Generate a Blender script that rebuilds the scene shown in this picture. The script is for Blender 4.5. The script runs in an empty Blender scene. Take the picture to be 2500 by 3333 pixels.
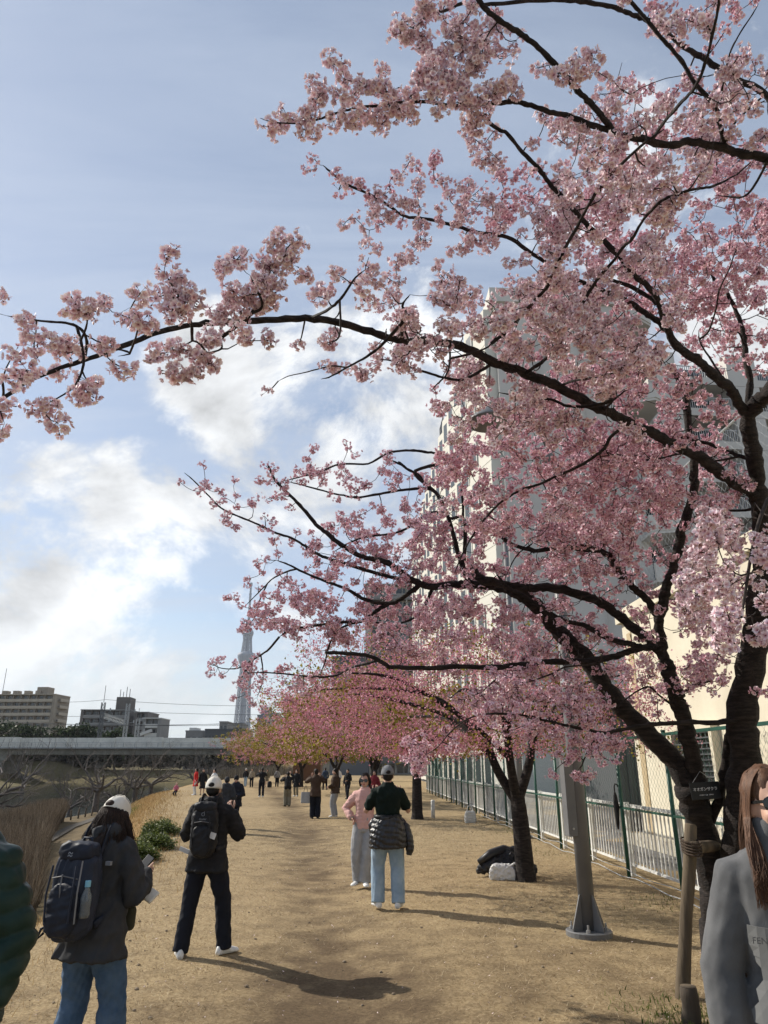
import bpy, bmesh, math, random
import numpy as np
from mathutils import Vector, Matrix, Quaternion
R = math.radians
rnd = random.Random(7)
rng = np.random.default_rng(7)
scene = bpy.context.scene
col = scene.collection

# ------------------------------------------------------------------ camera
CAMZ, TILT, FPX = 1.7, R(19.7), 2311.0
cam_d = bpy.data.cameras.new('camera')
cam = bpy.data.objects.new('camera', cam_d)
col.objects.link(cam)
cam.location = (0, 0, CAMZ)
cam.rotation_euler = (R(90) + TILT, 0, 0)
cam_d.sensor_fit = 'AUTO'
cam_d.sensor_width = 36.0
cam_d.lens = 36.0 * FPX / 3333.0
cam_d.clip_start = 0.05
cam_d.clip_end = 20000
scene.camera = cam

# ------------------------------------------------------------------ light
SUN_AZ, SUN_EL = R(-61), R(36)            # azimuth from +Y towards +X
SUN = Vector((math.sin(SUN_AZ) * math.cos(SUN_EL), math.cos(SUN_AZ) * math.cos(SUN_EL), math.sin(SUN_EL)))
sd = bpy.data.lights.new('sun', 'SUN')
sd.energy = 4.8
sd.angle = R(0.55)
sd.color = (1.0, 0.93, 0.82)
so = bpy.data.objects.new('sun', sd)
col.objects.link(so)
so.rotation_euler = SUN.to_track_quat('Z', 'Y').to_euler()
so.location = (-60, 40, 60)

scene.view_settings.view_transform = 'Standard'
scene.view_settings.look = 'None'
scene.view_settings.gamma = 1.0
scene.view_settings.use_curve_mapping = False
scene.view_settings.exposure = 0.35
scene.cycles.max_bounces = 6
scene.cycles.transparent_max_bounces = 8
scene.cycles.use_denoising = True
try:
    scene.cycles.denoiser = 'OPENIMAGEDENOISE'
except Exception:
    pass


def ray(px, py):
    """Direction of a photo pixel (2500 x 3333) for unit axial depth."""
    u = (px - 1250.0) / FPX
    v = (1666.5 - py) / FPX
    c, s = math.cos(TILT), math.sin(TILT)
    return Vector((u, c - v * s, s + v * c))


def at(px, py, d):
    r = ray(px, py)
    return Vector((r.x * d, r.y * d, CAMZ + r.z * d))


def atY(px, py, Y):
    r = ray(px, py)
    return at(px, py, Y / r.y)


def gpt(px, py, z=0.0):
    r = ray(px, py)
    t = (z - CAMZ) / r.z
    return Vector((r.x * t, r.y * t, z))


# ------------------------------------------------------------------ world: sky and clouds
w = bpy.data.worlds.new('World')
scene.world = w
w.use_nodes = True
wn, wl = w.node_tree.nodes, w.node_tree.links
wn.clear()


def N(nt, typ, **kw):
    n = nt.new(typ)
    for k, v in kw.items():
        if k.startswith('i_'):
            key = k[2:]
            key = int(key) if key.isdigit() else key
            n.inputs[key].default_value = v
        else:
            setattr(n, k, v)
    return n


def math_n(nt, L, op, a, b=None, clamp=False):
    n = nt.new('ShaderNodeMath')
    n.operation = op
    n.use_clamp = clamp
    for i, x in enumerate((a, b)):
        if x is None:
            continue
        if isinstance(x, (int, float)):
            n.inputs[i].default_value = x
        else:
            L.new(x, n.inputs[i])
    return n.outputs[0]


sky = wn.new('ShaderNodeTexSky')
sky.sky_type = 'NISHITA'
sky.sun_disc = False
sky.sun_elevation = SUN_EL
sky.sun_rotation = SUN_AZ
sky.air_density = 1.0
sky.dust_density = 0.4
sky.ozone_density = 1.0
SKY_STRENGTH = 0.10
tc = wn.new('ShaderNodeTexCoord')
sep = wn.new('ShaderNodeSeparateXYZ')
wl.new(tc.outputs['Generated'], sep.inputs[0])
zz = math_n(wn, wl, 'MAXIMUM', sep.outputs[2], 0.0)
zden = math_n(wn, wl, 'ADD', zz, 0.16)
comb = wn.new('ShaderNodeCombineXYZ')
wl.new(math_n(wn, wl, 'DIVIDE', sep.outputs[0], zden), comb.inputs[0])
wl.new(math_n(wn, wl, 'DIVIDE', sep.outputs[1], zden), comb.inputs[1])


dirv = wn.new('ShaderNodeMapping')
dirv.inputs['Scale'].default_value = (1.0, 1.0, 1.3)
wl.new(tc.outputs['Generated'], dirv.inputs[0])


def cloud_noise(scale, detail, rough, off, dist=0.0, src=None):
    mp = wn.new('ShaderNodeMapping')
    mp.inputs['Location'].default_value = off
    wl.new(src or dirv.outputs[0], mp.inputs[0])
    n = N(wn, 'ShaderNodeTexNoise', i_Scale=scale, i_Detail=detail, i_Roughness=rough, i_Distortion=dist)
    wl.new(mp.outputs[0], n.inputs['Vector'])
    return n.outputs[0]


def lobe(px, py, deg):
    """1 at the direction of a photo pixel, falling off over deg degrees: where a cloud floats."""
    d = ray(px, py).normalized()
    v = wn.new('ShaderNodeVectorMath')
    v.operation = 'DOT_PRODUCT'
    nrm = wn.new('ShaderNodeVectorMath')
    nrm.operation = 'NORMALIZE'
    wl.new(tc.outputs['Generated'], nrm.inputs[0])
    wl.new(nrm.outputs[0], v.inputs[0])
    v.inputs[1].default_value = d
    mr = wn.new('ShaderNodeMapRange')
    mr.interpolation_type = 'SMOOTHSTEP'
    mr.inputs['From Min'].default_value = math.cos(R(deg))
    mr.inputs['From Max'].default_value = 1.0
    wl.new(v.outputs['Value'], mr.inputs['Value'])
    return mr.outputs[0]


n1 = cloud_noise(3.4, 14, 0.64, (3.1, 1.7, 0.4), 0.3)
n1b = cloud_noise(3.4, 5, 0.55, (3.1 + 0.035, 1.7 - 0.02, 0.4 - .05), 0.3)     # the same clouds looked at nearer the sun
fine = cloud_noise(11.0, 9, 0.62, (0.3, 5.0, 0.0))
cover = None
for (px, py, deg, amt) in ((1130, 1330, 17, .29), (820, 1120, 11, .14), (150, 1640, 8, .11), (480, 1690, 6, .13), (800, 350, 16, -.12), (250, 500, 18, -.10),
                           (200, 2190, 10, .15), (680, 2150, 11, .16), (150, 1900, 7, -.05), (970, 690, 2.6, .15), (2300, 900, 22, .14),
                           (700, 1050, 9, .07), (-700, 2100, 22, .22), (3400, 1900, 30, .25)):
    t = math_n(wn, wl, 'MULTIPLY', lobe(px, py, deg), amt)
    cover = t if cover is None else math_n(wn, wl, 'ADD', cover, t)
cover = math_n(wn, wl, 'MINIMUM', cover, 0.26)
base = math_n(wn, wl, 'ADD', math_n(wn, wl, 'MULTIPLY', n1, 1.25), math_n(wn, wl, 'MULTIPLY', fine, 0.42))
base = math_n(wn, wl, 'SUBTRACT', base, 0.335)
dens = math_n(wn, wl, 'ADD', base, cover)
mr = wn.new('ShaderNodeMapRange')
mr.interpolation_type = 'SMOOTHSTEP'
mr.inputs['From Min'].default_value = 0.59
mr.inputs['From Max'].default_value = 0.79
wl.new(dens, mr.inputs['Value'])
alpha = mr.outputs[0]
# thin streaked cirrus over the blue
mpc = wn.new('ShaderNodeMapping')
mpc.inputs['Rotation'].default_value = (0, 0, R(35))
mpc.inputs['Scale'].default_value = (0.5, 2.2, 1)
wl.new(comb.outputs[0], mpc.inputs[0])
cir = cloud_noise(1.2, 8, 0.6, (7.0, 2.0, 0.0), 0.8, mpc.outputs[0])
mrc = wn.new('ShaderNodeMapRange')
mrc.inputs['From Min'].default_value = 0.30
mrc.inputs['From Max'].default_value = 0.74
mrc.inputs['To Min'].default_value = 0.18
mrc.inputs['To Max'].default_value = 0.85
wl.new(cir, mrc.inputs['Value'])
# shading of the clouds: thicker means greyer, sunward edges whiter
shade = math_n(wn, wl, 'SUBTRACT', n1, n1b)
shade = math_n(wn, wl, 'MULTIPLY', shade, 2.2)
thick = wn.new('ShaderNodeMapRange')
thick.inputs['From Min'].default_value = 0.66
thick.inputs['From Max'].default_value = 0.98
thick.inputs['To Min'].default_value = .84
thick.inputs['To Max'].default_value = 0.71
wl.new(dens, thick.inputs['Value'])
cb = math_n(wn, wl, 'ADD', thick.outputs[0], shade)
cb = math_n(wn, wl, 'MINIMUM', math_n(wn, wl, 'MAXIMUM', cb, 0.5), .98)
ccol = wn.new('ShaderNodeVectorMath')
ccol.operation = 'SCALE'
ccol.inputs[0].default_value = (0.86, 0.88, 0.90)
wl.new(cb, ccol.inputs['Scale'])
skys = wn.new('ShaderNodeVectorMath')
skys.operation = 'SCALE'
wl.new(sky.outputs[0], skys.inputs[0])
skys.inputs['Scale'].default_value = SKY_STRENGTH
cirmix = wn.new('ShaderNodeMix')
cirmix.data_type = 'RGBA'
wl.new(mrc.outputs[0], cirmix.inputs[0])
wl.new(skys.outputs[0], cirmix.inputs[6])
cirmix.inputs[7].default_value = (0.46, 0.525, 0.635, 1)
mix = wn.new('ShaderNodeMix')
mix.data_type = 'RGBA'
wl.new(alpha, mix.inputs[0])
wl.new(cirmix.outputs[2], mix.inputs[6])
wl.new(ccol.outputs[0], mix.inputs[7])
# milky band near the horizon
hz = wn.new('ShaderNodeMapRange')
hz.interpolation_type = 'SMOOTHSTEP'
hz.inputs['From Min'].default_value = 0.0
hz.inputs['From Max'].default_value = 0.22
hz.inputs['To Min'].default_value = 0.75
hz.inputs['To Max'].default_value = 0.0
wl.new(zz, hz.inputs['Value'])
mix2 = wn.new('ShaderNodeMix')
mix2.data_type = 'RGBA'
wl.new(hz.outputs[0], mix2.inputs[0])
wl.new(mix.outputs[2], mix2.inputs[6])
mix2.inputs[7].default_value = (0.56, 0.62, 0.65, 1)
bg = wn.new('ShaderNodeBackground')
wl.new(mix2.outputs[2], bg.inputs[0])
bg.inputs[1].default_value = 1.0
wo = wn.new('ShaderNodeOutputWorld')
wl.new(bg.outputs[0], wo.inputs[0])

# ------------------------------------------------------------------ helpers


class MB:
    """Collects boxes, bars, tubes, lofts; build() makes ONE mesh object of them."""

    def __init__(self):
        self.v, self.f = [], []

    def add(self, vs, fs):
        o = len(self.v)
        self.v += [tuple(x) for x in vs]
        self.f += [tuple(i + o for i in f) for f in fs]
        return self

    def box(self, lo, hi, M=None):
        (a, b, c), (d, e, g) = lo, hi
        vs = [Vector(p) for p in ((a, b, c), (d, b, c), (d, e, c), (a, e, c), (a, b, g), (d, b, g), (d, e, g), (a, e, g))]
        if M is not None:
            vs = [M @ p for p in vs]
        return self.add(vs, [(3, 2, 1, 0), (4, 5, 6, 7), (0, 1, 5, 4), (1, 2, 6, 5), (2, 3, 7, 6), (3, 0, 4, 7)])

    def bar(self, p, q, wx, wy=None, up=(0, 0, 1)):
        """rectangular bar from p to q"""
        p, q = Vector(p), Vector(q)
        d = (q - p).normalized()
        u = Vector(up)
        if abs(d.dot(u)) > .98:
            u = Vector((0, 1, 0))
        s = d.cross(u).normalized()
        t = s.cross(d)
        wy = wx if wy is None else wy
        vs = []
        for c in (p, q):
            for (a, b) in ((-1, -1), (1, -1), (1, 1), (-1, 1)):
                vs.append(c + s * (a * wx / 2) + t * (b * wy / 2))
        return self.add(vs, [(3, 2, 1, 0), (4, 5, 6, 7), (0, 1, 5, 4), (1, 2, 6, 5), (2, 3, 7, 6), (3, 0, 4, 7)])

    def tube(self, pts, rad, n=8, cap=True, squash=None):
        V, F = tube_np(pts, rad, n, cap, squash)
        return self.add(V, F)

    def ring_loft(self, rings, cap=True):
        """rings: list of lists of points, equal length, closed"""
        n = len(rings[0])
        vs = [p for r in rings for p in r]
        fs = []
        for i in range(len(rings) - 1):
            for j in range(n):
                a, b = i * n + j, i * n + (j + 1) % n
                fs.append((a, b, b + n, a + n))
        if cap:
            fs.append(tuple(reversed(range(n))))
            fs.append(tuple(range((len(rings) - 1) * n, len(rings) * n)))
        return self.add(vs, fs)

    def ell(self, c, r, M=None, nu=16, nv=10):
        rings = []
        c = Vector(c)
        for i in range(nv + 1):
            a = -math.pi / 2 + math.pi * min(max(i, .25), nv - .25) / nv
            row = []
            for j in range(nu):
                b = 2 * math.pi * j / nu
                p = Vector((r[0] * math.cos(a) * math.cos(b), r[1] * math.cos(a) * math.sin(b), r[2] * math.sin(a)))
                if M is not None:
                    p = M @ p
                row.append(c + p)
            rings.append(row)
        return self.ring_loft(rings)

    def lathe(self, prof, c=(0, 0, 0), n=16):
        c = Vector(c)
        return self.ring_loft([[c + Vector((r * math.cos(2 * math.pi * j / n), r * math.sin(2 * math.pi * j / n), z)) for j in range(n)] for (r, z) in prof])

    def prism(self, poly, z0, z1):
        n = len(poly)
        vs = [(x, y, z0) for x, y in poly] + [(x, y, z1) for x, y in poly]
        fs = [tuple(reversed(range(n))), tuple(range(n, 2 * n))]
        fs += [(i, (i + 1) % n, (i + 1) % n + n, i + n) for i in range(n)]
        return self.add(vs, fs)

    def mesh(self, name, smooth=False):
        me = bpy.data.meshes.new(name)
        me.from_pydata(self.v, [], self.f)
        if smooth:
            me.polygons.foreach_set('use_smooth', [True] * len(me.polygons))
        me.update()
        return me

    def build(self, name, m, parent=None, smooth=False, bevel=0.0):
        o = obj(name, self.mesh(name, smooth), m, parent)
        if bevel:
            b = o.modifiers.new('bevel', 'BEVEL')
            b.width = bevel
            b.segments = 2
            b.limit_method = 'ANGLE'
        return o


def tube_np(pts, rad, n=8, cap=True, squash=None):
    P = np.array([tuple(p) for p in pts], dtype=float)
    m = len(P)
    rad = np.broadcast_to(np.array(rad, dtype=float), (m,))
    T = np.empty_like(P)
    T[1:-1] = P[2:] - P[:-2]
    T[0] = P[1] - P[0]
    T[-1] = P[-1] - P[-2]
    T /= np.maximum(np.linalg.norm(T, axis=1, keepdims=True), 1e-9)
    ref = np.array((0, 0, 1.)) if abs(T[0][2]) < .9 else np.array((1., 0, 0))
    S = np.empty_like(P)
    s = np.cross(T[0], ref)
    s /= np.linalg.norm(s)
    for i in range(m):
        s = s - T[i] * s.dot(T[i])
        s /= max(np.linalg.norm(s), 1e-9)
        S[i] = s
    B = np.cross(T, S)
    a = np.arange(n) * 2 * math.pi / n
    ca, sa = np.cos(a), np.sin(a)
    k = 1.0 if squash is None else squash
    V = P[:, None, :] + rad[:, None, None] * (ca[None, :, None] * S[:, None, :] + k * sa[None, :, None] * B[:, None, :])
    V = V.reshape(-1, 3)
    F = []
    for i in range(m - 1):
        for j in range(n):
            a_, b_ = i * n + j, i * n + (j + 1) % n
            F.append((a_, b_, b_ + n, a_ + n))
    if cap:
        F.append(tuple(reversed(range(n))))
        F.append(tuple(range((m - 1) * n, m * n)))
    return V, F


def np_mesh(name, V, Q, attrs=None, smooth=False):
    """quads/tris from numpy arrays; Q is one (M,k) array or a list of them"""
    Qs = Q if isinstance(Q, list) else [Q]
    me = bpy.data.meshes.new(name)
    V = np.asarray(V, dtype=np.float32)
    me.vertices.add(len(V))
    me.vertices.foreach_set('co', V.ravel())
    tot = np.concatenate([np.full(len(q), q.shape[1], dtype=np.int32) for q in Qs])
    idx = np.concatenate([q.ravel() for q in Qs]).astype(np.int32)
    me.loops.add(len(idx))
    me.loops.foreach_set('vertex_index', idx)
    me.polygons.add(len(tot))
    st = np.zeros(len(tot), dtype=np.int32)
    st[1:] = np.cumsum(tot)[:-1]
    me.polygons.foreach_set('loop_start', st)
    me.polygons.foreach_set('loop_total', tot)
    if smooth:
        me.polygons.foreach_set('use_smooth', np.ones(len(tot), dtype=bool))
    for k, a in (attrs or {}).items():
        at_ = me.attributes.new(k, 'FLOAT', 'POINT')
        at_.data.foreach_set('value', np.asarray(a, dtype=np.float32))
    me.update(calc_edges=True)
    return me


def obj(name, me, m=None, parent=None):
    o = bpy.data.objects.new(name, me)
    col.objects.link(o)
    if m is not None and me is not None and len(me.materials) == 0:
        me.materials.append(m)
    if parent is not None:
        o.parent = parent
    return o


def tag(o, label=None, cat=None, group=None, kind=None):
    if label:
        o['label'] = label
    if cat:
        o['category'] = cat
    if group:
        o['group'] = group
    if kind:
        o['kind'] = kind
    return o


def empty(name, loc=(0, 0, 0), rz=0.0, label=None, cat=None, group=None):
    o = bpy.data.objects.new(name, None)
    o.empty_display_size = 0.2
    col.objects.link(o)
    o.location = loc
    o.rotation_euler = (0, 0, rz)
    return tag(o, label, cat, group)


def world_parent(o, root):
    """o was modelled in world space; hang it under root without moving it"""
    o.parent = root
    M = Matrix.Translation(root.location) @ root.rotation_euler.to_matrix().to_4x4()
    o.matrix_parent_inverse = M.inverted()
    return o


def kids(o):
    return [c for c in bpy.data.objects if c.parent == o]


def copy_tree(o, parent=None, table=None):
    c = o.copy()
    col.objects.link(c)
    if parent is not None:
        c.parent = parent
    for ch in table[o.name] if table else kids(o):
        copy_tree(ch, c, table)
    return c


# ------------------------------------------------------------------ materials
MATS = {}


def mat(name, c, rough=0.8, c2=None, scale=8.0, bump=0.0, bscale=60.0, metal=0.0, spec=0.3, detail=6, stretch=(1, 1, 1), lo=.35, hi=.65, sheen=0.0, bdist=0.01):
    if name in MATS:
        return MATS[name]
    m = bpy.data.materials.new(name)
    m.use_nodes = True
    nt, L = m.node_tree.nodes, m.node_tree.links
    p = nt['Principled BSDF']
    p.inputs['Roughness'].default_value = rough
    p.inputs['Metallic'].default_value = metal
    p.inputs['Specular IOR Level'].default_value = spec
    if sheen:
        p.inputs['Sheen Weight'].default_value = sheen
    p.inputs['Base Color'].default_value = (*c, 1)
    if c2 is not None or bump:
        tcn = nt.new('ShaderNodeTexCoord')
        mp = nt.new('ShaderNodeMapping')
        mp.inputs['Scale'].default_value = stretch
        L.new(tcn.outputs['Object'], mp.inputs[0])
    if c2 is not None:
        n = N(nt, 'ShaderNodeTexNoise', i_Scale=scale, i_Detail=detail, i_Roughness=0.6)
        L.new(mp.outputs[0], n.inputs['Vector'])
        cr = nt.new('ShaderNodeValToRGB')
        cr.color_ramp.elements[0].position = lo
        cr.color_ramp.elements[1].position = hi
        cr.color_ramp.elements[0].color = (*c, 1)
        cr.color_ramp.elements[1].color = (*c2, 1)
        L.new(n.outputs[0], cr.inputs[0])
        L.new(cr.outputs[0], p.inputs['Base Color'])
    if bump:
        n2 = N(nt, 'ShaderNodeTexNoise', i_Scale=bscale, i_Detail=5, i_Roughness=0.65)
        L.new(mp.outputs[0], n2.inputs['Vector'])
        b = N(nt, 'ShaderNodeBump', i_Strength=bump, i_Distance=bdist)
        L.new(n2.outputs[0], b.inputs['Height'])
        L.new(b.outputs[0], p.inputs['Normal'])
    MATS[name] = m
    return m


def attr_mat(name, attr, stops, rough=0.7, transl=0.0, attr2=None, hue=0.0, spec=0.2):
    """colour from a mesh attribute through a ramp (petal centre to tip), a second attribute varies each piece"""
    m = bpy.data.materials.new(name)
    m.use_nodes = True
    nt, L = m.node_tree.nodes, m.node_tree.links
    p = nt['Principled BSDF']
    p.inputs['Roughness'].default_value = rough
    p.inputs['Specular IOR Level'].default_value = spec
    a = nt.new('ShaderNodeAttribute')
    a.attribute_name = attr
    cr = nt.new('ShaderNodeValToRGB')
    els = cr.color_ramp.elements
    while len(els) < len(stops):
        els.new(0.5)
    for e, (pos, c) in zip(els, stops):
        e.position = pos
        e.color = (*c, 1)
    L.new(a.outputs['Fac'], cr.inputs[0])
    out = cr.outputs[0]
    if attr2:
        a2 = nt.new('ShaderNodeAttribute')
        a2.attribute_name = attr2[0]
        mx = nt.new('ShaderNodeMix')
        mx.data_type = 'RGBA'
        mx.blend_type = attr2[2] if len(attr2) > 2 else 'MULTIPLY'
        L.new(a2.outputs['Fac'], mx.inputs[0])
        L.new(out, mx.inputs[6])
        mx.inputs[7].default_value = (*attr2[1], 1)
        out = mx.outputs[2]
    L.new(out, p.inputs['Base Color'])
    if transl:
        t = nt.new('ShaderNodeBsdfTranslucent')
        L.new(out, t.inputs[0])
        ms = nt.new('ShaderNodeMixShader')
        ms.inputs[0].default_value = transl
        L.new(p.outputs[0], ms.inputs[1])
        L.new(t.outputs[0], ms.inputs[2])
        L.new(ms.outputs[0], nt['Material Output'].inputs['Surface'])
    return m


def text_mesh(s, size, depth=0.002, align='CENTER'):
    c = bpy.data.curves.new('lettering', 'FONT')
    c.body = s
    c.size = size
    c.extrude = depth
    c.align_x = align
    c.align_y = 'CENTER'
    o = bpy.data.objects.new('lettering', c)
    col.objects.link(o)
    dg = bpy.context.evaluated_depsgraph_get()
    me = bpy.data.meshes.new_from_object(o.evaluated_get(dg))
    bpy.data.objects.remove(o)
    return me


def sstep(a, b, x):
    t = np.clip((x - a) / (b - a), 0, 1)
    return t * t * (3 - 2 * t)
# ================================================================== GROUND
def edge_x(y):
    """x of the levee's crest on its river side"""
    y = np.asarray(y, dtype=float)
    return np.interp(y, [-30, 0, 8.4, 15, 22, 29, 50, 80, 120, 200, 400], [-3.3, -3.4, -3.7, -4.5, -6.2, -8.6, -14.2, -19.5, -23, -26, -30])


def bank_x(y):
    return np.interp(np.asarray(y, dtype=float), [-30, 40, 62, 107, 200, 400], [-21.0, -22.3, -24.0, -28.0, -31, -36])


TERR = -1.8
WATER = -2.45


def wob(x, y, f, s):
    r = np.random.default_rng(s)
    o = np.zeros(np.broadcast(x, y).shape)
    for k in range(7):
        a = r.uniform(0, 6.28)
        fr = f * r.uniform(.5, 1.9)
        o += np.sin((x * math.cos(a) + y * math.sin(a)) * fr + r.uniform(0, 6.28))
    return o / 7


def ground_z(x, y):
    x = np.asarray(x, dtype=float)
    y = np.asarray(y, dtype=float)
    s = edge_x(y) - x
    wdt = np.interp(y, [0, 8, 16, 28, 60], [1.9, 2.0, 2.6, 4.2, 6.0])
    z = TERR * sstep(0, 1, s / wdt)
    d = bank_x(y) - x
    z = z + (-3.4 - TERR) * sstep(-.6, 2.2, d)
    fb = np.interp(y, [-30, 60, 200, 400], [38, 40, 60, 60])
    z = z + 2.4 * sstep(fb - 4, fb + 2, d) + 1.0 * sstep(fb + 6, fb + 16, d)
    z = z + 4.0 * sstep(196, 216, y)
    z = z + .035 * wob(x, y, .9, 3) + .012 * wob(x, y, 3.5, 4)
    trail = -0.40 - .0965 * (y - 6) - .0012 * (y - 6) ** 2
    z = z - .07 * np.exp(-((x - trail) / .7) ** 2) * (y > -30)
    return z


def gz(x, y):
    return float(ground_z(np.array([x]), np.array([y]))[0])


def axis(lo, hi, fine_lo, fine_hi, step, grow=1.16):
    a = list(np.arange(fine_lo, fine_hi, step))
    s, v = step, fine_lo
    left = []
    while v > lo:
        s *= grow
        v -= s
        left.append(v)
    s, v = step, a[-1]
    right = []
    while v < hi:
        s *= grow
        v += s
        right.append(v)
    return np.array(left[::-1] + a + right)


gx = axis(-3000, 3000, -26, 6, .16, 1.13)
gy = axis(-60, 3800, 3, 34, .16, 1.10)
GX, GY = np.meshgrid(gx, gy)
GZ = ground_z(GX, GY)
nx, ny = len(gx), len(gy)
V = np.stack([GX.ravel(), GY.ravel(), GZ.ravel()], 1)
ii = (np.arange(ny - 1)[:, None] * nx + np.arange(nx - 1)[None, :]).ravel()
Q = np.stack([ii, ii + 1, ii + nx + 1, ii + nx], 1)
# attributes: how worn, how green, how low (soil of the reed bed)
trail = -0.40 - .0965 * (GY - 6) - .0012 * (GY - 6) ** 2
s_ = edge_x(GY) - GX
worn = np.clip(.62 * np.exp(-((GX - trail) / .75) ** 2) * 1.2 + .45 * wob(GX, GY, .55, 9) + .08, 0, 1)
green = np.clip(np.exp(-((s_ - 2.0) / .7) ** 2) * .9 * (GY > 4) + .5 * sstep(60, 75, GY) * (s_ > 5) + sstep(.25, .6, wob(GX, GY, .8, 21)) * .10 * (GX > -1), 0, 1)
low = sstep(1.3, 2.4, s_)
slope = sstep(.1, .8, s_) * (1 - sstep(1.6, 2.4, s_))
me = np_mesh('ground', V, Q, {'worn': worn.ravel(), 'green': green.ravel(), 'low': low.ravel(), 'slope': slope.ravel()}, smooth=True)


def ground_material():
    m = bpy.data.materials.new('dry_grass_ground')
    m.use_nodes = True
    nt, L = m.node_tree.nodes, m.node_tree.links
    p = nt['Principled BSDF']
    p.inputs['Roughness'].default_value = 0.95
    p.inputs['Specular IOR Level'].default_value = 0.1
    tcn = nt.new('ShaderNodeTexCoord')

    def noise(scale, detail=6, rough=.6, sc=(1, 1, 1)):
        mp = nt.new('ShaderNodeMapping')
        mp.inputs['Scale'].default_value = sc
        L.new(tcn.outputs['Object'], mp.inputs[0])
        n = N(nt, 'ShaderNodeTexNoise', i_Scale=scale, i_Detail=detail, i_Roughness=rough)
        L.new(mp.outputs[0], n.inputs['Vector'])
        return n.outputs[0]

    def ramp(f, *st):
        cr = nt.new('ShaderNodeValToRGB')
        while len(cr.color_ramp.elements) < len(st):
            cr.color_ramp.elements.new(.5)
        for e, (pos, c) in zip(cr.color_ramp.elements, st):
            e.position = pos
            e.color = (*c, 1)
        L.new(f, cr.inputs[0])
        return cr.outputs[0]

    def mixc(f, a, b):
        mx = nt.new('ShaderNodeMix')
        mx.data_type = 'RGBA'
        L.new(f, mx.inputs[0])
        for s, x in ((6, a), (7, b)):
            if isinstance(x, tuple):
                mx.inputs[s].default_value = (*x, 1)
            else:
                L.new(x, mx.inputs[s])
        return mx.outputs[2]

    def attr(k):
        a = nt.new('ShaderNodeAttribute')
        a.attribute_name = k
        return a.outputs['Fac']

    fibre = noise(34, 8, .7)
    mid = noise(2.2, 8, .65)
    big = noise(.35, 4)
    straw = ramp(fibre, (.30, (.16, .11, .057)), (.5, (.335, .252, .142)), (.72, (.50, .395, .245)))
    soil = ramp(fibre, (.3, (.062, .043, .026)), (.7, (.150, .106, .064)))
    wf = math_n(nt, L, 'ADD', attr('worn'), math_n(nt, L, 'MULTIPLY', math_n(nt, L, 'SUBTRACT', mid, .5), 2.6), True)
    c = mixc(wf, straw, soil)
    orange = ramp(fibre, (.3, (.20, .12, .05)), (.7, (.42, .27, .12)))
    c = mixc(attr('slope'), c, orange)
    gcol = ramp(fibre, (.3, (.045, .06, .015)), (.7, (.13, .15, .045)))
    gf = math_n(nt, L, 'MULTIPLY', attr('green'), ramp(noise(5.0, 5), (.35, (0, 0, 0)), (.6, (1, 1, 1))))
    lowc = ramp(noise(1.2, 5), (.3, (.075, .055, .032)), (.7, (.15, .115, .065)))
    c = mixc(attr('low'), c, lowc)
    c = mixc(gf, c, gcol)
    c = mixc(math_n(nt, L, 'MULTIPLY', big, .22), c, (.22, .165, .095))
    L.new(c, p.inputs['Base Color'])
    h = math_n(nt, L, 'ADD', math_n(nt, L, 'MULTIPLY', fibre, .5), mid)
    b = N(nt, 'ShaderNodeBump', i_Strength=.7, i_Distance=.03)
    L.new(h, b.inputs['Height'])
    L.new(b.outputs[0], p.inputs['Normal'])
    return m


ground = tag(obj('ground', me, ground_material()), kind='structure')

# water of the river
wm = bpy.data.materials.new('river_water')
wm.use_nodes = True
nt, L = wm.node_tree.nodes, wm.node_tree.links
p = nt['Principled BSDF']
p.inputs['Base Color'].default_value = (.012, .016, .013, 1)
p.inputs['Roughness'].default_value = .08
p.inputs['Specular IOR Level'].default_value = .5
nn = N(nt, 'ShaderNodeTexNoise', i_Scale=1.6, i_Detail=5)
tcn = nt.new('ShaderNodeTexCoord')
mp = nt.new('ShaderNodeMapping')
mp.inputs['Scale'].default_value = (1, .35, 1)
L.new(tcn.outputs['Object'], mp.inputs[0])
L.new(mp.outputs[0], nn.inputs['Vector'])
bb = N(nt, 'ShaderNodeBump', i_Strength=.25, i_Distance=.05)
L.new(nn.outputs[0], bb.inputs['Height'])
L.new(bb.outputs[0], p.inputs['Normal'])
ys = list(range(-40, 420, 10))
vs, fs = [], []
for y in ys:
    b = float(bank_x(y))
    vs += [(b + 1, y, WATER), (b - 66, y, WATER)]
for i in range(len(ys) - 1):
    fs.append((2 * i, 2 * i + 1, 2 * i + 3, 2 * i + 2))
me = bpy.data.meshes.new('river')
me.from_pydata(vs, [], [f[::-1] for f in fs])
tag(obj('river', me, wm), kind='structure')

# footpath of the lower terrace
pts = [(-16.5, 38), (-19.0, 47), (-20.6, 58), (-21.8, 72), (-23.5, 95)]
vs, fs = [], []
for i, (x, y) in enumerate(pts):
    for sx in (-.32, .32):
        vs.append((x + sx, y, gz(x, y) + .06))
for i in range(len(pts) - 1):
    fs.append((2 * i, 2 * i + 1, 2 * i + 3, 2 * i + 2))
me = bpy.data.meshes.new('footpath')
me.from_pydata(vs, [], fs)
tag(obj('footpath', me, mat('grey_path', (.075, .064, .05), .9, (.055, .047, .037), 3)), kind='structure')


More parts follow.
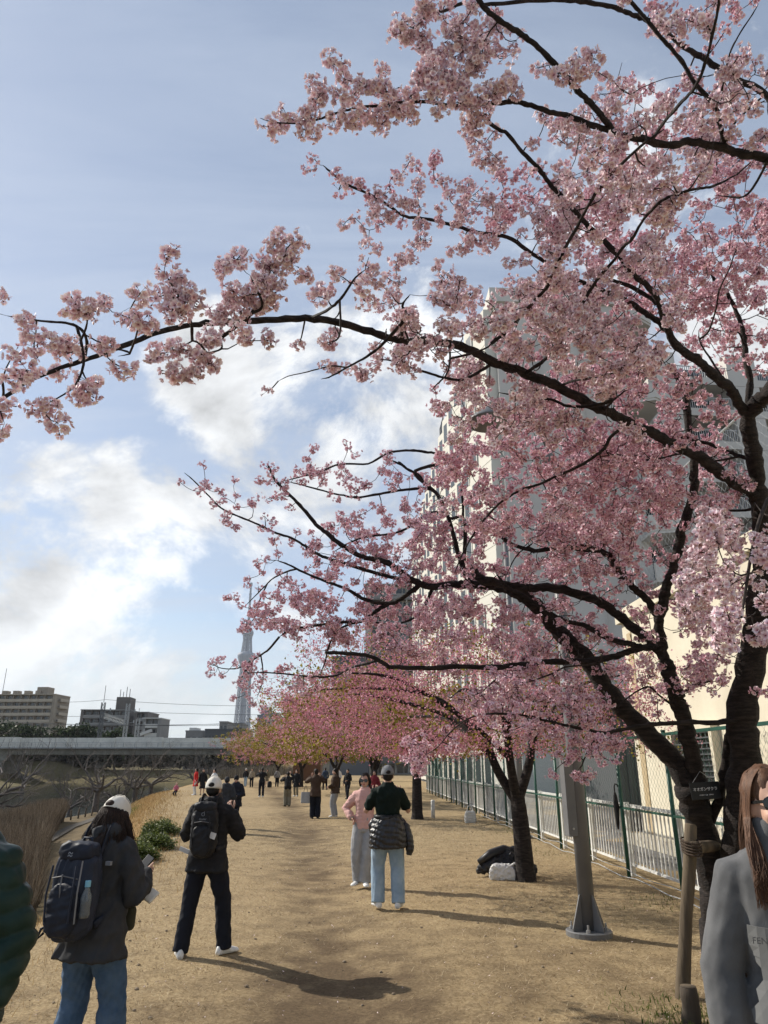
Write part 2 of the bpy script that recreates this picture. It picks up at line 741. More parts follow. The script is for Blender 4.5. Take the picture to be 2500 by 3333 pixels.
# ------------------------------------------------------------------ grass, straw, reeds: what nobody could count
def blades(name, P, Hh, W, lean, mats, seg=2, droop=.35, kind='stuff', parent=None, flat=False, rng_=rng, colval=None):
    """bent tapering blades at points P with heights Hh, widths W"""
    n = len(P)
    a = rng_.uniform(0, 2 * math.pi, n)
    b = rng_.uniform(0, 2 * math.pi, n)
    d = np.stack([np.cos(a), np.sin(a), np.zeros(n)], 1)
    s = np.stack([np.cos(b), np.sin(b), np.zeros(n)], 1)
    lean = np.broadcast_to(lean, n) * rng_.uniform(.4, 1.3, n)
    V, Qs = [], []
    lv = []
    for k in range(seg + 1):
        t = k / seg
        c = P + np.stack([np.zeros(n), np.zeros(n), Hh * (t - droop * lean * t * t * .5)], 1) + d * (Hh * lean * t ** 1.6)[:, None]
        wd = (W * (1 - .85 * t) * .5)[:, None]
        lv.append(np.stack([c - s * wd, c + s * wd], 1))
    V = np.stack(lv, 1).reshape(n, -1, 3)
    m = 2 * (seg + 1)
    base = (np.arange(n) * m)[:, None]
    for k in range(seg):
        Qs.append(base + np.array([[2 * k, 2 * k + 1, 2 * k + 3, 2 * k + 2]]))
    Q = np.concatenate(Qs)
    cv = rng_.uniform(0, 1, n) if colval is None else colval
    me = np_mesh(name, V.reshape(-1, 3), Q, {'rnd': np.repeat(cv, m)})
    return tag(obj(name, me, mats, parent), kind=kind)


straw_m = attr_mat('straw_blades', 'rnd', [(0, (.16, .11, .055)), (.35, (.30, .225, .125)), (.75, (.46, .37, .24)), (1, (.60, .50, .34))], .8, .25)
# short flattened straw on the levee top, denser where it is near
n = 120000
yy = 5.0 + 22 * rng.power(.62, n) ** 1.0
xx = rng.uniform(-5.5, 5.0, n) * np.interp(yy, [5, 9, 27], [.62, .85, 1.0])
ok = (xx > edge_x(yy) - 1.5) & (xx < 4.1)
tr = -0.40 - .0965 * (yy - 6) - .0012 * (yy - 6) ** 2
dens_ = .95 - .75 * np.exp(-((xx - tr) / .9) ** 2) - .3 * (wob(xx, yy, .55, 9) > .15) + .25 * wob(xx, yy, 2.4, 31)
ok &= rng.uniform(0, 1, n) < dens_
xx, yy = xx[ok], yy[ok]
n = len(xx)
P = np.stack([xx, yy, ground_z(xx, yy) + .004], 1)
blades('dry_grass', P, rng.uniform(.008, .03, n), rng.uniform(.0025, .006, n) * np.interp(yy, [5, 25], [1, 2.2]), rng.uniform(1.0, 5, n), straw_m, droop=.05)
# longer tufts on the river slope and crest
n = 26000
yy = 4.5 + 50 * rng.power(.6, n)
xx = edge_x(yy) - rng.normal(.7, .6, n) * np.interp(yy, [5, 50], [1, 1.6])
P = np.stack([xx, yy, ground_z(xx, yy)], 1)
orange_m = attr_mat('orange_tufts', 'rnd', [(0, (.17, .10, .04)), (.6, (.40, .27, .12)), (1, (.55, .42, .22))], .8, .3)
blades('slope_grass', P, rng.uniform(.04, .13, n) * np.interp(yy, [5, 40], [1, 1.5]), rng.uniform(.004, .008, n) * np.interp(yy, [5, 40], [1, 3]), rng.uniform(.3, 1.3, n), orange_m)
# green weeds along the foot of the slope and under the fence
green_m = attr_mat('green_weeds', 'rnd', [(0, (.035, .055, .012)), (.6, (.09, .13, .025)), (1, (.19, .22, .06))], .7, .35)
n = 14000
yy = 5.5 + 34 * rng.power(.7, n)
xx = edge_x(yy) - rng.normal(1.75, .3, n)
n2 = 2600
y2 = rng.uniform(6, 30, n2)
x2 = 4.26 - .0244 * y2 - np.abs(rng.normal(.1, .35, n2))
k = rng.uniform(0, 1, n2) < sstep(-.1, .45, wob(x2, y2, 1.5, 77)) * .8
x3 = rng.normal(2.15, .20, 420)
y3 = rng.normal(6.0, .3, 420)
xx = np.concatenate([xx, x2[k], x3])
yy = np.concatenate([yy, y2[k], y3])
n = len(xx)
P = np.stack([xx, yy, ground_z(xx, yy)], 1)
hh = np.where(xx > -1, rng.uniform(.02, .06, n), rng.uniform(.08, .26, n))
blades('green_weeds', P, hh, rng.uniform(.006, .014, n), rng.uniform(.2, .9, n), green_m)
# the reed bed
reed_m = attr_mat('dead_reeds', 'rnd', [(0, (.06, .043, .028)), (.5, (.125, .096, .068)), (.85, (.20, .158, .115)), (1, (.29, .24, .18))], .85, .2)
n = 80000
yy = 5.0 + 47 * rng.power(.72, n)
ex, bx = edge_x(yy) - np.interp(yy, [6, 12, 30, 52], [1.7, 2.0, 4.2, 7.0]), bank_x(yy) + .6
xx = ex + (bx - ex) * rng.uniform(0, 1, n) ** 1.25
px_ = np.interp(yy, [p_[1] for p_ in pts], [p_[0] for p_ in pts])
ok = ~((np.abs(xx - px_) < .5) & (yy > 38)) & (rng.uniform(0, 1, n) < .75 + .6 * wob(xx, yy, .7, 5)) & ~((yy > 47) & (xx > px_ + 1))
xx, yy = xx[ok], yy[ok]
n = len(xx)
P = np.stack([xx, yy, ground_z(xx, yy)], 1)
blades('reeds', P, (rng.uniform(.75, 1.35, n) + .22 * wob(xx, yy, .5, 8)) * np.interp(edge_x(yy) - xx, [1.6, 4.0], [.8, 1.12]), rng.uniform(.008, .017, n) * np.interp(yy, [6, 20, 50], [1, 1.6, 3]), rng.uniform(.05, .4, n), reed_m, seg=3)

# petals and leaf litter fallen on the grass
n = 2600
yy = 5.2 + 26 * rng.power(.6, n)
xx = rng.uniform(-3.2, 4.0, n)
P = np.stack([xx, yy, ground_z(xx, yy) + .012], 1)
blades('fallen_petals', P, rng.uniform(.004, .010, n), rng.uniform(.010, .018, n), rng.uniform(1, 3, n), attr_mat('fallen_petal_tone', 'rnd', [(0, (.12, .07, .03)), (.45, (.20, .13, .06)), (.6, (.70, .55, .52)), (1, (.85, .72, .70))], .8, .2), seg=1, droop=0)
# small stones and clods
n = 260
yy = 5.2 + 18 * rng.power(.6, n)
xx = rng.uniform(-3.0, 4.0, n)
mb = MB()
for x, y in zip(xx, yy):
    r_s = rnd.uniform(.006, .022)
    mb.ell((x, y, gz(x, y) + r_s * .25), (r_s, r_s * rnd.uniform(.6, 1), r_s * .55), Matrix.Rotation(rnd.uniform(0, 3), 3, 'Z'), 6, 4)
tag(mb.build('pebbles', mat('clod_brown', (.16, .12, .08), .95, (.27, .22, .16), 30)), kind='stuff')
# ================================================================== BRIDGE AND CITY
conc = mat('pale_concrete', (.72, .70, .63), .85, (.58, .565, .51), .6, .2, 12)
conc_d = mat('stained_concrete', (.34, .33, .29), .9, (.20, .195, .175), .5)
steel = mat('galvanised_steel', (.34, .35, .35), .5, metal=.4)
steel_d = mat('dark_steel', (.10, .105, .11), .5, metal=.3)
glass = mat('dark_glass', (.035, .042, .05), .12, spec=.7)
BY = 190.0
bridge = empty('railway_viaduct', (-30, BY, 0), 0, 'long pale concrete railway viaduct crossing the river', 'bridge')


def wpart(name, mb, m, root, **kw):
    return world_parent(mb.build(name, m, **kw), root)


z_b = atY(400, 2456, BY).z
z_m = atY(400, 2432, BY).z
z_t = atY(400, 2402, BY).z
wpart('deck', MB().box((-260, BY, z_b), (0, BY + 11, z_m - .3)).box((-260, BY - 1.2, z_m - .3), (0, BY + 12, z_m)), conc_d, bridge)
mb = MB()
x = -260.0
while x < -2:
    q = MB().box((x + .03, BY - 1.15, z_m + .004), (x + 11.95, BY - .9, z_t + (.16 if int(x) % 36 == 4 else 0)))
    q.box((x + 11.7, BY - 1.35, z_m + .01), (x + 12.0, BY - 1.16, z_t - .1))
    if -130 < x:
        wpart('parapet_panel', q, conc, bridge)
    else:
        mb.add(q.v, q.f)
    x += 12
wpart('parapet', mb, conc, bridge)
mb = MB()
for i in range(90):
    x = -260 + i * 2.9
    mb.box((x, BY - 1.9, z_m), (x + .1, BY - 1.8, z_m + 1.0))
mb.box((-260, BY - 1.9, z_m + .98), (0, BY - 1.8, z_m + 1.06)).box((-260, BY - 1.9, z_m + .5), (0, BY - 1.83, z_m + .55))
mb.box((-260, BY - 2.1, z_m - .35), (0, BY - 1.2, z_m - .02))
wpart('inspection_walk', mb, steel, bridge)
for x in (-190, -150, -100, -16):
    wpart('pier', MB().box((x, BY + 1, -4), (x + 3.2, BY + 9, z_b - .01)).box((x - 1.3, BY + .4, z_b - 1.4), (x + 4.5, BY + 10, z_b - .005)), conc_d, bridge)

# catenary masts
mast_tab = ((345, 2231, 0), (418, 2290, 5), (454, 2305, 9))
masts = []
for i, (px, py, dy) in enumerate(mast_tab):
    Y = BY + 1 + dy
    pt = atY(px, py, Y)
    r = empty('catenary_mast', (pt.x, Y, z_m), 0, ('tall lattice railway mast with a thin antenna, tallest of the masts on the viaduct',
              'middle lattice railway mast at the end of the truss beam', 'rightmost and farthest lattice mast standing on the viaduct')[i], 'railway mast', 'masts on the railway viaduct')
    h = pt.z - z_m
    mb = MB()
    hh = h * (.72 if i != 1 else 1)
    for sx in (-.42, .42):
        for sy in (-.3, .3):
            mb.bar((sx, sy, 0), (sx, sy, hh), .14)
    k = 0
    z = 0
    while z + 1.1 < hh:
        mb.bar((-.42, -.3, z), (.42, -.3, z + 1.1), .09)
        mb.bar((.42, -.3, z), (-.42, -.3, z + 1.1), .09)
        mb.bar((-.42, -.3, z), (.42, -.3, z), .09)
        z += 1.1
    mb.build('lattice_column', steel_d if i == 0 else steel, r)
    if i != 1:
        MB().tube([(0, 0, hh), (0, 0, h)], .07, 6).build('antenna', steel_d, r)
    mb = MB()
    for z in (hh * .55, hh * .8):
        mb.bar((.4, 0, z), (2.0, 0, z + .3), .09).box((1.8, -.1, z + .1), (2.1, .1, z + .8))
    mb.build('bracket', steel, r)
    masts.append((pt.x, Y, hh))
(x0, y0, h0), (x1, y1, h1) = masts[0], masts[1]
br = empty('truss_beam', (x0, y0, z_m + h0 * .62), 0, 'lattice truss beam spanning between two railway masts', 'truss beam')
mb = MB()
A, B = Vector((.6, 0, .2)), Vector((x1 - x0 - .5, y1 - y0, -1.2))
up = Vector((0, 0, 1.3))
mb.bar(A, B, .16).bar(A + up, B + up, .16)
for i in range(14):
    a, b = A.lerp(B, i / 14), A.lerp(B, (i + 1) / 14)
    mb.bar(a, b + up, .1).bar(a + up, b, .1)
mb.build('lattice', steel, br)
# overhead wires: each its own
for i, (pa, pb, sag) in enumerate((((195, 2285, -1), (345, 2277, 0), .2), ((345, 2277, 0), (1080, 2293, 1), .9), ((190, 2330, 0), (340, 2325, 0), .3), ((350, 2312, 0), (1060, 2325, 0), .5),
                                    ((0, 2352, 0), (900, 2352, 0), .6), ((0, 2346, 0), (900, 2346, 0), 1.2), ((190, 2356, 0), (900, 2358, 0), .4))):
    a, b = atY(pa[0], pa[1], BY + 3), atY(pb[0], pb[1], BY + 3)
    P = [a.lerp(b, t / 12) - Vector((0, 0, sag * 4 * (t / 12) * (1 - t / 12))) for t in range(13)]
    o = MB().tube(P, .045, 4).build('overhead_wire', steel_d)
    tag(o, ('dark overhead wire ending at the left apartment slab', 'topmost long wire running right from the tallest mast', 'short lower wire left of the tallest mast', 'second long wire below the topmost one, right of the masts',
            'straight contact wire low over the viaduct parapet', 'sagging carrier wire just above the contact wire', 'lowest wire close over the parapet')[i], 'wire', 'overhead wires above the viaduct')

# ------------------------------------------------------------------ far buildings


def place_w(px, py, Y):
    return atY(px, py, Y)


def block(root, name, x0, x1, y0, y1, z0, z1, m):
    return wpart(name, MB().box((x0, y0, z0), (x1, y1, z1)), m, root)


def slab_block(label, x0, x1, Y, depth, z0, z1, floors, bays, wall_m, rail_m, rz=0, group=None, name='apartment_block', end_w=1.2):
    """apartment slab with a balcony per floor: recess, parapet, windows, party walls, lift heads"""
    r = empty(name, ((x0 + x1) / 2, Y, z0), rz, label, 'apartment building', group)
    W, Hh = x1 - x0, z1 - z0
    fh = Hh / floors
    MB().box((-W / 2, 1.4, 0), (W / 2, depth, Hh)).build('wall', wall_m, r)
    for s in (-1, 1):
        MB().box((s * W / 2 - (end_w if s > 0 else 0), -.1, 0), (s * W / 2 + (end_w if s < 0 else 0), 1.395, Hh + .3)).build('end_wall', wall_m, r)
    for k in range(floors):
        z = k * fh
        MB().box((-W / 2 + end_w + .01, -.05, z - .12), (W / 2 - end_w - .01, 1.395, z + .1)).box((-W / 2 + end_w + .01, -.1, z + .12), (W / 2 - end_w - .01, 0.05, z + fh * .40)).build('balcony', rail_m, r)
    bw = (W - 2 * end_w) / bays
    wmesh = MB().box((-bw * .36, 1.36, fh * .12), (bw * .10, 1.392, fh * .84)).box((bw * .18, 1.36, fh * .36), (bw * .38, 1.392, fh * .80)).mesh('window')
    wmesh.materials.append(glass)
    for k in range(floors):
        for b in range(bays):
            o = obj('window', wmesh, None, r)
            o.location = (-W / 2 + end_w + (b + .5) * bw, 0, k * fh + .1)
    mb = MB()
    for b in range(1, bays):
        x = -W / 2 + end_w + b * bw
        mb.box((x - .1, .06, .12), (x + .1, 1.35, Hh))
    mb.build('party_wall', wall_m, r)
    mb = MB().box((-W / 2 - .2, -.3, Hh), (W / 2 + .2, depth + .2, Hh + .35))
    mb.build('roof', rail_m, r)
    return r, W, Hh


beige = mat('beige_render', (.33, .285, .225), .9, (.27, .23, .185), .25)
beige2 = mat('beige_parapet', (.43, .375, .30), .9)
brown_w = mat('grey_brown_tile', (.115, .105, .10), .8, (.15, .135, .125), .4)
grey_w = mat('grey_render', (.26, .255, .245), .9, (.22, .215, .21), .3)
white_w = mat('white_render', (.60, .59, .56), .9, (.54, .53, .50), .2)
D1 = 330
xa, xb = place_w(-260, 2300, D1).x, place_w(181, 2300, D1).x
zt = place_w(100, 2262, D1).z
r, W, Hh = slab_block('long beige apartment slab with eleven balcony floors left of the viaduct masts', xa, xb, D1, 14, -1, zt, 11, 16, beige, beige2, R(-3))
for k in range(10):
    MB().box((-W / 2 + 4 + k * 5.2, 1, Hh + .36), (-W / 2 + 6.5 + k * 5.2, 4, Hh + 1.9)).build('vent_hut', beige, r)
MB().box((W / 2 - 10, 2, Hh + .36), (W / 2 - 5, 8, Hh + 3.6)).build('lift_head', beige, r)
MB().tube([(W / 2 - 26, 2, Hh), (W / 2 - 26, 2, Hh + 12)], .12, 5).build('antenna', steel_d, r)
mb = MB()
for k in range(11):
    z = k * (Hh / 11)
    mb.box((W / 2 + .01, 3, z + .3), (W / 2 + 1.2, 11, z + .5)).box((W / 2 + 1.1, 3, z + .52), (W / 2 + 1.25, 11, z + 1.6))
mb.build('stair_landing', beige2, r)

D2 = 300
xa, xb = place_w(268, 2300, D2).x, place_w(425, 2300, D2).x
r, W, Hh = slab_block('dark grey-brown apartment block with a lift tower and antennas behind the masts', xa, xb, D2, 16, -1, place_w(300, 2312, D2).z, 8, 6, brown_w, grey_w, R(4))
tx0 = place_w(375, 2300, D2).x - (xa + xb) / 2
tx1 = place_w(419, 2300, D2).x - (xa + xb) / 2
MB().box((tx0, .5, Hh + .36), (tx1, 9, place_w(400, 2268, D2).z + 1)).build('lift_tower', brown_w, r)
mb = MB()
for k in range(4):
    x = tx0 + (tx1 - tx0) * (.15 + .23 * k)
    zt2 = place_w(400, 2268, D2).z + 1
    mb.tube([(x, 2, zt2), (x, 2, zt2 + (3.2, 2.2, 4.2, 3.4)[k])], .14, 5)
mb.build('antenna', steel_d, r)
for i, s in enumerate((0, 1, 2)):
    MB().box((-W / 2 - 4.5 + i * .8, -2.5 - i * .01, Hh * .25 + i * Hh * .22), (-W / 2 + 5, -.2, Hh * .25 + i * Hh * .22 + 1.3)).build('corner_balcony', white_w, r)
D3 = 292
xa, xb = place_w(424, 2300, D3).x, place_w(470, 2300, D3).x
slab_block('darker middle wing between the lift tower and the pale stepped block', xa, xb, D3 + 6, 14, -1, place_w(440, 2316, D3).z, 7, 2, brown_w, grey_w)
xa, xb = place_w(470, 2300, D3).x, place_w(529, 2300, D3).x
r, W, Hh = slab_block('lower pale block with white stair flights right of the lift tower', xa, xb, D3, 12, -1, place_w(500, 2339, D3).z, 6, 2, grey_w, white_w)
for k in range(5):
    MB().bar((-W / 2 - .3, -.6, 2 + k * 3.1), (-W / 2 + 4.2, -.6, 3.6 + k * 3.1), .5, 1.1).build('stair_flight', white_w, r)

def plain_building(label, px0, px1, ptop, Y, depth, m, floors, bays, name='office_building', win=(.62, .5), zlow=-1, roof_bits=()):
    a, b = place_w(px0, ptop, Y), place_w(px1, ptop, Y)
    r = empty(name, ((a.x + b.x) / 2, Y, zlow), 0, label, 'building')
    W, Hh = b.x - a.x, a.z - zlow
    MB().box((-W / 2, 0, 0), (W / 2, depth, Hh)).box((-W / 2 - .15, -.15, Hh), (W / 2 + .15, depth + .1, Hh + .5)).build('wall', m, r)
    fh, bw = Hh / floors, W / bays
    if win:
        wm_ = MB().box((-bw * win[0] / 2, -.06, fh * .25), (bw * win[0] / 2, -.003, fh * (.25 + win[1]))).mesh('window')
        wm_.materials.append(glass)
        for k in range(floors):
            for q in range(bays):
                o = obj('window', wm_, None, r)
                o.location = (-W / 2 + (q + .5) * bw, 0, k * fh)
    for (u0, u1, hh, mm) in roof_bits:
        MB().box((-W / 2 + W * u0, 2, Hh + .51), (-W / 2 + W * u1, depth * .7, Hh + hh)).build('roof_block', mm, r)
    return r, W, Hh


bluegrey = mat('blue_grey_panels', (.20, .235, .27), .5, (.17, .20, .235), .2)
sign_grey = mat('slate_grey_cladding', (.115, .125, .14), .6, (.10, .108, .12), .3)
plain_building('small flat roofed pale building low above the viaduct', 605, 662, 2382, 260, 12, grey_w, 2, 3, roof_bits=((.1, .5, 1.5, white_w),))
plain_building('wide low station hall right of the small flat roofed building', 668, 800, 2377, 250, 15, steel_d, 2, 12)
plain_building('narrow grey building on the station roof line left of the tower', 715, 741, 2352, 280, 12, grey_w, 4, 2)
plain_building('plain grey building just in front of the tall broadcasting tower', 753, 790, 2358, 300, 12, grey_w, 4, 3)
plain_building('bluish glass building right of the broadcasting tower', 838, 882, 2330, 420, 20, bluegrey, 6, 5, roof_bits=((.2, .8, 5, bluegrey),))
r, W, Hh = plain_building('white mid-rise with balconies and a roof turret above the cherry crowns', 868, 957, 2337, 330, 16, white_w, 6, 6, roof_bits=((.58, .86, 9.5, white_w), (0, .4, 2.5, grey_w)))
MB().tube([(.22 * W, 6, Hh + 9.5), (.22 * W, 6, Hh + 15)], .12, 5).build('antenna', steel_d, r)
for k in range(1, 6):
    MB().box((-W / 2, -1.2, k * Hh / 6 - .4), (W / 2, -.16, k * Hh / 6 + .7)).build('balcony', white_w, r)

# grey building with the lettering, beige apartment tower beside it
r, W, Hh = plain_building('slate grey building with a green mark and white lettering behind the blossoms', 1081, 1200, 2143, 150, 14, sign_grey, 5, 4, win=None)
for k in range(2):
    f = MB().box((W * .15, -.12, Hh - 3.5 - 6 * k), (W * .15 + 1.1, -.06, Hh - 1.9 - 6 * k)).build('window_frame', white_w, r)
    MB().box((W * .15 + .12, -.16, Hh - 3.38 - 6 * k), (W * .15 + .98, -.125, Hh - 2.02 - 6 * k)).build('window', glass, f)
tm = text_mesh('NIPPON', 1.05, .03)
tm.transform(Matrix.Translation((W * .22, -.2, Hh - 5.1)) @ Matrix.Rotation(R(90), 4, 'X'))
obj('lettering', tm, mat('white_sign', (.75, .75, .75), .5), r)
MB().box((-W * .38, -.09, Hh - 6.3), (W * .5, -.03, Hh - 3.9)).build('sign_board', mat('dull_sign_board', (.2, .215, .235), .5), r)
MB().prism([(-.9, -.6), (.9, -.6), (.2, .9)], 0, .05).build('green_mark', mat('leaf_green_sign', (.10, .42, .08), .5), r).matrix_local = Matrix.Translation((-W * .02, -.12, Hh - 5.1)) @ Matrix.Rotation(R(90), 4, 'X')
mb = MB()
for k in range(5):
    mb.tube([(W * .32 + k * .35, 3, Hh), (W * .32 + k * .35, 3, Hh + (3, 5, 2.4, 6, 2)[k])], .06, 4)
mb.build('antenna', steel_d, r)
xa, xb = place_w(1190, 2000, 165).x, place_w(1420, 2000, 165).x
r, W, Hh = slab_block('cream apartment tower with stacked dark balconies behind the blossoms', xa, xb, 165, 14, -1, place_w(1250, 1905, 165).z, 13, 5, mat('cream_render', (.50, .47, .41), .9), grey_w)
# rust brown tower top behind crowns
pb = place_w(1010, 2292, 95)
r = empty('rooftop_tower', (pb.x, 95, 0), 0, 'rust brown boxy tower with two spikes above the far cherry crowns', 'tower')
rust = mat('rust_brown_metal', (.085, .045, .028), .7, (.12, .06, .035), 1.5)
MB().box((-1.7, -1.5, 0), (1.7, 1.5, pb.z)).box((-1.85, -1.65, pb.z - 3.2), (1.85, 1.65, pb.z - 2.95)).box((-1.85, -1.65, pb.z), (1.85, 1.65, pb.z + .25)).build('wall', rust, r)
mb = MB()
for s in (-1.6, 1.6):
    mb.tube([(s, -1.4, pb.z), (s, -1.4, pb.z + 2.0), (s + .15, -1.4, pb.z + 2.9)], (.13, .12, .02), 6)
mb.build('spike', rust, r)

# ------------------------------------------------------------------ the tall broadcasting tower, 2.5 km away
TD = 2540.0
tp = place_w(787, 2370, TD)
tw = empty('broadcasting_tower', (tp.x, TD, 0), R(20), 'very tall pale lattice broadcasting tower far away on the skyline', 'tower')
tm_ = mat('pale_blue_white_steel', (.24, .275, .33), .6)
tm_d = mat('pale_blue_grey_steel', (.20, .235, .29), .6)


def trad(z):
    return float(np.interp(z, [0, 60, 150, 250, 340, 350, 375, 382, 440, 445, 455, 470, 497, 500, 634], [34, 31, 27, 22.5, 18, 26, 30, 19, 13.5, 21, 20, 9, 8, 4.6, 3.6]))


mb = MB()
nlat = 12
for (za, zb, rr) in ((0, 345, 1.0), (382, 442, .9), (457, 497, .8)):
    nz = max(2, int((zb - za) / 12.5))
    for k in range(nz):
        z0, z1 = za + (zb - za) * k / nz, za + (zb - za) * (k + 1) / nz
        for j in range(nlat):
            a0, a1 = 2 * math.pi * j / nlat, 2 * math.pi * (j + 1) / nlat
            p0 = Vector((trad(z0) * math.cos(a0), trad(z0) * math.sin(a0), z0))
            p1 = Vector((trad(z1) * math.cos(a0), trad(z1) * math.sin(a0), z1))
            p2 = Vector((trad(z1) * math.cos(a1), trad(z1) * math.sin(a1), z1))
            p3 = Vector((trad(z0) * math.cos(a1), trad(z0) * math.sin(a1), z0))
            mb.bar(p0, p1, 2.5 * rr)
            mb.bar(p0, p2, 1.5 * rr)
            mb.bar(p3, p1, 1.5 * rr)
            mb.bar(p0, p3, 1.4 * rr)
mb.build('lattice', tm_, tw)
MB().lathe([(9, 0), (8, 345), (7, 440), (4, 500)], n=12).build('core', tm_d, tw)
MB().lathe([(20, 338), (25, 346), (31, 366), (31.5, 372), (29, 378), (20, 382), (12, 384)], n=24).build('lower_deck', tm_d, tw, smooth=False)
MB().lathe([(12, 438), (19, 443), (21, 452), (19.5, 457), (9, 460)], n=24).build('upper_deck', tm_d, tw)
MB().lathe([(4.6, 497), (4.6, 540), (5.4, 541), (5.4, 546), (4.2, 547), (4.2, 590), (5, 591), (5, 596), (3.6, 597), (3.6, 622), (5.6, 623), (5.6, 634), (3, 636)], n=12).build('mast', tm_d, tw)

# ------------------------------------------------------------------ big apartment block behind the near cherry, right
lit_w = mat('sunlit_white_render', (.66, .64, .57), .85, (.60, .58, .51), .3, .15, 30)  # lit copy of the white wall: sunlight is in the colour
shade_w = mat('shaded_pale_render', (.58, .555, .51), .85, (.53, .505, .465), .2, .15, 30)  # shaded copy of that wall: greyed for faces turned from the sun
HB = 35.0
A0, A1 = Vector((7.2, 44.0, 0)), Vector((4.9, 104.0, 0))
ang = math.atan2(-(A1.x - A0.x), A1.y - A0.y)
big = empty('white_apartment_tower', A0, ang, 'big white apartment block with a sawtooth window face behind the cherry tree', 'apartment building')
LW = (A1 - A0).length
WF = 10.2                                            # gable, in the shaded wall colour
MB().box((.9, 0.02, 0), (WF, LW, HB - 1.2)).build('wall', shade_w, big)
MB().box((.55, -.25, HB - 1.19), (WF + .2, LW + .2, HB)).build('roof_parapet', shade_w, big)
# rounded stair drum on the gable
MB().prism([(5.2 + 1.6 * math.cos(t), .0 - 1.1 * math.sin(t)) for t in np.linspace(0, math.pi, 14)], 0, HB - 4.2).build('stair_drum', shade_w, big)
# sawtooth face: a slanted panel and a window in every bay of every floor
fl, bays = 11, 16
fh, bw = (HB - 1.6) / fl, (LW - 1.0) / bays
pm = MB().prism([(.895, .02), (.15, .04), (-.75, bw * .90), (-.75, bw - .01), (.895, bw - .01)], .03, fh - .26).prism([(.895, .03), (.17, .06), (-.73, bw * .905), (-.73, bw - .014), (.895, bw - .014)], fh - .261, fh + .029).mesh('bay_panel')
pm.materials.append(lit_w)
# window slot set in the slanted face
n_ = Vector((-(bw * .93 - .34), -(.9), 0)).normalized()
a_, b_ = Vector((.15, .04, 0)), Vector((-.75, bw * .90, 0))
mb = MB()
w0, w1 = a_.lerp(b_, .60), a_.lerp(b_, .92)
off = Vector((-.03, -.009, 0))
mb.add([w0 + off + Vector((0, 0, .45)), w1 + off + Vector((0, 0, .45)), w1 + off + Vector((0, 0, fh - .75)), w0 + off + Vector((0, 0, fh - .75)),
        w0 - off + Vector((0, 0, .45)), w1 - off + Vector((0, 0, .45)), w1 - off + Vector((0, 0, fh - .75)), w0 - off + Vector((0, 0, fh - .75))],
       [(0, 1, 2, 3), (7, 6, 5, 4), (0, 4, 5, 1), (1, 5, 6, 2), (2, 6, 7, 3), (3, 7, 4, 0)])
wmesh = mb.mesh('window')
wmesh.materials.append(mat('window_blind_glass', (.05, .06, .065), .25, spec=.4))
fm = MB().add([w0 + off * 3 + Vector((0, 0, z)) for z in (.38, fh - .68)] + [w0 + off * 3 + (w1 - w0).normalized() * .12 + Vector((0, 0, z)) for z in (fh - .68, .38)] + [w0 + Vector((0, 0, z)) for z in (.38, fh - .68)] + [w0 + (w1 - w0).normalized() * .12 + Vector((0, 0, z)) for z in (fh - .68, .38)],
              [(0, 1, 2, 3), (7, 6, 5, 4), (0, 4, 5, 1), (1, 5, 6, 2), (2, 6, 7, 3), (3, 7, 4, 0)]).mesh('window_frame')
fm.materials.append(white_w)
for k in range(fl):
    for b in range(bays):
        o = obj('bay_panel', pm, None, big)
        o.location = (0, .5 + b * bw, .2 + k * fh)
        obj('window', wmesh, None, o)
        if b < 6:
            obj('window_frame', fm, None, o)
# stepped balconies on the right end of the gable
bfh = 3.1
for k in range(1, 11):
    z = k * bfh
    proj = 11.6 + .10 * (10 - k)
    b = empty('balcony', (0, 0, 0))
    b.parent = big
    slab = MB().prism([(WF - .6, .9), (WF - .6, -1.7), (proj - .9, -2.2), (proj, -1.6), (proj, 1.5), (WF + .01, 1.5)], z, z + .18)
    slab.prism([(WF - .62, -1.55), (WF - .62, -1.72), (proj - .86, -2.26), (proj + .06, -1.62), (proj + .06, 1.5), (proj - .1, 1.5), (proj - .1, -1.52), (proj - .93, -2.06)], z + .181, z + 1.25)
    o = slab.build('balcony_parapet', shade_w, b)
    MB().box((WF + .01, 1.52, z + .2), (WF + 1.2, 1.7, z + bfh - .1)).build('balcony_door', glass, b)
MB().box((WF + .02, 1.75, 0), (11.4, LW * .5, HB - 5)).build('rear_wing', shade_w, big)
# roof stair cage at the far end
mb = MB()
for i in range(5):
    for j in range(2):
        mb.bar((.2 + j * 1.6, LW * .42 + i * .8, HB), (.2 + j * 1.6, LW * .42 + i * .8, HB + 2.6), .08)
for z in (.9, 1.8, 2.6):
    mb.bar((.2, LW * .42, HB + z), (.2, LW * .42 + 3.2, HB + z), .07).bar((.2, LW * .42, HB + z), (1.8, LW * .42, HB + z), .07)
mb.build('roof_cage', steel_d, big)

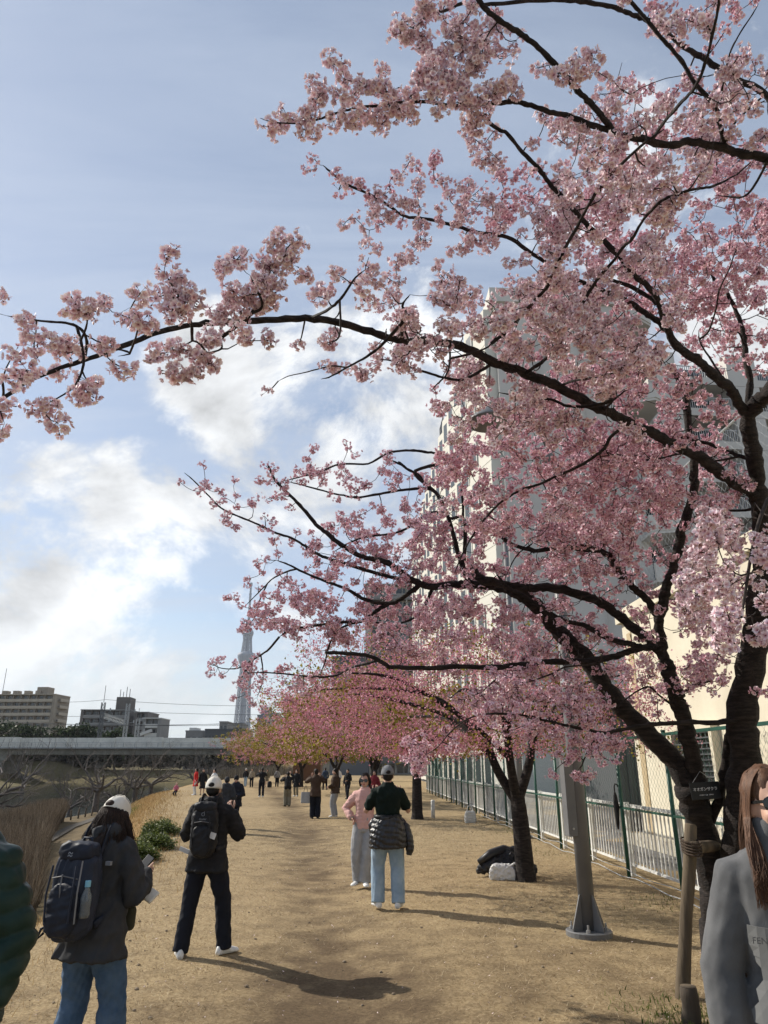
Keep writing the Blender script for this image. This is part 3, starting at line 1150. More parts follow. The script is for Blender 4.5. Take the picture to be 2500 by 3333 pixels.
# second grey block to the right with deep balconies
gb = empty('grey_balcony_block', (22, 52, 0), R(6), 'grey apartment block with deep railed balconies seen at right between trunks', 'apartment building')
W2, H2 = 34, 34
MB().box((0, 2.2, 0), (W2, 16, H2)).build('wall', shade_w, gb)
rl = mat('white_railing_paint', (.42, .42, .42), .5)
for k in range(1, 12):
    z = k * 2.95
    MB().box((0, 0, z - .55), (W2, 2.19, z + .12)).build('balcony_slab', shade_w, gb)
    for q in range(5):
        x = q * 7.2
        MB().box((x, .01, z + .125), (x + 2.6, 2.18, z + 2.38)).build('balcony_pier', shade_w, gb)
        mb = MB()
        for j in range(24):
            mb.box((x + 2.68 + j * .19, .1, z + .16), (x + 2.73 + j * .19, .14, z + 1.15))
        mb.box((x + 2.62, .09, z + 1.15), (x + 7.15, .15, z + 1.22))
        mb.build('balcony_railing', rl, gb)
        MB().box((x + 3.2, 2.12, z + .15), (x + 6.6, 2.195, z + 2.1)).build('balcony_door', glass, gb)

# cream annex behind the fence, its long face lit by the sun
cream = mat('cream_stucco', (.62, .575, .455), .9, (.54, .495, .385), 1.1, .25, 40)
an = empty('cream_annex', (6.05, 18.0, 0), R(1.4), 'low cream stucco annex with a grilled window behind the fence', 'building')
z_top = 5.1
wy0, wy1, wz0, wz1 = -4.25, -2.55, 1.35, 2.35          # window opening, local y
MB().box((0, -20, 0), (6.5, wy0, z_top)).box((0, wy1, 0), (6.5, 0, z_top)).box((0, wy0, 0), (6.5, wy1, wz0)).box((0, wy0, wz1), (6.5, wy1, z_top)).build('wall', cream, an)
MB().box((-.12, -20.1, z_top + .002), (6.6, .1, z_top + .3)).build('roof_edge', cream, an)
MB().box((-.16, wy0 - .12, wz0 - .14), (-.002, wy1 + .12, wz0 - .004)).box((-.16, wy0 - .12, wz1 + .004), (-.002, wy1 + .12, wz1 + .12)).box((-.16, wy0 - .12, wz0), (-.002, wy0 - .004, wz1)).box((-.16, wy1 + .004, wz0), (-.002, wy1 + .12, wz1)).build('window_surround', cream, an)
gr_ = MB().box((.3, wy0 + .001, wz0 + .001), (.34, wy1 - .001, wz1 - .001)).build('window', glass, an)
mb = MB()
for k in range(10):
    mb.box((-.1, wy0, wz0 + .05 + k * .1), (-.07, wy1, wz0 + .075 + k * .1))
for k in range(8):
    mb.box((-.07, wy0 + .1 + k * .21, wz0), (-.05, wy0 + .125 + k * .21, wz1))
mb.build('window_grille', steel_d, gr_)
MB().box((-.02, -.6, 0), (-.002, -.3, z_top - .3)).build('downpipe', mat('tan_paint', (.42, .33, .2), .6), an)
MB().box((-.35, -20, .012), (0, 0, .25)).build('plinth', mat('plinth_concrete', (.38, .35, .28), .9), an)

# dark shed in the shade beyond the annex, and the yard surface
yard = MB()
yard.box((4.75, 2, -.3), (60, 120, .008))
tag(yard.build('yard_pavement', mat('yard_asphalt', (.10, .10, .10), .9, (.14, .137, .13), 2)), kind='structure')
sh = empty('grey_shed', (6.6, 21.5, 0), R(1.4), 'dark grey shed standing in shade beyond the cream annex', 'shed')
shm = mat('dark_grey_sheet_metal', (.085, .09, .095), .6)
MB().box((0, 0, 0), (6, 7, 3.1)).build('wall', shm, sh)
MB().box((-.25, -.25, 3.105), (6.2, 7.2, 3.3)).build('roof', steel_d, sh)
mb = MB()
for k in range(26):
    mb.box((.1 + k * .23, -.035, .1), (.2 + k * .23, -.003, 3.0))
mb.build('corrugation', shm, sh)
# ================================================================== FENCE, LAMPS AND SMALL THINGS
green_p = mat('green_fence_paint', (.012, .075, .052), .45, (.010, .058, .042), 4, spec=.4)
green_wire = mat('green_coated_wire', (.05, .15, .11), .5)
white_p = mat('weathered_white_paint', (.68, .68, .65), .55, (.55, .55, .51), 5)
grey_net = mat('grey_screen_panel', (.22, .225, .22), .8, (.18, .185, .18), 1)
FX0 = 4.26
FANG = math.atan(.0244)
SP = 2.1
NB = 24
Y_FIRST = 4.35


def chain_mesh(name, Wd, Hd, pitch, r, z0):
    nwire, nseg = int(round(Wd / pitch)), int(round(Hd / (pitch)))
    Vs, Qs, o = [], [], 0
    for i in range(nwire):
        y = (i + .5) * Wd / nwire
        P = np.array([((.002 if k % 2 else -.002) + (.004 if i % 2 else -.004) * .5, y + (pitch * .5 if (k + i) % 2 else -pitch * .5), z0 + Hd * k / nseg) for k in range(nseg + 1)])
        m = len(P)
        a = np.array([0, 2.094, 4.189])
        V = P[:, None, :] + r * np.stack([np.cos(a), np.sin(a), np.zeros(3)], 1)[None]
        Vs.append(V.reshape(-1, 3))
        k = np.arange(m - 1)[:, None]
        for j in range(3):
            jn = (j + 1) % 3
            Qs.append(o + np.concatenate([k * 3 + j, k * 3 + jn, k * 3 + 3 + jn, k * 3 + 3 + j], 1))
        o += m * 3
    return np_mesh(name, np.concatenate(Vs), np.concatenate(Qs))


fence = empty('chain_link_fence', (FX0 - .0244 * Y_FIRST, Y_FIRST, 0), FANG, 'tall green chain link fence with green posts along the right of the dry grass', 'fence')
rail = empty('white_railing', (FX0 + .13 - .0244 * Y_FIRST, Y_FIRST, 0), FANG, 'low white baluster railing standing right behind the green fence posts', 'railing')
cm = chain_mesh('chain_link_mesh', SP - .06, 1.06, .058, .0015, 1.07)
cm.materials.append(green_wire)
cm_far = chain_mesh('chain_link_mesh', SP - .06, 1.06, .117, .0034, 1.07)
cm_far.materials.append(green_wire)
post = MB().tube([(0, 0, -.1), (0, 0, 2.17)], .03, 10).tube([(0, 0, 2.171), (0, 0, 2.19)], .034, 10).mesh('post', True)
post.materials.append(green_p)
rl2 = MB().box((-.02, .031, 2.11), (.02, SP - .031, 2.15)).mesh('top_rail')
rl2.materials.append(green_p)
rl3 = MB().box((-.018, .031, 1.035), (.018, SP - .031, 1.066)).mesh('bottom_rail')
rl3.materials.append(green_p)
wp = MB().box((-.035, -.035, -.05), (.035, .035, 1.13)).mesh('railing_post')
wp.materials.append(white_p)
wr = MB().box((-.025, .036, 1.06), (.025, SP - .036, 1.105)).box((-.02, .036, .17), (.02, SP - .036, .205)).mesh('railing_rail')
wr.materials.append(white_p)
wb = MB().box((-.009, -.013, .206), (.009, .013, 1.059)).mesh('baluster')
wb.materials.append(white_p)
pn = MB().box((-.012, .04, .12), (.012, SP - .04, 1.04)).mesh('screen_panel')
pn.materials.append(grey_net)
far_b = MB()
NBAL = 14
count = 0
for i in range(NB):
    y = i * SP
    for me_, par in ((post, fence), (rl2, fence), (rl3, fence), (cm if i < 9 else cm_far, fence), (wp, rail), (wr, rail)):
        o = obj(me_.name, me_, None, par)
        o.location = (0, y, 0)
        if me_ is cm or me_ is cm_far:
            o.location = (0, y + .03, 0)
        if me_ in (wp, wr):
            o.location = (0, y + .16, 0)
    for k in range(NBAL):
        yy_ = y + .16 + .075 + k * (SP - .15) / (NBAL - 1)
        if i < 16:
            o = obj('baluster', wb, None, rail)
            o.location = (0, yy_, 0)
        else:
            far_b.box((-.009, yy_ - .013, .206), (.009, yy_ + .013, 1.059))
    if i >= 8:
        o = obj('screen_panel', pn, None, rail)
        o.location = (.06, y + .16, 0)
tag(far_b.build('balusters', white_p, rail), kind='stuff')
o = MB().tube([(-.06 + .02 * math.sin(k * 1.3), k * .6, .16 - .05 * abs(math.sin(k * .9))) for k in range(40)], .006, 4).tube([(-.10 + .03 * math.sin(k * 1.1 + 1), k * .6, .05 + .02 * math.sin(k * 2.1)) for k in range(40)], .008, 4).build('ground_cable', steel, fence)

# higher net fence on the annex roof
rf = empty('roof_net_fence', (6.4, 17.6, 5.4), R(1.4), 'grey chain link screen rising above the cream annex roof', 'fence')
cm2 = chain_mesh('chain_link_mesh', 2.9, 2.3, .10, .003, .05)
cm2.materials.append(steel)
for i in range(3):
    obj('chain_link_mesh', cm2, None, rf).location = (0, -3 * (i + 1) + .05, 0)
    MB().tube([(0, -3 * i, -.1), (0, -3 * i, 2.42)], .035, 8).build('post', steel, rf)
    MB().tube([(0, -3 * i - 2.95, 2.38), (0, -3 * i - .05, 2.38)], .022, 6).build('top_rail', steel, rf)

# notice on the fence, folded umbrella hung on the railing
sgn = empty('fence_notice', (4.26 - .0244 * 16.2 - .045, 16.15, 1.30), R(90) + FANG, 'small white notice sheet fixed to the green fence', 'notice')
MB().box((-.17, -.004, -.20), (.17, .004, .24)).build('sheet', mat('notice_white', (.78, .77, .72), .6), sgn)
mb = MB()
for k in range(6):
    mb.box((-.12, .0045, .15 - k * .055), (.12 - .03 * (k % 3), .006, .165 - k * .055))
mb.build('printed_line', mat('print_grey', (.2, .2, .22), .7), sgn)
pu = gpt(1938, 2760, 0)
um = empty('folded_umbrella', (4.26 - .0244 * 12.9 - .075, 12.8, .72), 0, 'folded black umbrella hooked over the white railing', 'umbrella')
blk = mat('black_nylon', (.012, .012, .013), .6)
MB().tube([(0, 0, 0), (0, 0, .1), (.01, .02, .35), (0, 0, .52), (0, 0, .58)], (.012, .03, .05, .03, .01), 8).build('canopy', blk, um, smooth=True)
MB().tube([(0, 0, .5), (0, 0, .66), (.02, 0, .70), (.05, 0, .69), (.06, 0, .65)], .011, 6).build('handle', blk, um)

# ------------------------------------------------------------------ lamp post near
lamp_m = mat('grey_lamp_paint', (.115, .117, .12), .5, (.15, .15, .15), 2.2, spec=.45)
bolt_m = mat('zinc_bolt', (.42, .42, .42), .4, metal=.7)


def lamp_post(loc, label, h=7.9, detail=True):
    r = empty('lamp_post', loc, R(12), label, 'lamp post', 'lamp posts along the fence')
    MB().lathe([(.245, 0), (.245, .05), (.235, .058)], n=28).build('base_plate', lamp_m, r)
    MB().tube([(0, 0, .058), (0, 0, 2.2), (0, 0, h - .6)], (.088, .084, .06), 20).build('pole', lamp_m, r, smooth=True)
    for k in range(4):
        a = math.pi / 2 * k + .3
        M = Matrix.Rotation(a, 4, 'Z')
        vs = []
        for y in (-.006, .006):
            vs += [M @ Vector(p_) for p_ in ((.08, y, .06), (.225, y, .06), (.225, y, .085), (.10, y, .40), (.08, y, .40))]
        MB().add(vs, [(4, 3, 2, 1, 0), (5, 6, 7, 8, 9)] + [(i, (i + 1) % 5, (i + 1) % 5 + 5, i + 5) for i in range(5)]).build('gusset', lamp_m, r)
        M2 = Matrix.Rotation(a + math.pi / 4, 4, 'Z')
        c = M2 @ Vector((.18, 0, 0))
        MB().tube([c + Vector((0, 0, .058)), c + Vector((0, 0, .13))], .012, 6).tube([c + Vector((0, 0, .06)), c + Vector((0, 0, .085))], .024, 6).build('bolt', bolt_m, r)
    if detail:
        MB().box((-.172, -.07, .98), (-.06, .055, 1.80)).build('service_box', lamp_m, r, bevel=.006)
        mb = MB()
        for z in (1.06, 1.72):
            mb.tube([(-.115, -.0705, z), (-.115, -.079, z)], .012, 8)
        mb.build('screw', bolt_m, r)
        MB().lathe([(.0885, 2.62), (.0885, 2.74)], n=20).build('band', mat('silver_band', (.5, .5, .5), .3, metal=.6), r)
    MB().tube([(0, 0, h - .62), (0, 0, h - .35), (0, 0, h - .33)], (.07, .075, .03), 16).build('collar', lamp_m, r, smooth=True)
    MB().tube([(0, 0, h - .35), (-.1, 0, h - .05), (-.35, 0, h + .1), (-.8, 0, h + .12)], .032, 8).build('arm', lamp_m, r, smooth=True)
    MB().lathe([(.05, h + .16), (.16, h + .12), (.30, h - .02), (.31, h - .05), (.02, h - .06)], (-.8, 0, 0), 18).build('lamp_head', lamp_m, r, smooth=True)
    return r


lb = gpt(1918, 3040)
lamp_post((lb.x, lb.y, gz(lb.x, lb.y)), 'grey steel lamp post with a bolted base plate and side box, right of the path', h=6.1)
lamp_post((3.5, 19.6, 0), 'second grey lamp post farther back, mostly hidden by pink blossom', h=8.4, detail=False)

# ------------------------------------------------------------------ tree support, stump
wood = mat('weathered_log', (.135, .105, .07), .9, (.065, .05, .034), 9, .6, 40, stretch=(1, 1, .12), bdist=.01)
wood_d = mat('dark_wet_log', (.075, .06, .045), .9, (.04, .032, .025), 10, .6, 40, stretch=(1, 1, .2))
sp = empty('tree_support', (2.33, 6.5, 0), 0, 'wooden post and crossbar propping the near cherry trunk', 'tree support')
sx, sy = 2.33, 6.5


def log(a, b, r0, r1, n=14, seed=0):
    rr = random.Random(seed)
    P = [Vector(a).lerp(Vector(b), t / 7) + Vector((rr.uniform(-.006, .006), rr.uniform(-.006, .006), 0)) for t in range(8)]
    P = [P[0] - (P[1] - P[0]).normalized() * .01] + P + [P[-1] + (P[-1] - P[-2]).normalized() * .012]
    rad = [r0] + [r0 + (r1 - r0) * t / 7 + rr.uniform(-.003, .003) for t in range(8)] + [r1 * .8]
    return MB().tube(P, rad, n)


log((-.06, 0, -.3), (.255, .02, 1.23), .056, .049, seed=1).build('post', wood, sp, smooth=True)
log((1.2, 1.30, -.3), (1.2, 1.28, 1.12), .052, .045, seed=3).build('post', wood, sp, smooth=True)
log((.20, -.10, 1.07), (1.30, 1.36, .98), .048, .045, seed=2).build('crossbar', wood, sp, smooth=True)
mb = MB()
for k in range(5):
    mb.tube([(.215 + .066 * math.cos(t), -.03 + .125 * math.sin(t), 1.03 + k * .022 + .015 * math.sin(t)) for t in np.linspace(0, 2 * math.pi, 13)], .008, 5)
mb.build('palm_rope', mat('dark_palm_rope', (.05, .035, .025), .95), sp)
st = empty('wooden_stump', (2.16, 5.9, -.02), 0, 'short sawn dark wooden stump at the lower right edge', 'stump')
log((0, 0, -.1), (.005, 0, .235), .066, .06, seed=5).build('log', wood_d, st, smooth=True)
MB().lathe([(.055, .247), (.02, .25)], (.005, 0, 0), 14).build('cut_face', wood, st)

# ------------------------------------------------------------------ name board on the trunk: built with the tree (position) below
bb_ = empty('tree_name_board', (2.79, 6.62, 1.50), R(4), 'small black name board with white Japanese lettering hanging on the trunk', 'sign')
bb_.rotation_euler = (R(-4), R(-3), R(6))
MB().box((-.135, -.004, -.07), (.135, .004, .07)).build('board', mat('board_black', (.012, .013, .014), .45), bb_, bevel=.002)
wt = mat('board_white_letters', (.78, .78, .76), .6)
for s, size, z in (('オオカンザクラ'.replace('カ', 'ガ', 1) if False else 'オオガンザクラ', .032, .012), ('バラ科サクラ属   江戸川区', .011, -.035)):
    t = text_mesh(s, size, .0006)
    t.transform(Matrix.Translation((0, -.0052, z)) @ Matrix.Rotation(R(90), 4, 'X'))
    obj('lettering', t, wt, bb_)
MB().tube([(-.1, 0, .07), (0, .02, .16), (.1, 0, .07)], .0025, 4).build('wire', steel, bb_)

# ------------------------------------------------------------------ bags under the second tree
blk2 = mat('black_down_jacket', (.018, .018, .020), .45, spec=.4)


def remesh(o, vox, smooth_it=2, dec=None, disp=None, smooth=True, quilt=None):
    """voxel-unite a mesh object into one skin, smooth, add cloth creases"""
    md = o.modifiers.new('r', 'REMESH')
    md.mode = 'VOXEL'
    md.voxel_size = vox
    if smooth_it:
        s = o.modifiers.new('s', 'SMOOTH')
        s.iterations = smooth_it
        s.factor = .5
    dg = bpy.context.evaluated_depsgraph_get()
    me = bpy.data.meshes.new_from_object(o.evaluated_get(dg))
    o.modifiers.clear()
    old = o.data
    me.name = old.name
    o.data = me
    n = len(me.vertices)
    if (disp or quilt) and n:
        co = np.empty(n * 3, dtype=np.float32)
        no = np.empty(n * 3, dtype=np.float32)
        me.vertices.foreach_get('co', co)
        me.vertices.foreach_get('normal', no)
        co, no = co.reshape(-1, 3), no.reshape(-1, 3)
        d = np.zeros(n)
        if disp:
            r = np.random.default_rng(disp[2])
            for k in range(10):
                v = r.normal(0, 1, 3) * np.array(disp[3] if len(disp) > 3 else (1, 1, 1))
                v *= disp[1] * r.uniform(.6, 2.0)
                ph = co @ v + r.uniform(0, 6.28) + 1.2 * np.sin(co @ (r.normal(0, 1, 3) * disp[1] * .4))
                d += (1 - np.abs(np.sin(ph)) * 1.4) * disp[0] / 2.4
        if quilt:
            d += quilt[0] * (np.abs(np.sin(math.pi * (co[:, 2] + quilt[2] * co[:, 0] + .012 * np.sin(co[:, 0] * 23 + co[:, 1] * 19)) / quilt[1])) ** .55 - .6)
        co = co + no * d[:, None]
        me.vertices.foreach_set('co', co.ravel().astype(np.float32))
    if smooth:
        me.polygons.foreach_set('use_smooth', [True] * len(me.polygons))
    me.update()
    if len(me.materials) == 0:
        for m_ in old.materials:
            me.materials.append(m_)
    bpy.data.meshes.remove(old)
    return o


bp_ = gpt(1640, 2862)
bg_ = empty('coat_heap', (bp_.x + .10, bp_.y + .35, 0), 0, 'heap of dark coats and bags at the foot of the second cherry trunk', 'coats')
mb = MB().ell((0, 0, .12), (.33, .22, .14)).ell((.12, .05, .26), (.22, .18, .16), Matrix.Rotation(.5, 3, 'Y')).ell((-.22, 0, .2), (.3, .1, .09), Matrix.Rotation(-.5, 3, 'Y')).ell((.33, -.05, .1), (.16, .15, .1))
remesh(mb.build('coat', blk2, bg_), .015, 2, disp=(.02, 26, 3))
MB().tube([(-.45, -.02, .2), (-.25, -.05, .34), (-.02, .0, .40), (.15, .02, .36)], (.05, .07, .07, .05), 8).build('sleeve', blk2, bg_, smooth=True)
wbg = empty('white_bag', (bp_.x - .02, bp_.y - .02, 0), R(-10), 'crumpled white plastic bag lying beside the dark coat heap', 'bag')
bagm = mat('white_plastic_bag', (.68, .67, .64), .45, (.6, .59, .56), 6)
mb = MB().ring_loft([[Vector((x * s, y * s, z)) for x, y in ((-.2, -.09), (.2, -.1), (.22, .08), (-.18, .1))] for z, s in ((0, .9), (.05, 1), (.13, .97), (.2, .8), (.22, .5))])
remesh(mb.build('body', bagm, wbg), .012, 2, disp=(.012, 40, 8))
MB().tube([(.12, 0, .18), (.2, -.02, .24), (.27, -.03, .2), (.3, -.04, .1)], (.03, .02, .025, .012), 6).build('handle', bagm, wbg, smooth=True)
wb2 = empty('white_tote', (2.75, 24.6, 0), 0, 'white tote bag standing on the ground near the fence far back', 'bag')
mb = MB().ring_loft([[Vector((x * s, y * s, z)) for x, y in ((-.17, -.08), (.17, -.08), (.17, .08), (-.17, .08))] for z, s in ((0, .9), (.06, 1), (.26, .95), (.33, .8), (.35, .6))])
remesh(mb.build('body', mat('off_white_canvas', (.58, .55, .49), .8), wb2), .014, 2, disp=(.014, 26, 5))
MB().tube([(-.1, 0, .34), (-.06, 0, .5), (.06, 0, .5), (.1, 0, .34)], .012, 5).build('handle', bagm, wb2)
wps = empty('white_marker_post', (1.72, 27.0, 0), 0, 'short white marker post beside the third cherry trunk', 'post')
MB().tube([(0, 0, -.1), (0, 0, .55), (0, 0, .58)], (.07, .07, .05), 10).build('post', white_p, wps, smooth=True)
mb = MB()
# low stakes with a rope along the river bank
stk_m = mat('old_stake_wood', (.09, .07, .05), .9)
sm = MB().tube([(0, 0, -.3), (0, 0, .62), (0, 0, .66)], (.06, .055, .03), 6).mesh('bank_stake', True)
sm.materials.append(stk_m)
for i in range(44):
    y = 44 + i * 1.55
    x = float(bank_x(y)) + 1.7
    o = obj('bank_stake', sm)
    o.location = (x, y, gz(x, y))
    o.rotation_euler = (rnd.uniform(-.06, .06), rnd.uniform(-.06, .06), rnd.uniform(0, 6))
    tag(o, 'short dark wooden stake in the row along the river bank', 'stake', 'stakes along the river bank')
# ================================================================== TREES
bark = mat('cherry_bark', (.014, .0105, .0095), .8, (.062, .048, .042), 9, 1.0, 26, stretch=(1, 1, 4.5), bdist=.03, lo=.42, hi=.78)
twig_m = mat('cherry_twig', (.016, .011, .009), .8, (.035, .025, .021), 30)
bare_m = mat('bare_bark', (.085, .072, .066), .9, (.13, .115, .105), 6)
petal_near = attr_mat('petal_pale_pink', 'tip', [(0, (.30, .07, .12)), (.25, (.64, .43, .475)), (.55, (.76, .64, .67)), (1, (.95, .91, .915))], .6, .13, ('rnd', (.92, .76, .82)))  # petals deepen to the centre; tips whitened further to imitate sunlit edges
petal_far = attr_mat('petal_rose_pink', 'tip', [(0, (.28, .06, .12)), (.3, (.62, .37, .43)), (.6, (.74, .555, .605)), (1, (.94, .86, .88))], .6, .13, ('rnd', (.91, .67, .74)))  # rosier petals, tips again painted paler as sun highlights
petal_row = attr_mat('petal_deep_rose', 'tip', [(0, (.34, .09, .12)), (.3, (.60, .27, .33)), (.7, (.72, .42, .47)), (1, (.80, .58, .61))], .6, .26, ('rnd', (.80, .50, .60)))
calyx_m = mat('calyx_wine', (.14, .03, .035), .7, (.10, .05, .02), 20)
leaf_m = attr_mat('young_leaf', 'rnd', [(0, (.13, .075, .015)), (.5, (.22, .19, .03)), (1, (.34, .29, .055))], .6, .4)


def flower_template(seed, openness=1.0, rad=.0205):
    """five notched petals; returns V, quads, tip attribute"""
    r = np.random.default_rng(seed)
    V, Q, T = [], [], []
    for k in range(5):
        a = 2 * math.pi * k / 5 + r.normal(0, .09)
        lift = (1.25 - openness) * 1.1 + r.normal(0, .16)
        tw = r.normal(0, .2)
        L_ = rad * r.uniform(.9, 1.12)
        pts_ = [(.08, 0, 0, .0), (.60, .42, .06, .5), (.60, -.42, .06, .5), (1.0, .30, .10, 1), (.88, 0, .0, .9), (1.0, -.30, .10, 1)]
        b = len(V)
        for (x, y, z, t) in pts_:
            x, y, z = x * L_, y * L_, z * L_
            y, z = y * math.cos(tw) - z * math.sin(tw), y * math.sin(tw) + z * math.cos(tw)
            x, z = x * math.cos(lift) - z * math.sin(lift), x * math.sin(lift) + z * math.cos(lift)
            V.append((x * math.cos(a) - y * math.sin(a), x * math.sin(a) + y * math.cos(a), z))
            T.append(t)
        Q += [(b, b + 2, b + 5, b + 4), (b, b + 4, b + 3, b + 1)]
    return np.array(V), np.array(Q), np.array(T)


TEMPL = [flower_template(s, o) for s, o in ((1, .95), (2, .75), (3, .85), (4, .6), (5, .9), (6, 1.05))]


def frames(D, r_):
    """orthonormal frames with z along D and a random spin"""
    n = len(D)
    D = D / np.maximum(np.linalg.norm(D, axis=1, keepdims=True), 1e-9)
    U = r_.normal(0, 1, (n, 3))
    X = np.cross(U, D)
    X /= np.maximum(np.linalg.norm(X, axis=1, keepdims=True), 1e-9)
    Y = np.cross(D, X)
    return np.stack([X, Y, D], 2)          # columns


def cluster_arrays(C, Nfl, size, r_, droop=.25):
    """flower positions/dirs for clusters at C (n,3): umbels, facing outward"""
    n = len(C)
    D = r_.normal(0, 1, (n, Nfl, 3))
    D[..., 2] -= droop
    D /= np.linalg.norm(D, axis=2, keepdims=True)
    rad = size[:, None, None] * r_.uniform(.45, 1.08, (n, Nfl, 1))
    P = C[:, None, :] + D * rad * np.array([1, 1, .85])
    return P.reshape(-1, 3), D.reshape(-1, 3)


def flowers_mesh(name, P, D, r_, scale=1.0, stems=None, stem_share=.6):
    """every flower its own copy of a template; stems: cluster centre for each flower"""
    n = len(P)
    Dj = D + r_.normal(0, .45, D.shape)
    Fm = frames(Dj, r_)
    pick = r_.integers(0, len(TEMPL), n)
    sc = r_.uniform(.85, 1.15, n) * scale
    Vs, Qs, Ts, Rs, o = [], [], [], [], 0
    fr = r_.uniform(0, 1, n) ** 1.5
    for k, (tv, tq, tt) in enumerate(TEMPL):
        ix = np.where(pick == k)[0]
        if not len(ix):
            continue
        m = len(tv)
        V = np.einsum('nij,mj->nmi', Fm[ix], tv) * sc[ix][:, None, None] + P[ix][:, None, :]
        Vs.append(V.reshape(-1, 3))
        Qs.append((o + np.arange(len(ix))[:, None, None] * m + tq[None]).reshape(-1, 4))
        Ts.append(np.tile(tt, len(ix)))
        Rs.append(np.repeat(fr[ix], m))
        o += len(ix) * m
    nq = sum(len(q) for q in Qs)
    if stems is not None:
        keep = r_.uniform(0, 1, n) < stem_share
        A, B = stems[keep], P[keep] - D[keep] * .002
        k = len(A)
        d = B - A
        s1 = np.cross(d, r_.normal(0, 1, (k, 3)))
        s1 /= np.maximum(np.linalg.norm(s1, axis=1, keepdims=True), 1e-9)
        s2 = np.cross(d / np.maximum(np.linalg.norm(d, axis=1, keepdims=True), 1e-9), s1)
        ring0 = [A + .0009 * (s1 * c + s2 * s) for c, s in ((1, 0), (-.5, .87), (-.5, -.87))]
        Bm = A + d * .72
        ring1 = [Bm + .0009 * (s1 * c + s2 * s) for c, s in ((1, 0), (-.5, .87), (-.5, -.87))]
        ring2 = [B + .0044 * scale * (s1 * c + s2 * s) for c, s in ((1, 0), (-.5, .87), (-.5, -.87))]
        V = np.stack(ring0 + ring1 + ring2, 1)
        Vs.append(V.reshape(-1, 3))
        q = []
        for lv in (0, 3):
            for j in range(3):
                jn = (j + 1) % 3
                q.append((lv + j, lv + jn, lv + 3 + jn, lv + 3 + j))
        Qs.append((o + np.arange(k)[:, None, None] * 9 + np.array(q)[None]).reshape(-1, 4))
        Ts.append(np.zeros(k * 9))
        Rs.append(np.zeros(k * 9))
        o += k * 9
    Q = np.concatenate(Qs)
    me = np_mesh(name, np.concatenate(Vs), Q, {'tip': np.concatenate(Ts), 'rnd': np.concatenate(Rs)})
    if stems is not None:
        mi = np.zeros(len(Q), dtype=np.int32)
        mi[nq:] = 1
        me.polygons.foreach_set('material_index', mi)
    return me


def catmull(P, per=6):
    P = [np.array(p, dtype=float) for p in P]
    P = [2 * P[0] - P[1]] + P + [2 * P[-1] - P[-2]]
    out = []
    for i in range(1, len(P) - 2):
        for t in np.linspace(0, 1, per, endpoint=False):
            a, b, c, d = P[i - 1], P[i], P[i + 1], P[i + 2]
            out.append(.5 * (2 * b + (c - a) * t + (2 * a - 5 * b + 4 * c - d) * t * t + (3 * b - a - 3 * c + d) * t ** 3))
    out.append(P[-2])
    return np.array(out)


class Skeleton:
    def __init__(self):
        self.P, self.Rr = [], []

    def add(self, pts, rads):
        self.P += [np.array(p) for p in pts]
        self.Rr += list(rads)

    def arrays(self):
        return np.array(self.P), np.array(self.Rr)


def grow(sk, pts, r_, up=.12, rmin=.0031, k=.009, wig=.10, maxlen=1.2):
    """join every point to the nearest wood so far, from the wood outwards: natural forking twigs"""
    P, Rr = sk.arrays()
    pts = np.array(pts)
    d0 = np.array([np.min(np.sum((P - p) ** 2, axis=1)) for p in pts])
    order = np.argsort(d0)
    cap_ = len(P) + len(pts) * 8
    PP = np.empty((cap_, 3))
    RR = np.empty(cap_)
    PP[:len(P)] = P
    RR[:len(P)] = Rr
    m = len(P)
    twigs, ends = [], []
    for i in order:
        p = pts[i]
        dd = np.sum((PP[:m] - p) ** 2, axis=1)
        j = int(np.argmin(dd))
        L_ = math.sqrt(dd[j])
        if L_ > maxlen or L_ < .015:
            if L_ < .015:
                ends.append(p)
            continue
        q = PP[j]
        steps = 3 if L_ < .25 else 5
        side = r_.normal(0, 1, 3)
        side -= (p - q) * side.dot(p - q) / max(L_ * L_, 1e-6)
        pl = []
        for s in range(steps + 1):
            t = s / steps
            c = q + (p - q) * t + side * (wig * L_ * math.sin(math.pi * t)) + np.array((0, 0, -up * L_ * math.sin(math.pi * t))) + r_.normal(0, .012 * L_, 3) * (0 < s < steps)
            pl.append(c)
        ra = min(RR[j] * .8, rmin + k * L_ + .0012)
        rads = [ra + (rmin - ra) * s / steps for s in range(steps + 1)]
        twigs.append((pl, rads))
        for s in range(1, steps + 1):
            PP[m] = pl[s]
            RR[m] = rads[s]
            m += 1
        ends.append(p)
    return twigs, ends


def tubes_mesh(name, tw, n=4):
    Vs, Qs, o = [], [], 0
    for pl, rads in tw:
        V, F = tube_np(pl, rads, n, cap=False)
        Vs.append(V)
        Qs.append(np.array(F) + o)
        o += len(V)
    return np_mesh(name, np.concatenate(Vs), np.concatenate(Qs), smooth=True)


TILE = {'F': (0, 0, 1), 'D': (0, 0, 1.507), '1': (800, 0, .5124), '2': (1650, 0, .5124), '3': (900, 800, .4822), '4': (1700, 800, .4822),
        '5': (600, 1500, .4822), '6': (1200, 1500, .4822), '7': (1700, 1600, .4822), 'Z': (1250, 1950, .7535), 'L': (0, 700, .7535)}


def tp_(t, x, y):
    a, b, s = TILE[t]
    return a + x * s, b + y * s


# main wood of the near cherry as it stands: (points, distance from - to, thickness in photo pixels from - to)
BR = []


def br(d0, d1, w0, w1, *segs):
    pts_ = []
    for t, lst in segs:
        pts_ += [tp_(t, x, y) for x, y in lst]
    BR.append((d0, d1, w0, w1, pts_))


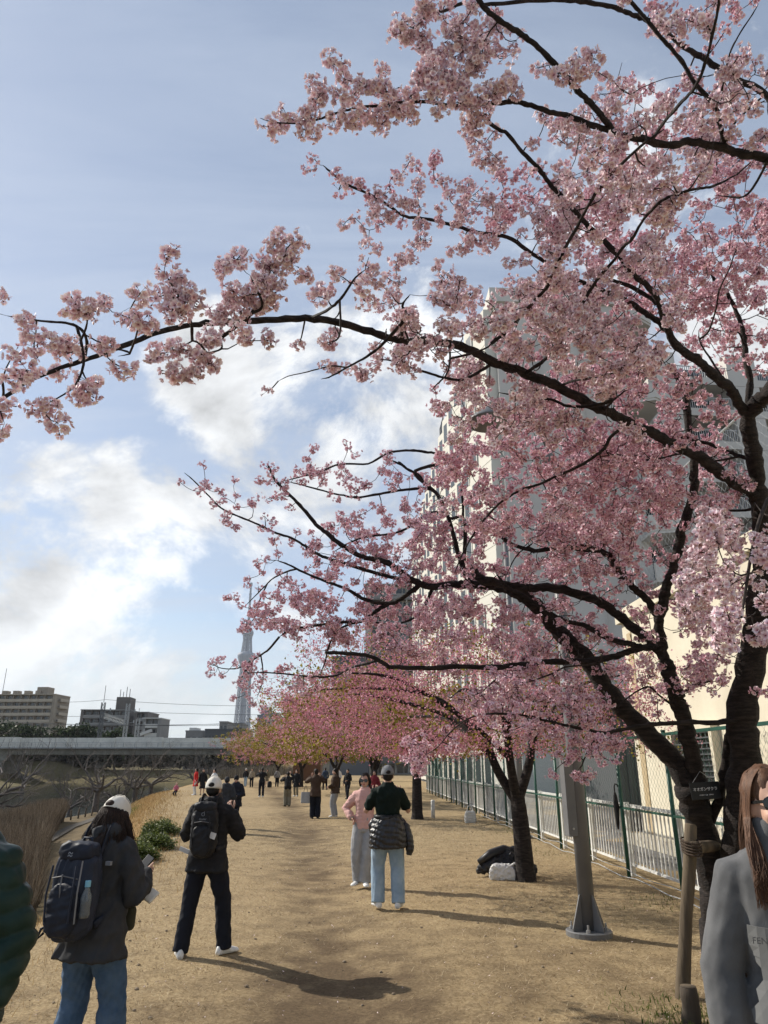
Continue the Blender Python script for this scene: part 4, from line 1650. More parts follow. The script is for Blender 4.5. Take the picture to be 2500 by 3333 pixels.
# stems
br(6.45, 6.35, 128, 100, ('F', [(2345, 3010), (2335, 2950), (2325, 2850), (2290, 2720), (2262, 2620), (2235, 2550)]))
br(6.35, 6.9, 88, 50, ('F', [(2262, 2620), (2225, 2515), (2139, 2417), (2049, 2327), (1973, 2244), (1928, 2176)]), ('7', [(380, 1080), (250, 950), (150, 830), (50, 730)]), ('6', [(1020, 900), (960, 870)]))
br(6.9, 7.7, 42, 10, ('6', [(1080, 940), (960, 880), (850, 850), (700, 835), (600, 830), (430, 850), (330, 820), (200, 740), (130, 690), (0, 655)]), ('5', [(1180, 640), (1080, 580), (980, 500), (890, 430), (800, 320), (700, 220), (620, 140), (580, 60), (560, 20)]))
br(6.35, 6.3, 66, 56, ('F', [(2285, 2650), (2290, 2590), (2267, 2507), (2245, 2417), (2222, 2327)]), ('7', [(1040, 1400), (1000, 1250), (960, 1130)]))
br(6.3, 6.8, 44, 34, ('7', [(960, 1130), (890, 1030), (790, 950), (640, 830), (520, 740), (400, 700), (200, 650), (60, 650)]), ('6', [(1000, 850), (850, 820), (740, 780), (700, 700)]))
br(6.3, 6.3, 46, 30, ('7', [(960, 1130), (935, 1000), (920, 870), (950, 760), (970, 650), (1010, 530), (1050, 400), (1080, 250), (1120, 130), (1160, 0)]), ('4', [(1160, 1500), (1160, 1350), (1120, 1230), (1100, 1000), (1060, 900), (980, 800)]))
br(6.3, 6.6, 36, 14, ('7', [(910, 840), (830, 720), (740, 640), (660, 560), (620, 490), (570, 420), (400, 385), (270, 380), (80, 400)]), ('6', [(1110, 605), (960, 560), (860, 480), (760, 440)]))
br(6.3, 6.2, 30, 16, ('7', [(940, 1060), (830, 1060), (700, 1090), (620, 1120), (500, 1140), (350, 1150), (150, 1150)]), ('6', [(1150, 1360), (1000, 1380), (830, 1395), (600, 1390), (400, 1400), (200, 1390), (140, 1395)]), ('5', [(1380, 1390), (1250, 1320), (1100, 1300), (950, 1290)]))
br(6.3, 6.6, 24, 12, ('7', [(800, 1060), (700, 1030), (580, 1000), (470, 930), (400, 900), (280, 870), (150, 800), (0, 700)]), ('6', [(930, 850), (860, 760)]))
# right stem
br(6.2, 5.9, 135, 92, ('F', [(2392, 2990), (2405, 2800), (2418, 2600), (2425, 2477), (2415, 2327), (2440, 2176), (2470, 2025), (2482, 1850)]))
br(5.9, 5.6, 66, 56, ('F', [(2482, 1850), (2480, 1720), (2468, 1600), (2455, 1500), (2440, 1420), (2432, 1350)]))
br(6.35, 6.2, 44, 34, ('F', [(2330, 2720), (2352, 2600), (2362, 2500), (2372, 2400), (2400, 2330)]))
br(5.6, 4.6, 46, 22, ('4', [(1530, 1140), (1440, 1010), (1390, 950), (1300, 870), (1200, 780), (1050, 680), (980, 560), (930, 400), (870, 300), (760, 200), (700, 130), (650, 60)]))
br(4.6, 3.9, 22, 8, ('4', [(650, 60)]), ('2', [(560, 1480), (430, 1340), (340, 1240), (280, 1180), (200, 1070), (100, 970), (0, 850)]), ('1', [(1600, 820), (1500, 740), (1450, 680), (1380, 620), (1300, 520), (1240, 410), (1170, 310), (1130, 230), (1060, 180)]))
br(5.2, 4.9, 26, 9, ('4', [(965, 560), (900, 470), (820, 420), (740, 370), (600, 300), (430, 240), (270, 170), (60, 40)]), ('1', [(1659, 1500), (1500, 1480), (1350, 1440), (1200, 1400), (1100, 1385), (1000, 1370), (900, 1300), (780, 1230), (660, 1180), (560, 1110), (490, 1050)]))
br(5.0, 4.9, 18, 12, ('4', [(900, 370), (800, 310), (700, 260), (590, 230), (480, 215)]))
br(5.6, 5.9, 34, 10, ('4', [(1545, 1150), (1550, 1000), (1550, 900), (1510, 750), (1500, 620), (1460, 480), (1400, 350), (1370, 300), (1280, 200), (1250, 60)]))
br(5.6, 4.0, 62, 36, ('4', [(1530, 1140), (1600, 1060), (1680, 980)]), ('F', [(2580, 1150), (2640, 900), (2600, 640), (2500, 523)]))
br(4.0, 3.7, 40, 5, ('F', [(2520, 535), (2500, 523)]), ('2', [(1500, 990), (1380, 950), (1200, 915), (1050, 930), (900, 900), (740, 860), (540, 800), (430, 750), (300, 720), (180, 680), (80, 650), (0, 650)]), ('1', [(1450, 670), (1300, 670), (1150, 645), (1000, 650), (860, 670), (740, 680), (600, 710), (500, 745), (400, 775), (320, 785), (170, 775), (90, 750)]))
br(3.8, 3.6, 26, 22, ('2', [(745, 860), (640, 740), (550, 650), (480, 590), (400, 500), (300, 400), (200, 300), (100, 220), (0, 160)]), ('1', [(1550, 80), (1480, 0)]), ('F', [(1530, -60), (1480, -140)]))
br(5.0, 4.4, 34, 12, ('F', [(2630, 820), (2600, 560), (2560, 380)]), ('2', [(1650, 480), (1400, 370), (1260, 290), (1170, 260), (1080, 210), (980, 140), (880, 100), (800, 80), (690, 45), (560, 20), (400, 5), (200, 2)]), ('1', [(1500, 30), (1380, 20), (1280, 60), (1200, 80), (1130, 120), (1080, 170), (1000, 150)]))
br(3.9, 3.7, 16, 14, ('2', [(1430, 940), (1390, 800), (1350, 680), (1210, 530), (1130, 410), (1050, 310), (980, 240), (900, 140), (850, 80), (780, 0)]), ('F', [(2020, -60)]))
br(3.6, 3.0, 14, 10, ('2', [(1110, 900), (1130, 760), (1180, 640), (1230, 530), (1270, 370), (1310, 200), (1340, 60), (1350, -80)]))
br(3.7, 3.4, 10, 4, ('2', [(1380, 700), (1420, 370), (1470, 230), (1560, 90), (1600, 20)]))
br(3.9, 3.9, 12, 5, ('2', [(1430, 940), (1450, 800), (1550, 680), (1650, 600)]), ('F', [(2560, 270)]))
br(4.0, 4.2, 10, 5, ('2', [(1600, 1270), (1500, 1260), (1320, 1240)]))
# the long limb reaching left
br(5.9, 3.0, 52, 15, ('F', [(2482, 1660)]), ('4', [(1560, 1640), (1440, 1580), (1300, 1480), (1180, 1400), (1000, 1310), (900, 1260), (770, 1210), (640, 1140), (500, 1080), (370, 1010), (220, 930), (100, 890), (0, 850)]),
   ('3', [(1500, 800), (1350, 720), (1250, 680), (1100, 650), (1000, 645), (860, 640), (750, 615), (600, 570), (420, 520), (220, 490), (60, 495)]), ('D', [(510, 695), (430, 700), (350, 715), (290, 738), (210, 768), (130, 795), (60, 825), (15, 855)]), ('F', [(-40, 1330), (-120, 1400)]))
br(3.2, 3.0, 14, 6, ('L', [(545, 540), (480, 510), (400, 480), (310, 465), (200, 460), (100, 445), (30, 435)]))
br(3.1, 3.0, 12, 5, ('L', [(435, 610), (400, 670), (330, 740), (250, 790), (210, 810)]))
br(3.05, 2.95, 11, 6, ('L', [(65, 715), (0, 700), (-60, 720)]))
br(3.4, 3.3, 10, 4, ('L', [(600, 550), (570, 595), (510, 610)]))
br(3.6, 3.5, 12, 5, ('L', [(1085, 485), (1000, 540), (960, 580), (880, 600), (840, 615)]))
br(3.5, 3.45, 9, 4, ('L', [(870, 490), (830, 540), (770, 580)]))
br(3.7, 3.7, 16, 7, ('L', [(1230, 440), (1190, 390), (1180, 300), (1200, 200), (1230, 150)]))
br(3.6, 3.6, 12, 6, ('L', [(1150, 450), (1135, 380), (1080, 260)]))
br(3.35, 3.3, 12, 5, ('L', [(825, 470), (820, 430), (760, 330), (715, 260)]))
br(3.25, 3.2, 9, 4, ('L', [(640, 520), (600, 450), (560, 400)]))
br(3.1, 3.0, 9, 4, ('L', [(430, 490), (380, 430), (340, 400)]))
br(2.95, 2.95, 9, 4, ('L', [(10, 780), (5, 850), (20, 900)]))
br(3.9, 3.9, 13, 6, ('3', [(425, 500), (430, 430), (450, 350), (520, 230), (600, 160)]))
br(4.2, 4.1, 16, 7, ('3', [(1000, 620), (920, 520), (880, 450), (850, 400), (900, 330)]))
br(4.2, 4.5, 14, 5, ('3', [(880, 655), (760, 700), (640, 750), (500, 810), (370, 880), (300, 900)]))
br(4.4, 4.3, 10, 5, ('3', [(1320, 750), (1200, 840), (1110, 910), (1040, 980)]))
br(4.6, 4.8, 13, 7, ('3', [(1600, 870), (1450, 900), (1290, 930), (1150, 900), (1030, 860), (900, 820), (800, 780), (720, 770)]))
br(4.3, 4.4, 9, 4, ('3', [(1000, 680), (900, 730), (820, 750)]))
br(3.9, 3.9, 9, 4, ('3', [(490, 570), (420, 630), (330, 660)]))
br(4.5, 4.7, 7, 3, ('3', [(500, 800), (390, 800), (280, 830), (170, 860), (80, 880), (0, 920)]))
br(4.5, 4.4, 9, 4, ('3', [(1400, 760), (1440, 680), (1500, 580)]))
# shoots crossing in front
br(4.4, 3.5, 15, 10, ('4', [(5, 850), (60, 690), (150, 480), (210, 330), (250, 150)]), ('2', [(520, 1310), (600, 1180), (680, 1090), (850, 930), (1000, 820)]))
br(4.6, 3.3, 15, 9, ('4', [(215, 915), (290, 830), (370, 690), (480, 440), (570, 240), (650, 110), (710, 0)]), ('2', [(800, 1520), (870, 1390), (980, 1280), (1060, 1240), (1200, 1200), (1320, 1180), (1480, 1100)]))
br(4.8, 4.7, 11, 5, ('4', [(370, 1005), (400, 930), (450, 900), (560, 870), (680, 855)]))
br(5.0, 4.8, 11, 5, ('4', [(655, 1140), (650, 1040), (680, 990), (720, 970)]))
br(5.0, 5.3, 14, 7, ('4', [(560, 1110), (440, 1110), (300, 1090), (200, 1040), (0, 1020)]), ('3', [(1500, 990)]))
br(5.2, 5.6, 14, 6, ('4', [(770, 1215), (740, 1240), (640, 1300), (580, 1380), (480, 1450), (350, 1515), (250, 1550)]), ('6', [(1150, 160), (1070, 180), (1000, 210), (880, 290), (760, 420), (680, 540), (620, 660), (580, 760)]))
br(5.8, 6.0, 16, 9, ('4', [(1540, 1420), (1440, 1400), (1350, 1370), (1200, 1320), (1000, 1280), (850, 1300)]))
br(5.8, 5.6, 9, 5, ('4', [(1500, 1400), (1300, 1440), (1100, 1400), (900, 1440), (760, 1440), (640, 1410), (500, 1430)]))
br(5.6, 5.4, 10, 4, ('4', [(1300, 870), (1260, 760), (1200, 650), (1190, 570)]))
br(5.4, 5.0, 8, 4, ('4', [(1200, 640), (1260, 580), (1310, 420), (1330, 300), (1400, 150), (1450, 0)]))
br(5.7, 5.6, 8, 4, ('4', [(1500, 640), (1450, 580), (1350, 590)]))
br(6.0, 6.0, 12, 5, ('7', [(1560, 20), (1500, 110), (1300, 130), (1100, 120)]))
# low reaches
br(6.2, 5.4, 26, 8, ('7', [(1640, 1280), (1560, 1480), (1430, 1530), (1200, 1540), (1000, 1555), (850, 1570), (700, 1600), (580, 1630)]), ('Z', [(960, 580), (830, 555), (700, 525), (620, 505), (480, 490)]))
br(5.8, 5.5, 9, 4, ('Z', [(1060, 550), (980, 570), (910, 610), (870, 680), (840, 760)]))
br(6.2, 6.1, 12, 5, ('7', [(1090, 1400), (1150, 1330), (1230, 1290), (1310, 1280)]))
br(6.2, 6.0, 10, 4, ('7', [(990, 1535), (900, 1400), (840, 1320), (700, 1400), (620, 1500)]))
br(6.0, 5.8, 8, 4, ('7', [(600, 1110), (480, 1160), (300, 1180), (200, 1230), (0, 1290)]), ('6', [(900, 1450), (760, 1560), (640, 1600)]))
br(5.6, 5.2, 8, 3, ('Z', [(480, 490), (380, 500), (300, 560), (230, 640), (170, 680)]))
# left lower crown
br(7.3, 7.9, 16, 4, ('6', [(330, 830), (180, 800), (0, 750)]), ('5', [(1090, 700), (1000, 670), (920, 640), (820, 580), (720, 520), (600, 480), (500, 430), (380, 380), (250, 320), (150, 220), (60, 130), (0, 80)]))
br(7.2, 7.4, 20, 8, ('6', [(720, 690), (640, 560), (560, 350), (480, 210), (400, 160), (340, 100), (270, 60), (200, 10)]), ('3', [(850, 1480), (760, 1440)]))
br(7.3, 7.6, 12, 5, ('6', [(430, 185), (380, 180)]), ('5', [(1500, 190), (1350, 215), (1180, 245), (1050, 230), (930, 200), (800, 165), (700, 140)]))
br(7.2, 7.5, 14, 5, ('6', [(420, 190), (300, 60)]), ('3', [(1200, 1440), (1100, 1400), (1000, 1390), (900, 1380), (750, 1400), (620, 1470), (430, 1475), (280, 1530), (0, 1600)]))
br(7.0, 7.4, 16, 5, ('6', [(700, 700), (690, 380), (580, 375), (500, 340)]), ('5', [(1659, 350), (1560, 420), (1450, 480), (1330, 500), (1200, 520), (1100, 560), (1000, 620)]))
br(7.2, 7.6, 20, 6, ('5', [(1590, 850), (1480, 930), (1380, 970), (1220, 940), (1120, 880), (1030, 840), (920, 800), (800, 750), (700, 700), (620, 670)]))
br(7.3, 7.4, 16, 6, ('5', [(1380, 970), (1290, 1020), (1200, 1085), (1050, 1090), (900, 1110), (720, 1140), (640, 1190)]))
br(7.3, 7.5, 11, 4, ('5', [(1190, 1095), (1080, 1120), (1010, 1180), (970, 1270), (950, 1360), (910, 1450)]))
br(7.2, 7.2, 12, 5, ('6', [(470, 960), (380, 1050), (280, 1090), (140, 1100), (0, 1085)]), ('5', [(1240, 1090)]))
br(6.5, 6.7, 10, 4, ('5', [(1250, 1430), (1100, 1440), (1000, 1470), (860, 1460), (700, 1440), (550, 1430), (430, 1430)]))
br(7.5, 7.7, 9, 3, ('5', [(640, 1190), (560, 1280), (450, 1350), (360, 1400), (250, 1400), (170, 1360)]))
br(7.5, 7.6, 7, 3, ('5', [(450, 1350), (400, 1430), (380, 1500), (400, 1560)]))
br(7.5, 7.6, 6, 3, ('5', [(550, 1360), (540, 1450), (520, 1520), (490, 1600)]))
br(7.6, 7.8, 8, 3, ('5', [(800, 680), (700, 730), (600, 790), (540, 850), (470, 920), (400, 990)]))
br(7.6, 7.8, 6, 3, ('5', [(540, 860), (500, 960), (480, 1050), (400, 1150)]))
br(6.9, 6.9, 12, 5, ('6', [(800, 290), (690, 170), (640, 100), (580, 70), (450, 40)]))
br(6.4, 6.4, 10, 4, ('6', [(1659, 400), (1450, 440), (1300, 490), (1200, 520), (1120, 550), (1000, 640), (920, 790)]))

tree = empty('cherry_tree', (2.95, 7.2, 0), 0, 'nearest huge cherry tree with dark forked stems and pale pink blossom filling the right side', 'tree')
sk = Skeleton()
thin_nodes = []
heavy = []
for bi, (d0, d1, w0, w1, pts_) in enumerate(BR):
    m = len(pts_)
    seg = np.concatenate([[0], np.cumsum([math.hypot(pts_[i + 1][0] - pts_[i][0], pts_[i + 1][1] - pts_[i][1]) for i in range(m - 1)])])
    tt = seg / seg[-1]
    raw = np.array([(x, y, d0 + (d1 - d0) * t, (w0 + (w1 - w0) * t ** .85)) for (x, y), t in zip(pts_, tt)])
    sm_ = catmull(raw, 5)
    P3 = np.array([tuple(at(x, y, d)) for x, y, d, w_ in sm_])
    rad = np.array([w_ * d / FPX * .5 for x, y, d, w_ in sm_]).clip(.0018)
    if bi not in (0, 9):
        S_ = np.array(sk.P)
        j_ = int(np.argmin(np.sum((S_ - P3[0]) ** 2, axis=1)))
        dv_ = S_[j_] - P3[0]
        if np.linalg.norm(dv_) < .6:
            fall = np.clip(1 - np.linspace(0, 1, len(P3)) * 1.6, 0, 1) ** 2
            P3 = P3 + dv_[None, :] * fall[:, None]
    jit = rng.normal(0, 1, P3.shape) * np.minimum(rad * .10, .006)[:, None]
    jit[0] = jit[-1] = 0
    P3 = P3 + jit
    rad = rad * (1 + rng.normal(0, .07, len(rad)))
    rad *= .86 if w0 > 60 else .76 if w0 > 25 else .90
    if w1 < 16:
        rad[-4:] *= np.array((.9, .75, .55, .3))
    else:
        rad[-1] *= .6
    if bi in (0, 9):
        P3[0][2] = min(P3[0][2], -.15)
        rad[0] *= 1.35
        rad[1] *= 1.12
    n = 14 if w0 > 60 else 10 if w0 > 25 else 7
    V_, F_ = tube_np(P3, rad, n, True)
    mb = MB()
    mb.add(V_, F_)
    world_parent(mb.build('trunk' if w0 > 80 and bi in (0, 9) else 'branch', bark if w0 > 9 else twig_m, smooth=True), tree)
    sk.add(P3, rad)
    heavy += [(*p_, r0_) for p_, r0_ in zip(P3, rad) if r0_ > .02]
    for i in range(len(P3) - 1):
        if rad[i] < .012:
            L_ = np.linalg.norm(P3[i + 1] - P3[i])
            if d1 > 3.45 or rng.uniform() < .45:
                thin_nodes.append((P3[i], P3[i + 1], rad[i], L_))

# where blossom hangs: named clumps (pixel, distance) and fields of it (ellipse in the photo, distance range, number)
pts_b = []


def clump(t, lst, d, n=2, s=.07):
    for (x, y) in lst:
        fx, fy = tp_(t, x, y)
        c = np.array(at(fx, fy, d))
        for _ in range(n):
            pts_b.append(c + rng.normal(0, s, 3))


clump('L', [(20, 390), (120, 440), (160, 500), (260, 410), (330, 400), (370, 380), (290, 500), (230, 540), (90, 690), (150, 720), (130, 800), (190, 830), (230, 850), (330, 770), (370, 790), (20, 870), (40, 920)], 3.0, 1, .03)
clump('L', [(600, 360), (540, 430), (620, 450), (640, 480), (500, 440), (450, 550), (520, 640), (400, 640), (470, 620), (240, 610), (330, 590), (290, 650)], 3.15, 1, .03)
clump('L', [(710, 210), (760, 240), (700, 320), (740, 290), (760, 380), (820, 340), (840, 380), (790, 430), (850, 420)], 3.3, 1, .03)
clump('L', [(1200, 130), (1250, 170), (1180, 180), (1060, 200), (1020, 250), (1110, 230), (1190, 250), (1250, 250), (1080, 310), (1150, 310), (1220, 330), (1000, 340), (950, 410), (990, 440), (1090, 380), (1170, 370), (1040, 370)], 3.65, 2, .045)
clump('L', [(680, 590), (740, 580), (720, 640), (790, 660), (860, 590), (770, 690), (830, 670), (870, 680), (920, 540), (900, 610), (940, 560), (1060, 520), (1110, 520), (1140, 560)], 3.5, 1, .03)
clump('L', [(1410, 350), (1450, 320), (1480, 420), (1580, 240), (1620, 220), (1640, 270), (1540, 280), (1600, 390)], 3.95, 1, .03)
clump('1', [(210, 780), (270, 760), (370, 740), (350, 830), (440, 770), (390, 680), (500, 540), (490, 640), (460, 610), (570, 690), (540, 810), (600, 800), (580, 360), (610, 410), (610, 490), (640, 560), (700, 590), (720, 560), (690, 660), (700, 740), (810, 560), (850, 500), (870, 450), (900, 640), (930, 590), (850, 760), (930, 740), (1060, 640), (1080, 700)], 3.72, 1, .03)
clump('1', [(1130, 560), (1150, 460), (1170, 440), (1050, 500), (1280, 620), (1290, 690), (1390, 600), (1420, 700), (1400, 740), (1460, 810), (1540, 570), (1540, 640), (1600, 480), (1620, 560), (1360, 310), (1400, 290), (1360, 500), (1430, 400), (1460, 460)], 3.75, 2, .045)
clump('1', [(930, 190), (990, 150), (1010, 200), (1070, 210), (1110, 240), (1140, 270), (1150, 350), (1210, 330), (1230, 420), (1260, 400), (1240, 500), (1230, 540), (1090, 100), (1200, 50), (1230, 30), (1340, 70), (1370, 110), (1430, 130), (1460, 180), (1530, 250), (1560, 300), (1600, 200), (1640, 270)], 3.9, 2, .045)
clump('1', [(475, 1075), (680, 1220), (770, 1230), (830, 1270), (860, 1310), (880, 1250), (650, 1440), (720, 1430), (770, 1470), (870, 1390), (940, 1370), (890, 1440), (1040, 1110), (1150, 980), (1110, 1020), (1170, 1080), (1190, 1130), (1060, 1310), (1030, 1360), (1140, 1280), (1060, 1440), (1130, 1520), (1080, 1590), (1050, 1540), (1250, 1260), (1230, 1360), (1300, 1290), (1330, 1390), (1290, 1440), (1380, 1300), (1450, 1230), (1400, 1190), (1480, 1130), (1560, 1150), (1280, 1550), (1400, 1540), (1420, 1480), (1500, 1580), (1570, 1540), (1600, 1220), (1610, 1380), (1640, 1450)], 4.9, 2, .06)
clump('1', [(1470, 910), (1520, 960), (1590, 980), (1630, 1020)], 4.3, 2, .05)


def field(n, cx, cy, rx, ry, da, db, seed):
    """blossom through a region of the crown"""
    r_ = np.random.default_rng(seed)
    a, q = r_.uniform(0, 2 * math.pi, n), np.sqrt(r_.uniform(0, 1, n))
    d = r_.uniform(da, db, n)
    X, Y_ = (cx + rx * q * np.cos(a)) * 1.507, (cy + ry * q * np.sin(a)) * 1.507
    m = int(n * .27)
    for x, y, dd in zip(X[:m], Y_[:m], d[:m]):
        if y < 2560 and not (x > 2000 and y > 2480):
            c = np.array(at(x, y, dd))
            pts_b.append(c)
            for _ in range(r_.integers(1, 5)):
                pts_b.append(c + r_.normal(0, .062, 3))


# (D pixels) upper right, near
field(93, 1420, 190, 260, 190, 3.5, 5.0, 1)
field(37, 1560, 110, 130, 140, 3.3, 4.6, 2)
field(80, 1380, 330, 220, 150, 3.5, 5.0, 3)
field(80, 1300, 480, 170, 120, 3.8, 5.4, 4)
field(37, 1580, 270, 110, 90, 3.3, 4.8, 5)
# upper right, behind
field(420, 1480, 480, 240, 210, 5.2, 7.0, 6)
field(260, 1590, 640, 150, 170, 5.2, 7.2, 7)
field(74, 1200, 420, 170, 90, 4.6, 5.6, 8)
# middle belt along the long limb
field(142, 1150, 690, 190, 100, 4.0, 5.0, 9)
field(215, 1330, 690, 180, 150, 4.2, 5.4, 10)
field(161, 1080, 860, 150, 90, 4.6, 6.0, 11)
field(55, 900, 660, 110, 90, 3.9, 4.6, 12)
field(43, 790, 770, 120, 50, 4.2, 4.9, 13)
field(300, 1340, 880, 240, 100, 4.8, 6.4, 14)
# centre
field(560, 1200, 1050, 290, 130, 5.2, 7.0, 15)
field(480, 1400, 1080, 220, 180, 5.2, 7.0, 16)
field(396, 1080, 1230, 300, 150, 6.2, 7.8, 17)
field(248, 1350, 1250, 230, 110, 5.6, 7.0, 18)
field(266, 860, 1200, 200, 110, 6.8, 8.0, 19)
field(64, 800, 1010, 190, 60, 7.2, 7.8, 20)
field(200, 700, 1325, 150, 60, 7.0, 7.9, 21)
field(250, 1060, 1365, 250, 78, 6.0, 7.4, 22)
field(223, 1280, 1440, 260, 80, 5.6, 7.0, 23)
field(142, 1560, 1230, 100, 160, 4.0, 6.4, 24)
field(93, 1480, 1390, 140, 90, 5.4, 6.6, 25)
field(93, 1130, 1530, 150, 60, 5.2, 6.2, 26)
field(28, 1260, 1600, 70, 55, 5.2, 5.9, 27)
clump('5', [(370, 205), (480, 250), (490, 160), (560, 90), (620, 50), (640, 90), (570, 280), (680, 260), (740, 110), (50, 130), (100, 210), (150, 250), (220, 280), (180, 180), (290, 350), (330, 340), (410, 340), (370, 420), (560, 400), (540, 470), (670, 510), (740, 480), (450, 750), (530, 700), (560, 660), (460, 870), (390, 960), (350, 1010), (480, 1060), (400, 1140), (560, 940), (510, 940), (640, 860), (580, 1050), (630, 1070), (690, 1090), (220, 1430), (280, 1430), (340, 1420), (400, 1400), (480, 1370), (500, 1450), (380, 1560), (420, 1570), (510, 1530), (490, 1610), (660, 1410), (690, 1400), (800, 1540), (830, 1530), (880, 1470)], 7.5, 2, .07)
clump('7', [(1480, 900), (1420, 880), (1540, 900), (1460, 960), (1560, 850)], 2.9, 3, .035)
clump('7', [(1380, 640), (1400, 560), (1340, 300), (1290, 300), (1200, 330), (1600, 420), (1620, 600), (1640, 740), (1580, 310), (1650, 300)], 3.3, 2, .04)
br_pts = [(tp_('7', 1659, 50)), (tp_('7', 1600, 200)), (tp_('7', 1550, 400)), (tp_('7', 1510, 650)), (tp_('7', 1490, 780)), (tp_('7', 1480, 850))]
P3 = catmull([tuple(at(x, y, 3.6 - .12 * i)) for i, (x, y) in enumerate(br_pts)], 5)
o = MB()
o.tube(P3, np.linspace(.011, .004, len(P3)), 7)
world_parent(o.build('branch', twig_m, smooth=True), tree)
sk.add(P3, np.linspace(.011, .004, len(P3)))
o = MB()
P3b = catmull([tuple(at(2640, 1500, 4.6)), tuple(at(2560, 1580, 4.0)), tuple(P3[0])], 5)
o.tube(P3b, .012, 7)
world_parent(o.build('branch', twig_m, smooth=True), tree)
clump('Z', [(1290, 70), (1330, 60), (1200, 160), (900, 280), (930, 290), (880, 530), (960, 590), (920, 640), (830, 610), (810, 690), (850, 780), (880, 760), (910, 690), (140, 650), (130, 670), (160, 690), (740, 720), (1400, 270), (1480, 360), (1450, 340), (1600, 290), (1610, 390), (1560, 230)], 5.5, 2, .05)
clump('Z', [(120, 640), (150, 670), (140, 690)], 5.2, 3, .04)

tw, ends = grow(sk, pts_b, rng)
# spurs straight off the thinner wood
spur = []
for a, b, r0, L_ in thin_nodes:
    for _ in range(rng.poisson(L_ / .13 * .42)):
        t = rng.uniform()
        c = a + (b - a) * t
        dv = rng.normal(0, 1, 3)
        dv /= np.linalg.norm(dv)
        e = c + dv * rng.uniform(.03, .13)
        spur.append(([c, (c + e) / 2 + rng.normal(0, .006, 3), e], [.0044, .0038, .003]))
        ends.append(e)
# bare shoots with buds
bud_P = []
for _ in range(120):
    i = rng.integers(0, len(tw))
    c = tw[i][0][-1]
    dv = np.array((rng.normal(-.2, .7), rng.normal(0, .5), abs(rng.normal(.5, .5))))
    dv /= np.linalg.norm(dv)
    L_ = rng.uniform(.05, .16)
    spur.append(([c, c + dv * L_ * .5 + rng.normal(0, .008, 3), c + dv * L_], [.0032, .0026, .0016]))
tag(world_parent(obj('twigs', tubes_mesh('twigs', tw + spur, 4), twig_m), tree), kind='stuff')

# more blossom along the longer twigs
ends = np.array(ends)
extra = []
for pl, rads in tw:
    L_ = np.linalg.norm(np.array(pl[-1]) - np.array(pl[0]))
    for _ in range(rng.poisson(max(0, L_ - .12) / .24)):
        extra.append(np.array(pl[rng.integers(1, len(pl))]) + rng.normal(0, .02, 3))
allc = np.concatenate([ends, np.array(extra)])


def photo_xy(A):
    q = A - np.array((0, 0, CAMZ))
    c, s_n = math.cos(TILT), math.sin(TILT)
    d = q[:, 1] * c + q[:, 2] * s_n
    return np.stack([1250 + FPX * q[:, 0] / d, 1666.5 - FPX * (q[:, 2] * c - q[:, 1] * s_n) / d], 1), d


hv = np.array(heavy)
hxy, hd = photo_xy(hv[:, :3])
hw = hv[:, 3] * FPX / hd
axy, ad = photo_xy(allc)
keep = np.ones(len(allc), dtype=bool)
for i in range(len(allc)):
    dd = np.hypot(hxy[:, 0] - axy[i, 0], hxy[:, 1] - axy[i, 1])
    if np.any((dd < hw + .055 * FPX / ad[i]) & (ad[i] < hd + .04)) and rng.uniform() < .72:
        keep[i] = False
allc = allc[keep]
camv = np.array((0, 0, CAMZ))
dist = np.linalg.norm(allc - camv, axis=1)
order = np.argsort(dist)
near, rest = order[:300], order[300:]
# twelve blossom clusters shared by the 300 nearest
cl_meshes = []
for s in range(12):
    r_ = np.random.default_rng(100 + s)
    P_, D_ = cluster_arrays(np.zeros((1, 3)), int(r_.integers(20, 28)), np.array([r_.uniform(.044, .058)]), r_)
    me = flowers_mesh('blossom_cluster', P_, D_, r_, .95, np.zeros_like(P_), .55)
    me.materials.append(petal_near)
    me.materials.append(calyx_m)
    cl_meshes.append(me)
for i in near:
    o = obj('blossom_cluster', cl_meshes[rnd.randrange(12)], None, tree)
    o.location = allc[i] - np.array(tree.location)
    o.rotation_euler = (rnd.uniform(-.5, .5), rnd.uniform(-.5, .5), rnd.uniform(0, 6.28))
    o.scale = [rnd.uniform(.85, 1.2)] * 3
C = allc[rest]
dr = dist[rest]
for nm, sel, nf, mt_, st_ in (('blossoms', dr < 5.4, 20, petal_near, .5), ('blossoms', dr >= 5.4, 17, petal_far, .45)):
    Cs = C[sel]
    sz = rng.uniform(.036, .060, len(Cs))
    P_, D_ = cluster_arrays(Cs, nf, sz, rng)
    keep = rng.uniform(0, 1, len(P_)) < np.repeat(rng.uniform(.55, 1.1, len(Cs)), nf)
    me = flowers_mesh(nm, P_[keep], D_[keep], rng, .95, np.repeat(Cs, nf, axis=0)[keep], st_)
    me.materials.append(mt_)
    me.materials.append(calyx_m)
    tag(world_parent(obj(nm, me), tree), kind='stuff')
print('near tree clusters', len(allc), 'twigs', len(tw))


# ------------------------------------------------------------------ the row of cherries behind
def quads_cloud(name, P, size, r_, attrs_rnd=None, D=None, tri=False):
    """small folded petal or leaf pairs at P"""
    n = len(P)
    Fm = frames(r_.normal(0, 1, (n, 3)) if D is None else D + r_.normal(0, .5, (n, 3)), r_)
    T = np.array([(-.5, 0, .0), (0, -.42, .12), (.5, 0, 0), (0, .42, .12)])
    sc = size * r_.uniform(.7, 1.3, n)
    V = np.einsum('nij,mj->nmi', Fm, T) * sc[:, None, None] + P[:, None, :]
    Q = np.arange(n * 4).reshape(n, 4)
    rv = r_.uniform(0, 1, n) if attrs_rnd is None else attrs_rnd
    return np_mesh(name, V.reshape(-1, 3), Q, {'rnd': np.repeat(rv, 4), 'tip': np.tile([.1, .6, 1, .6], n)})


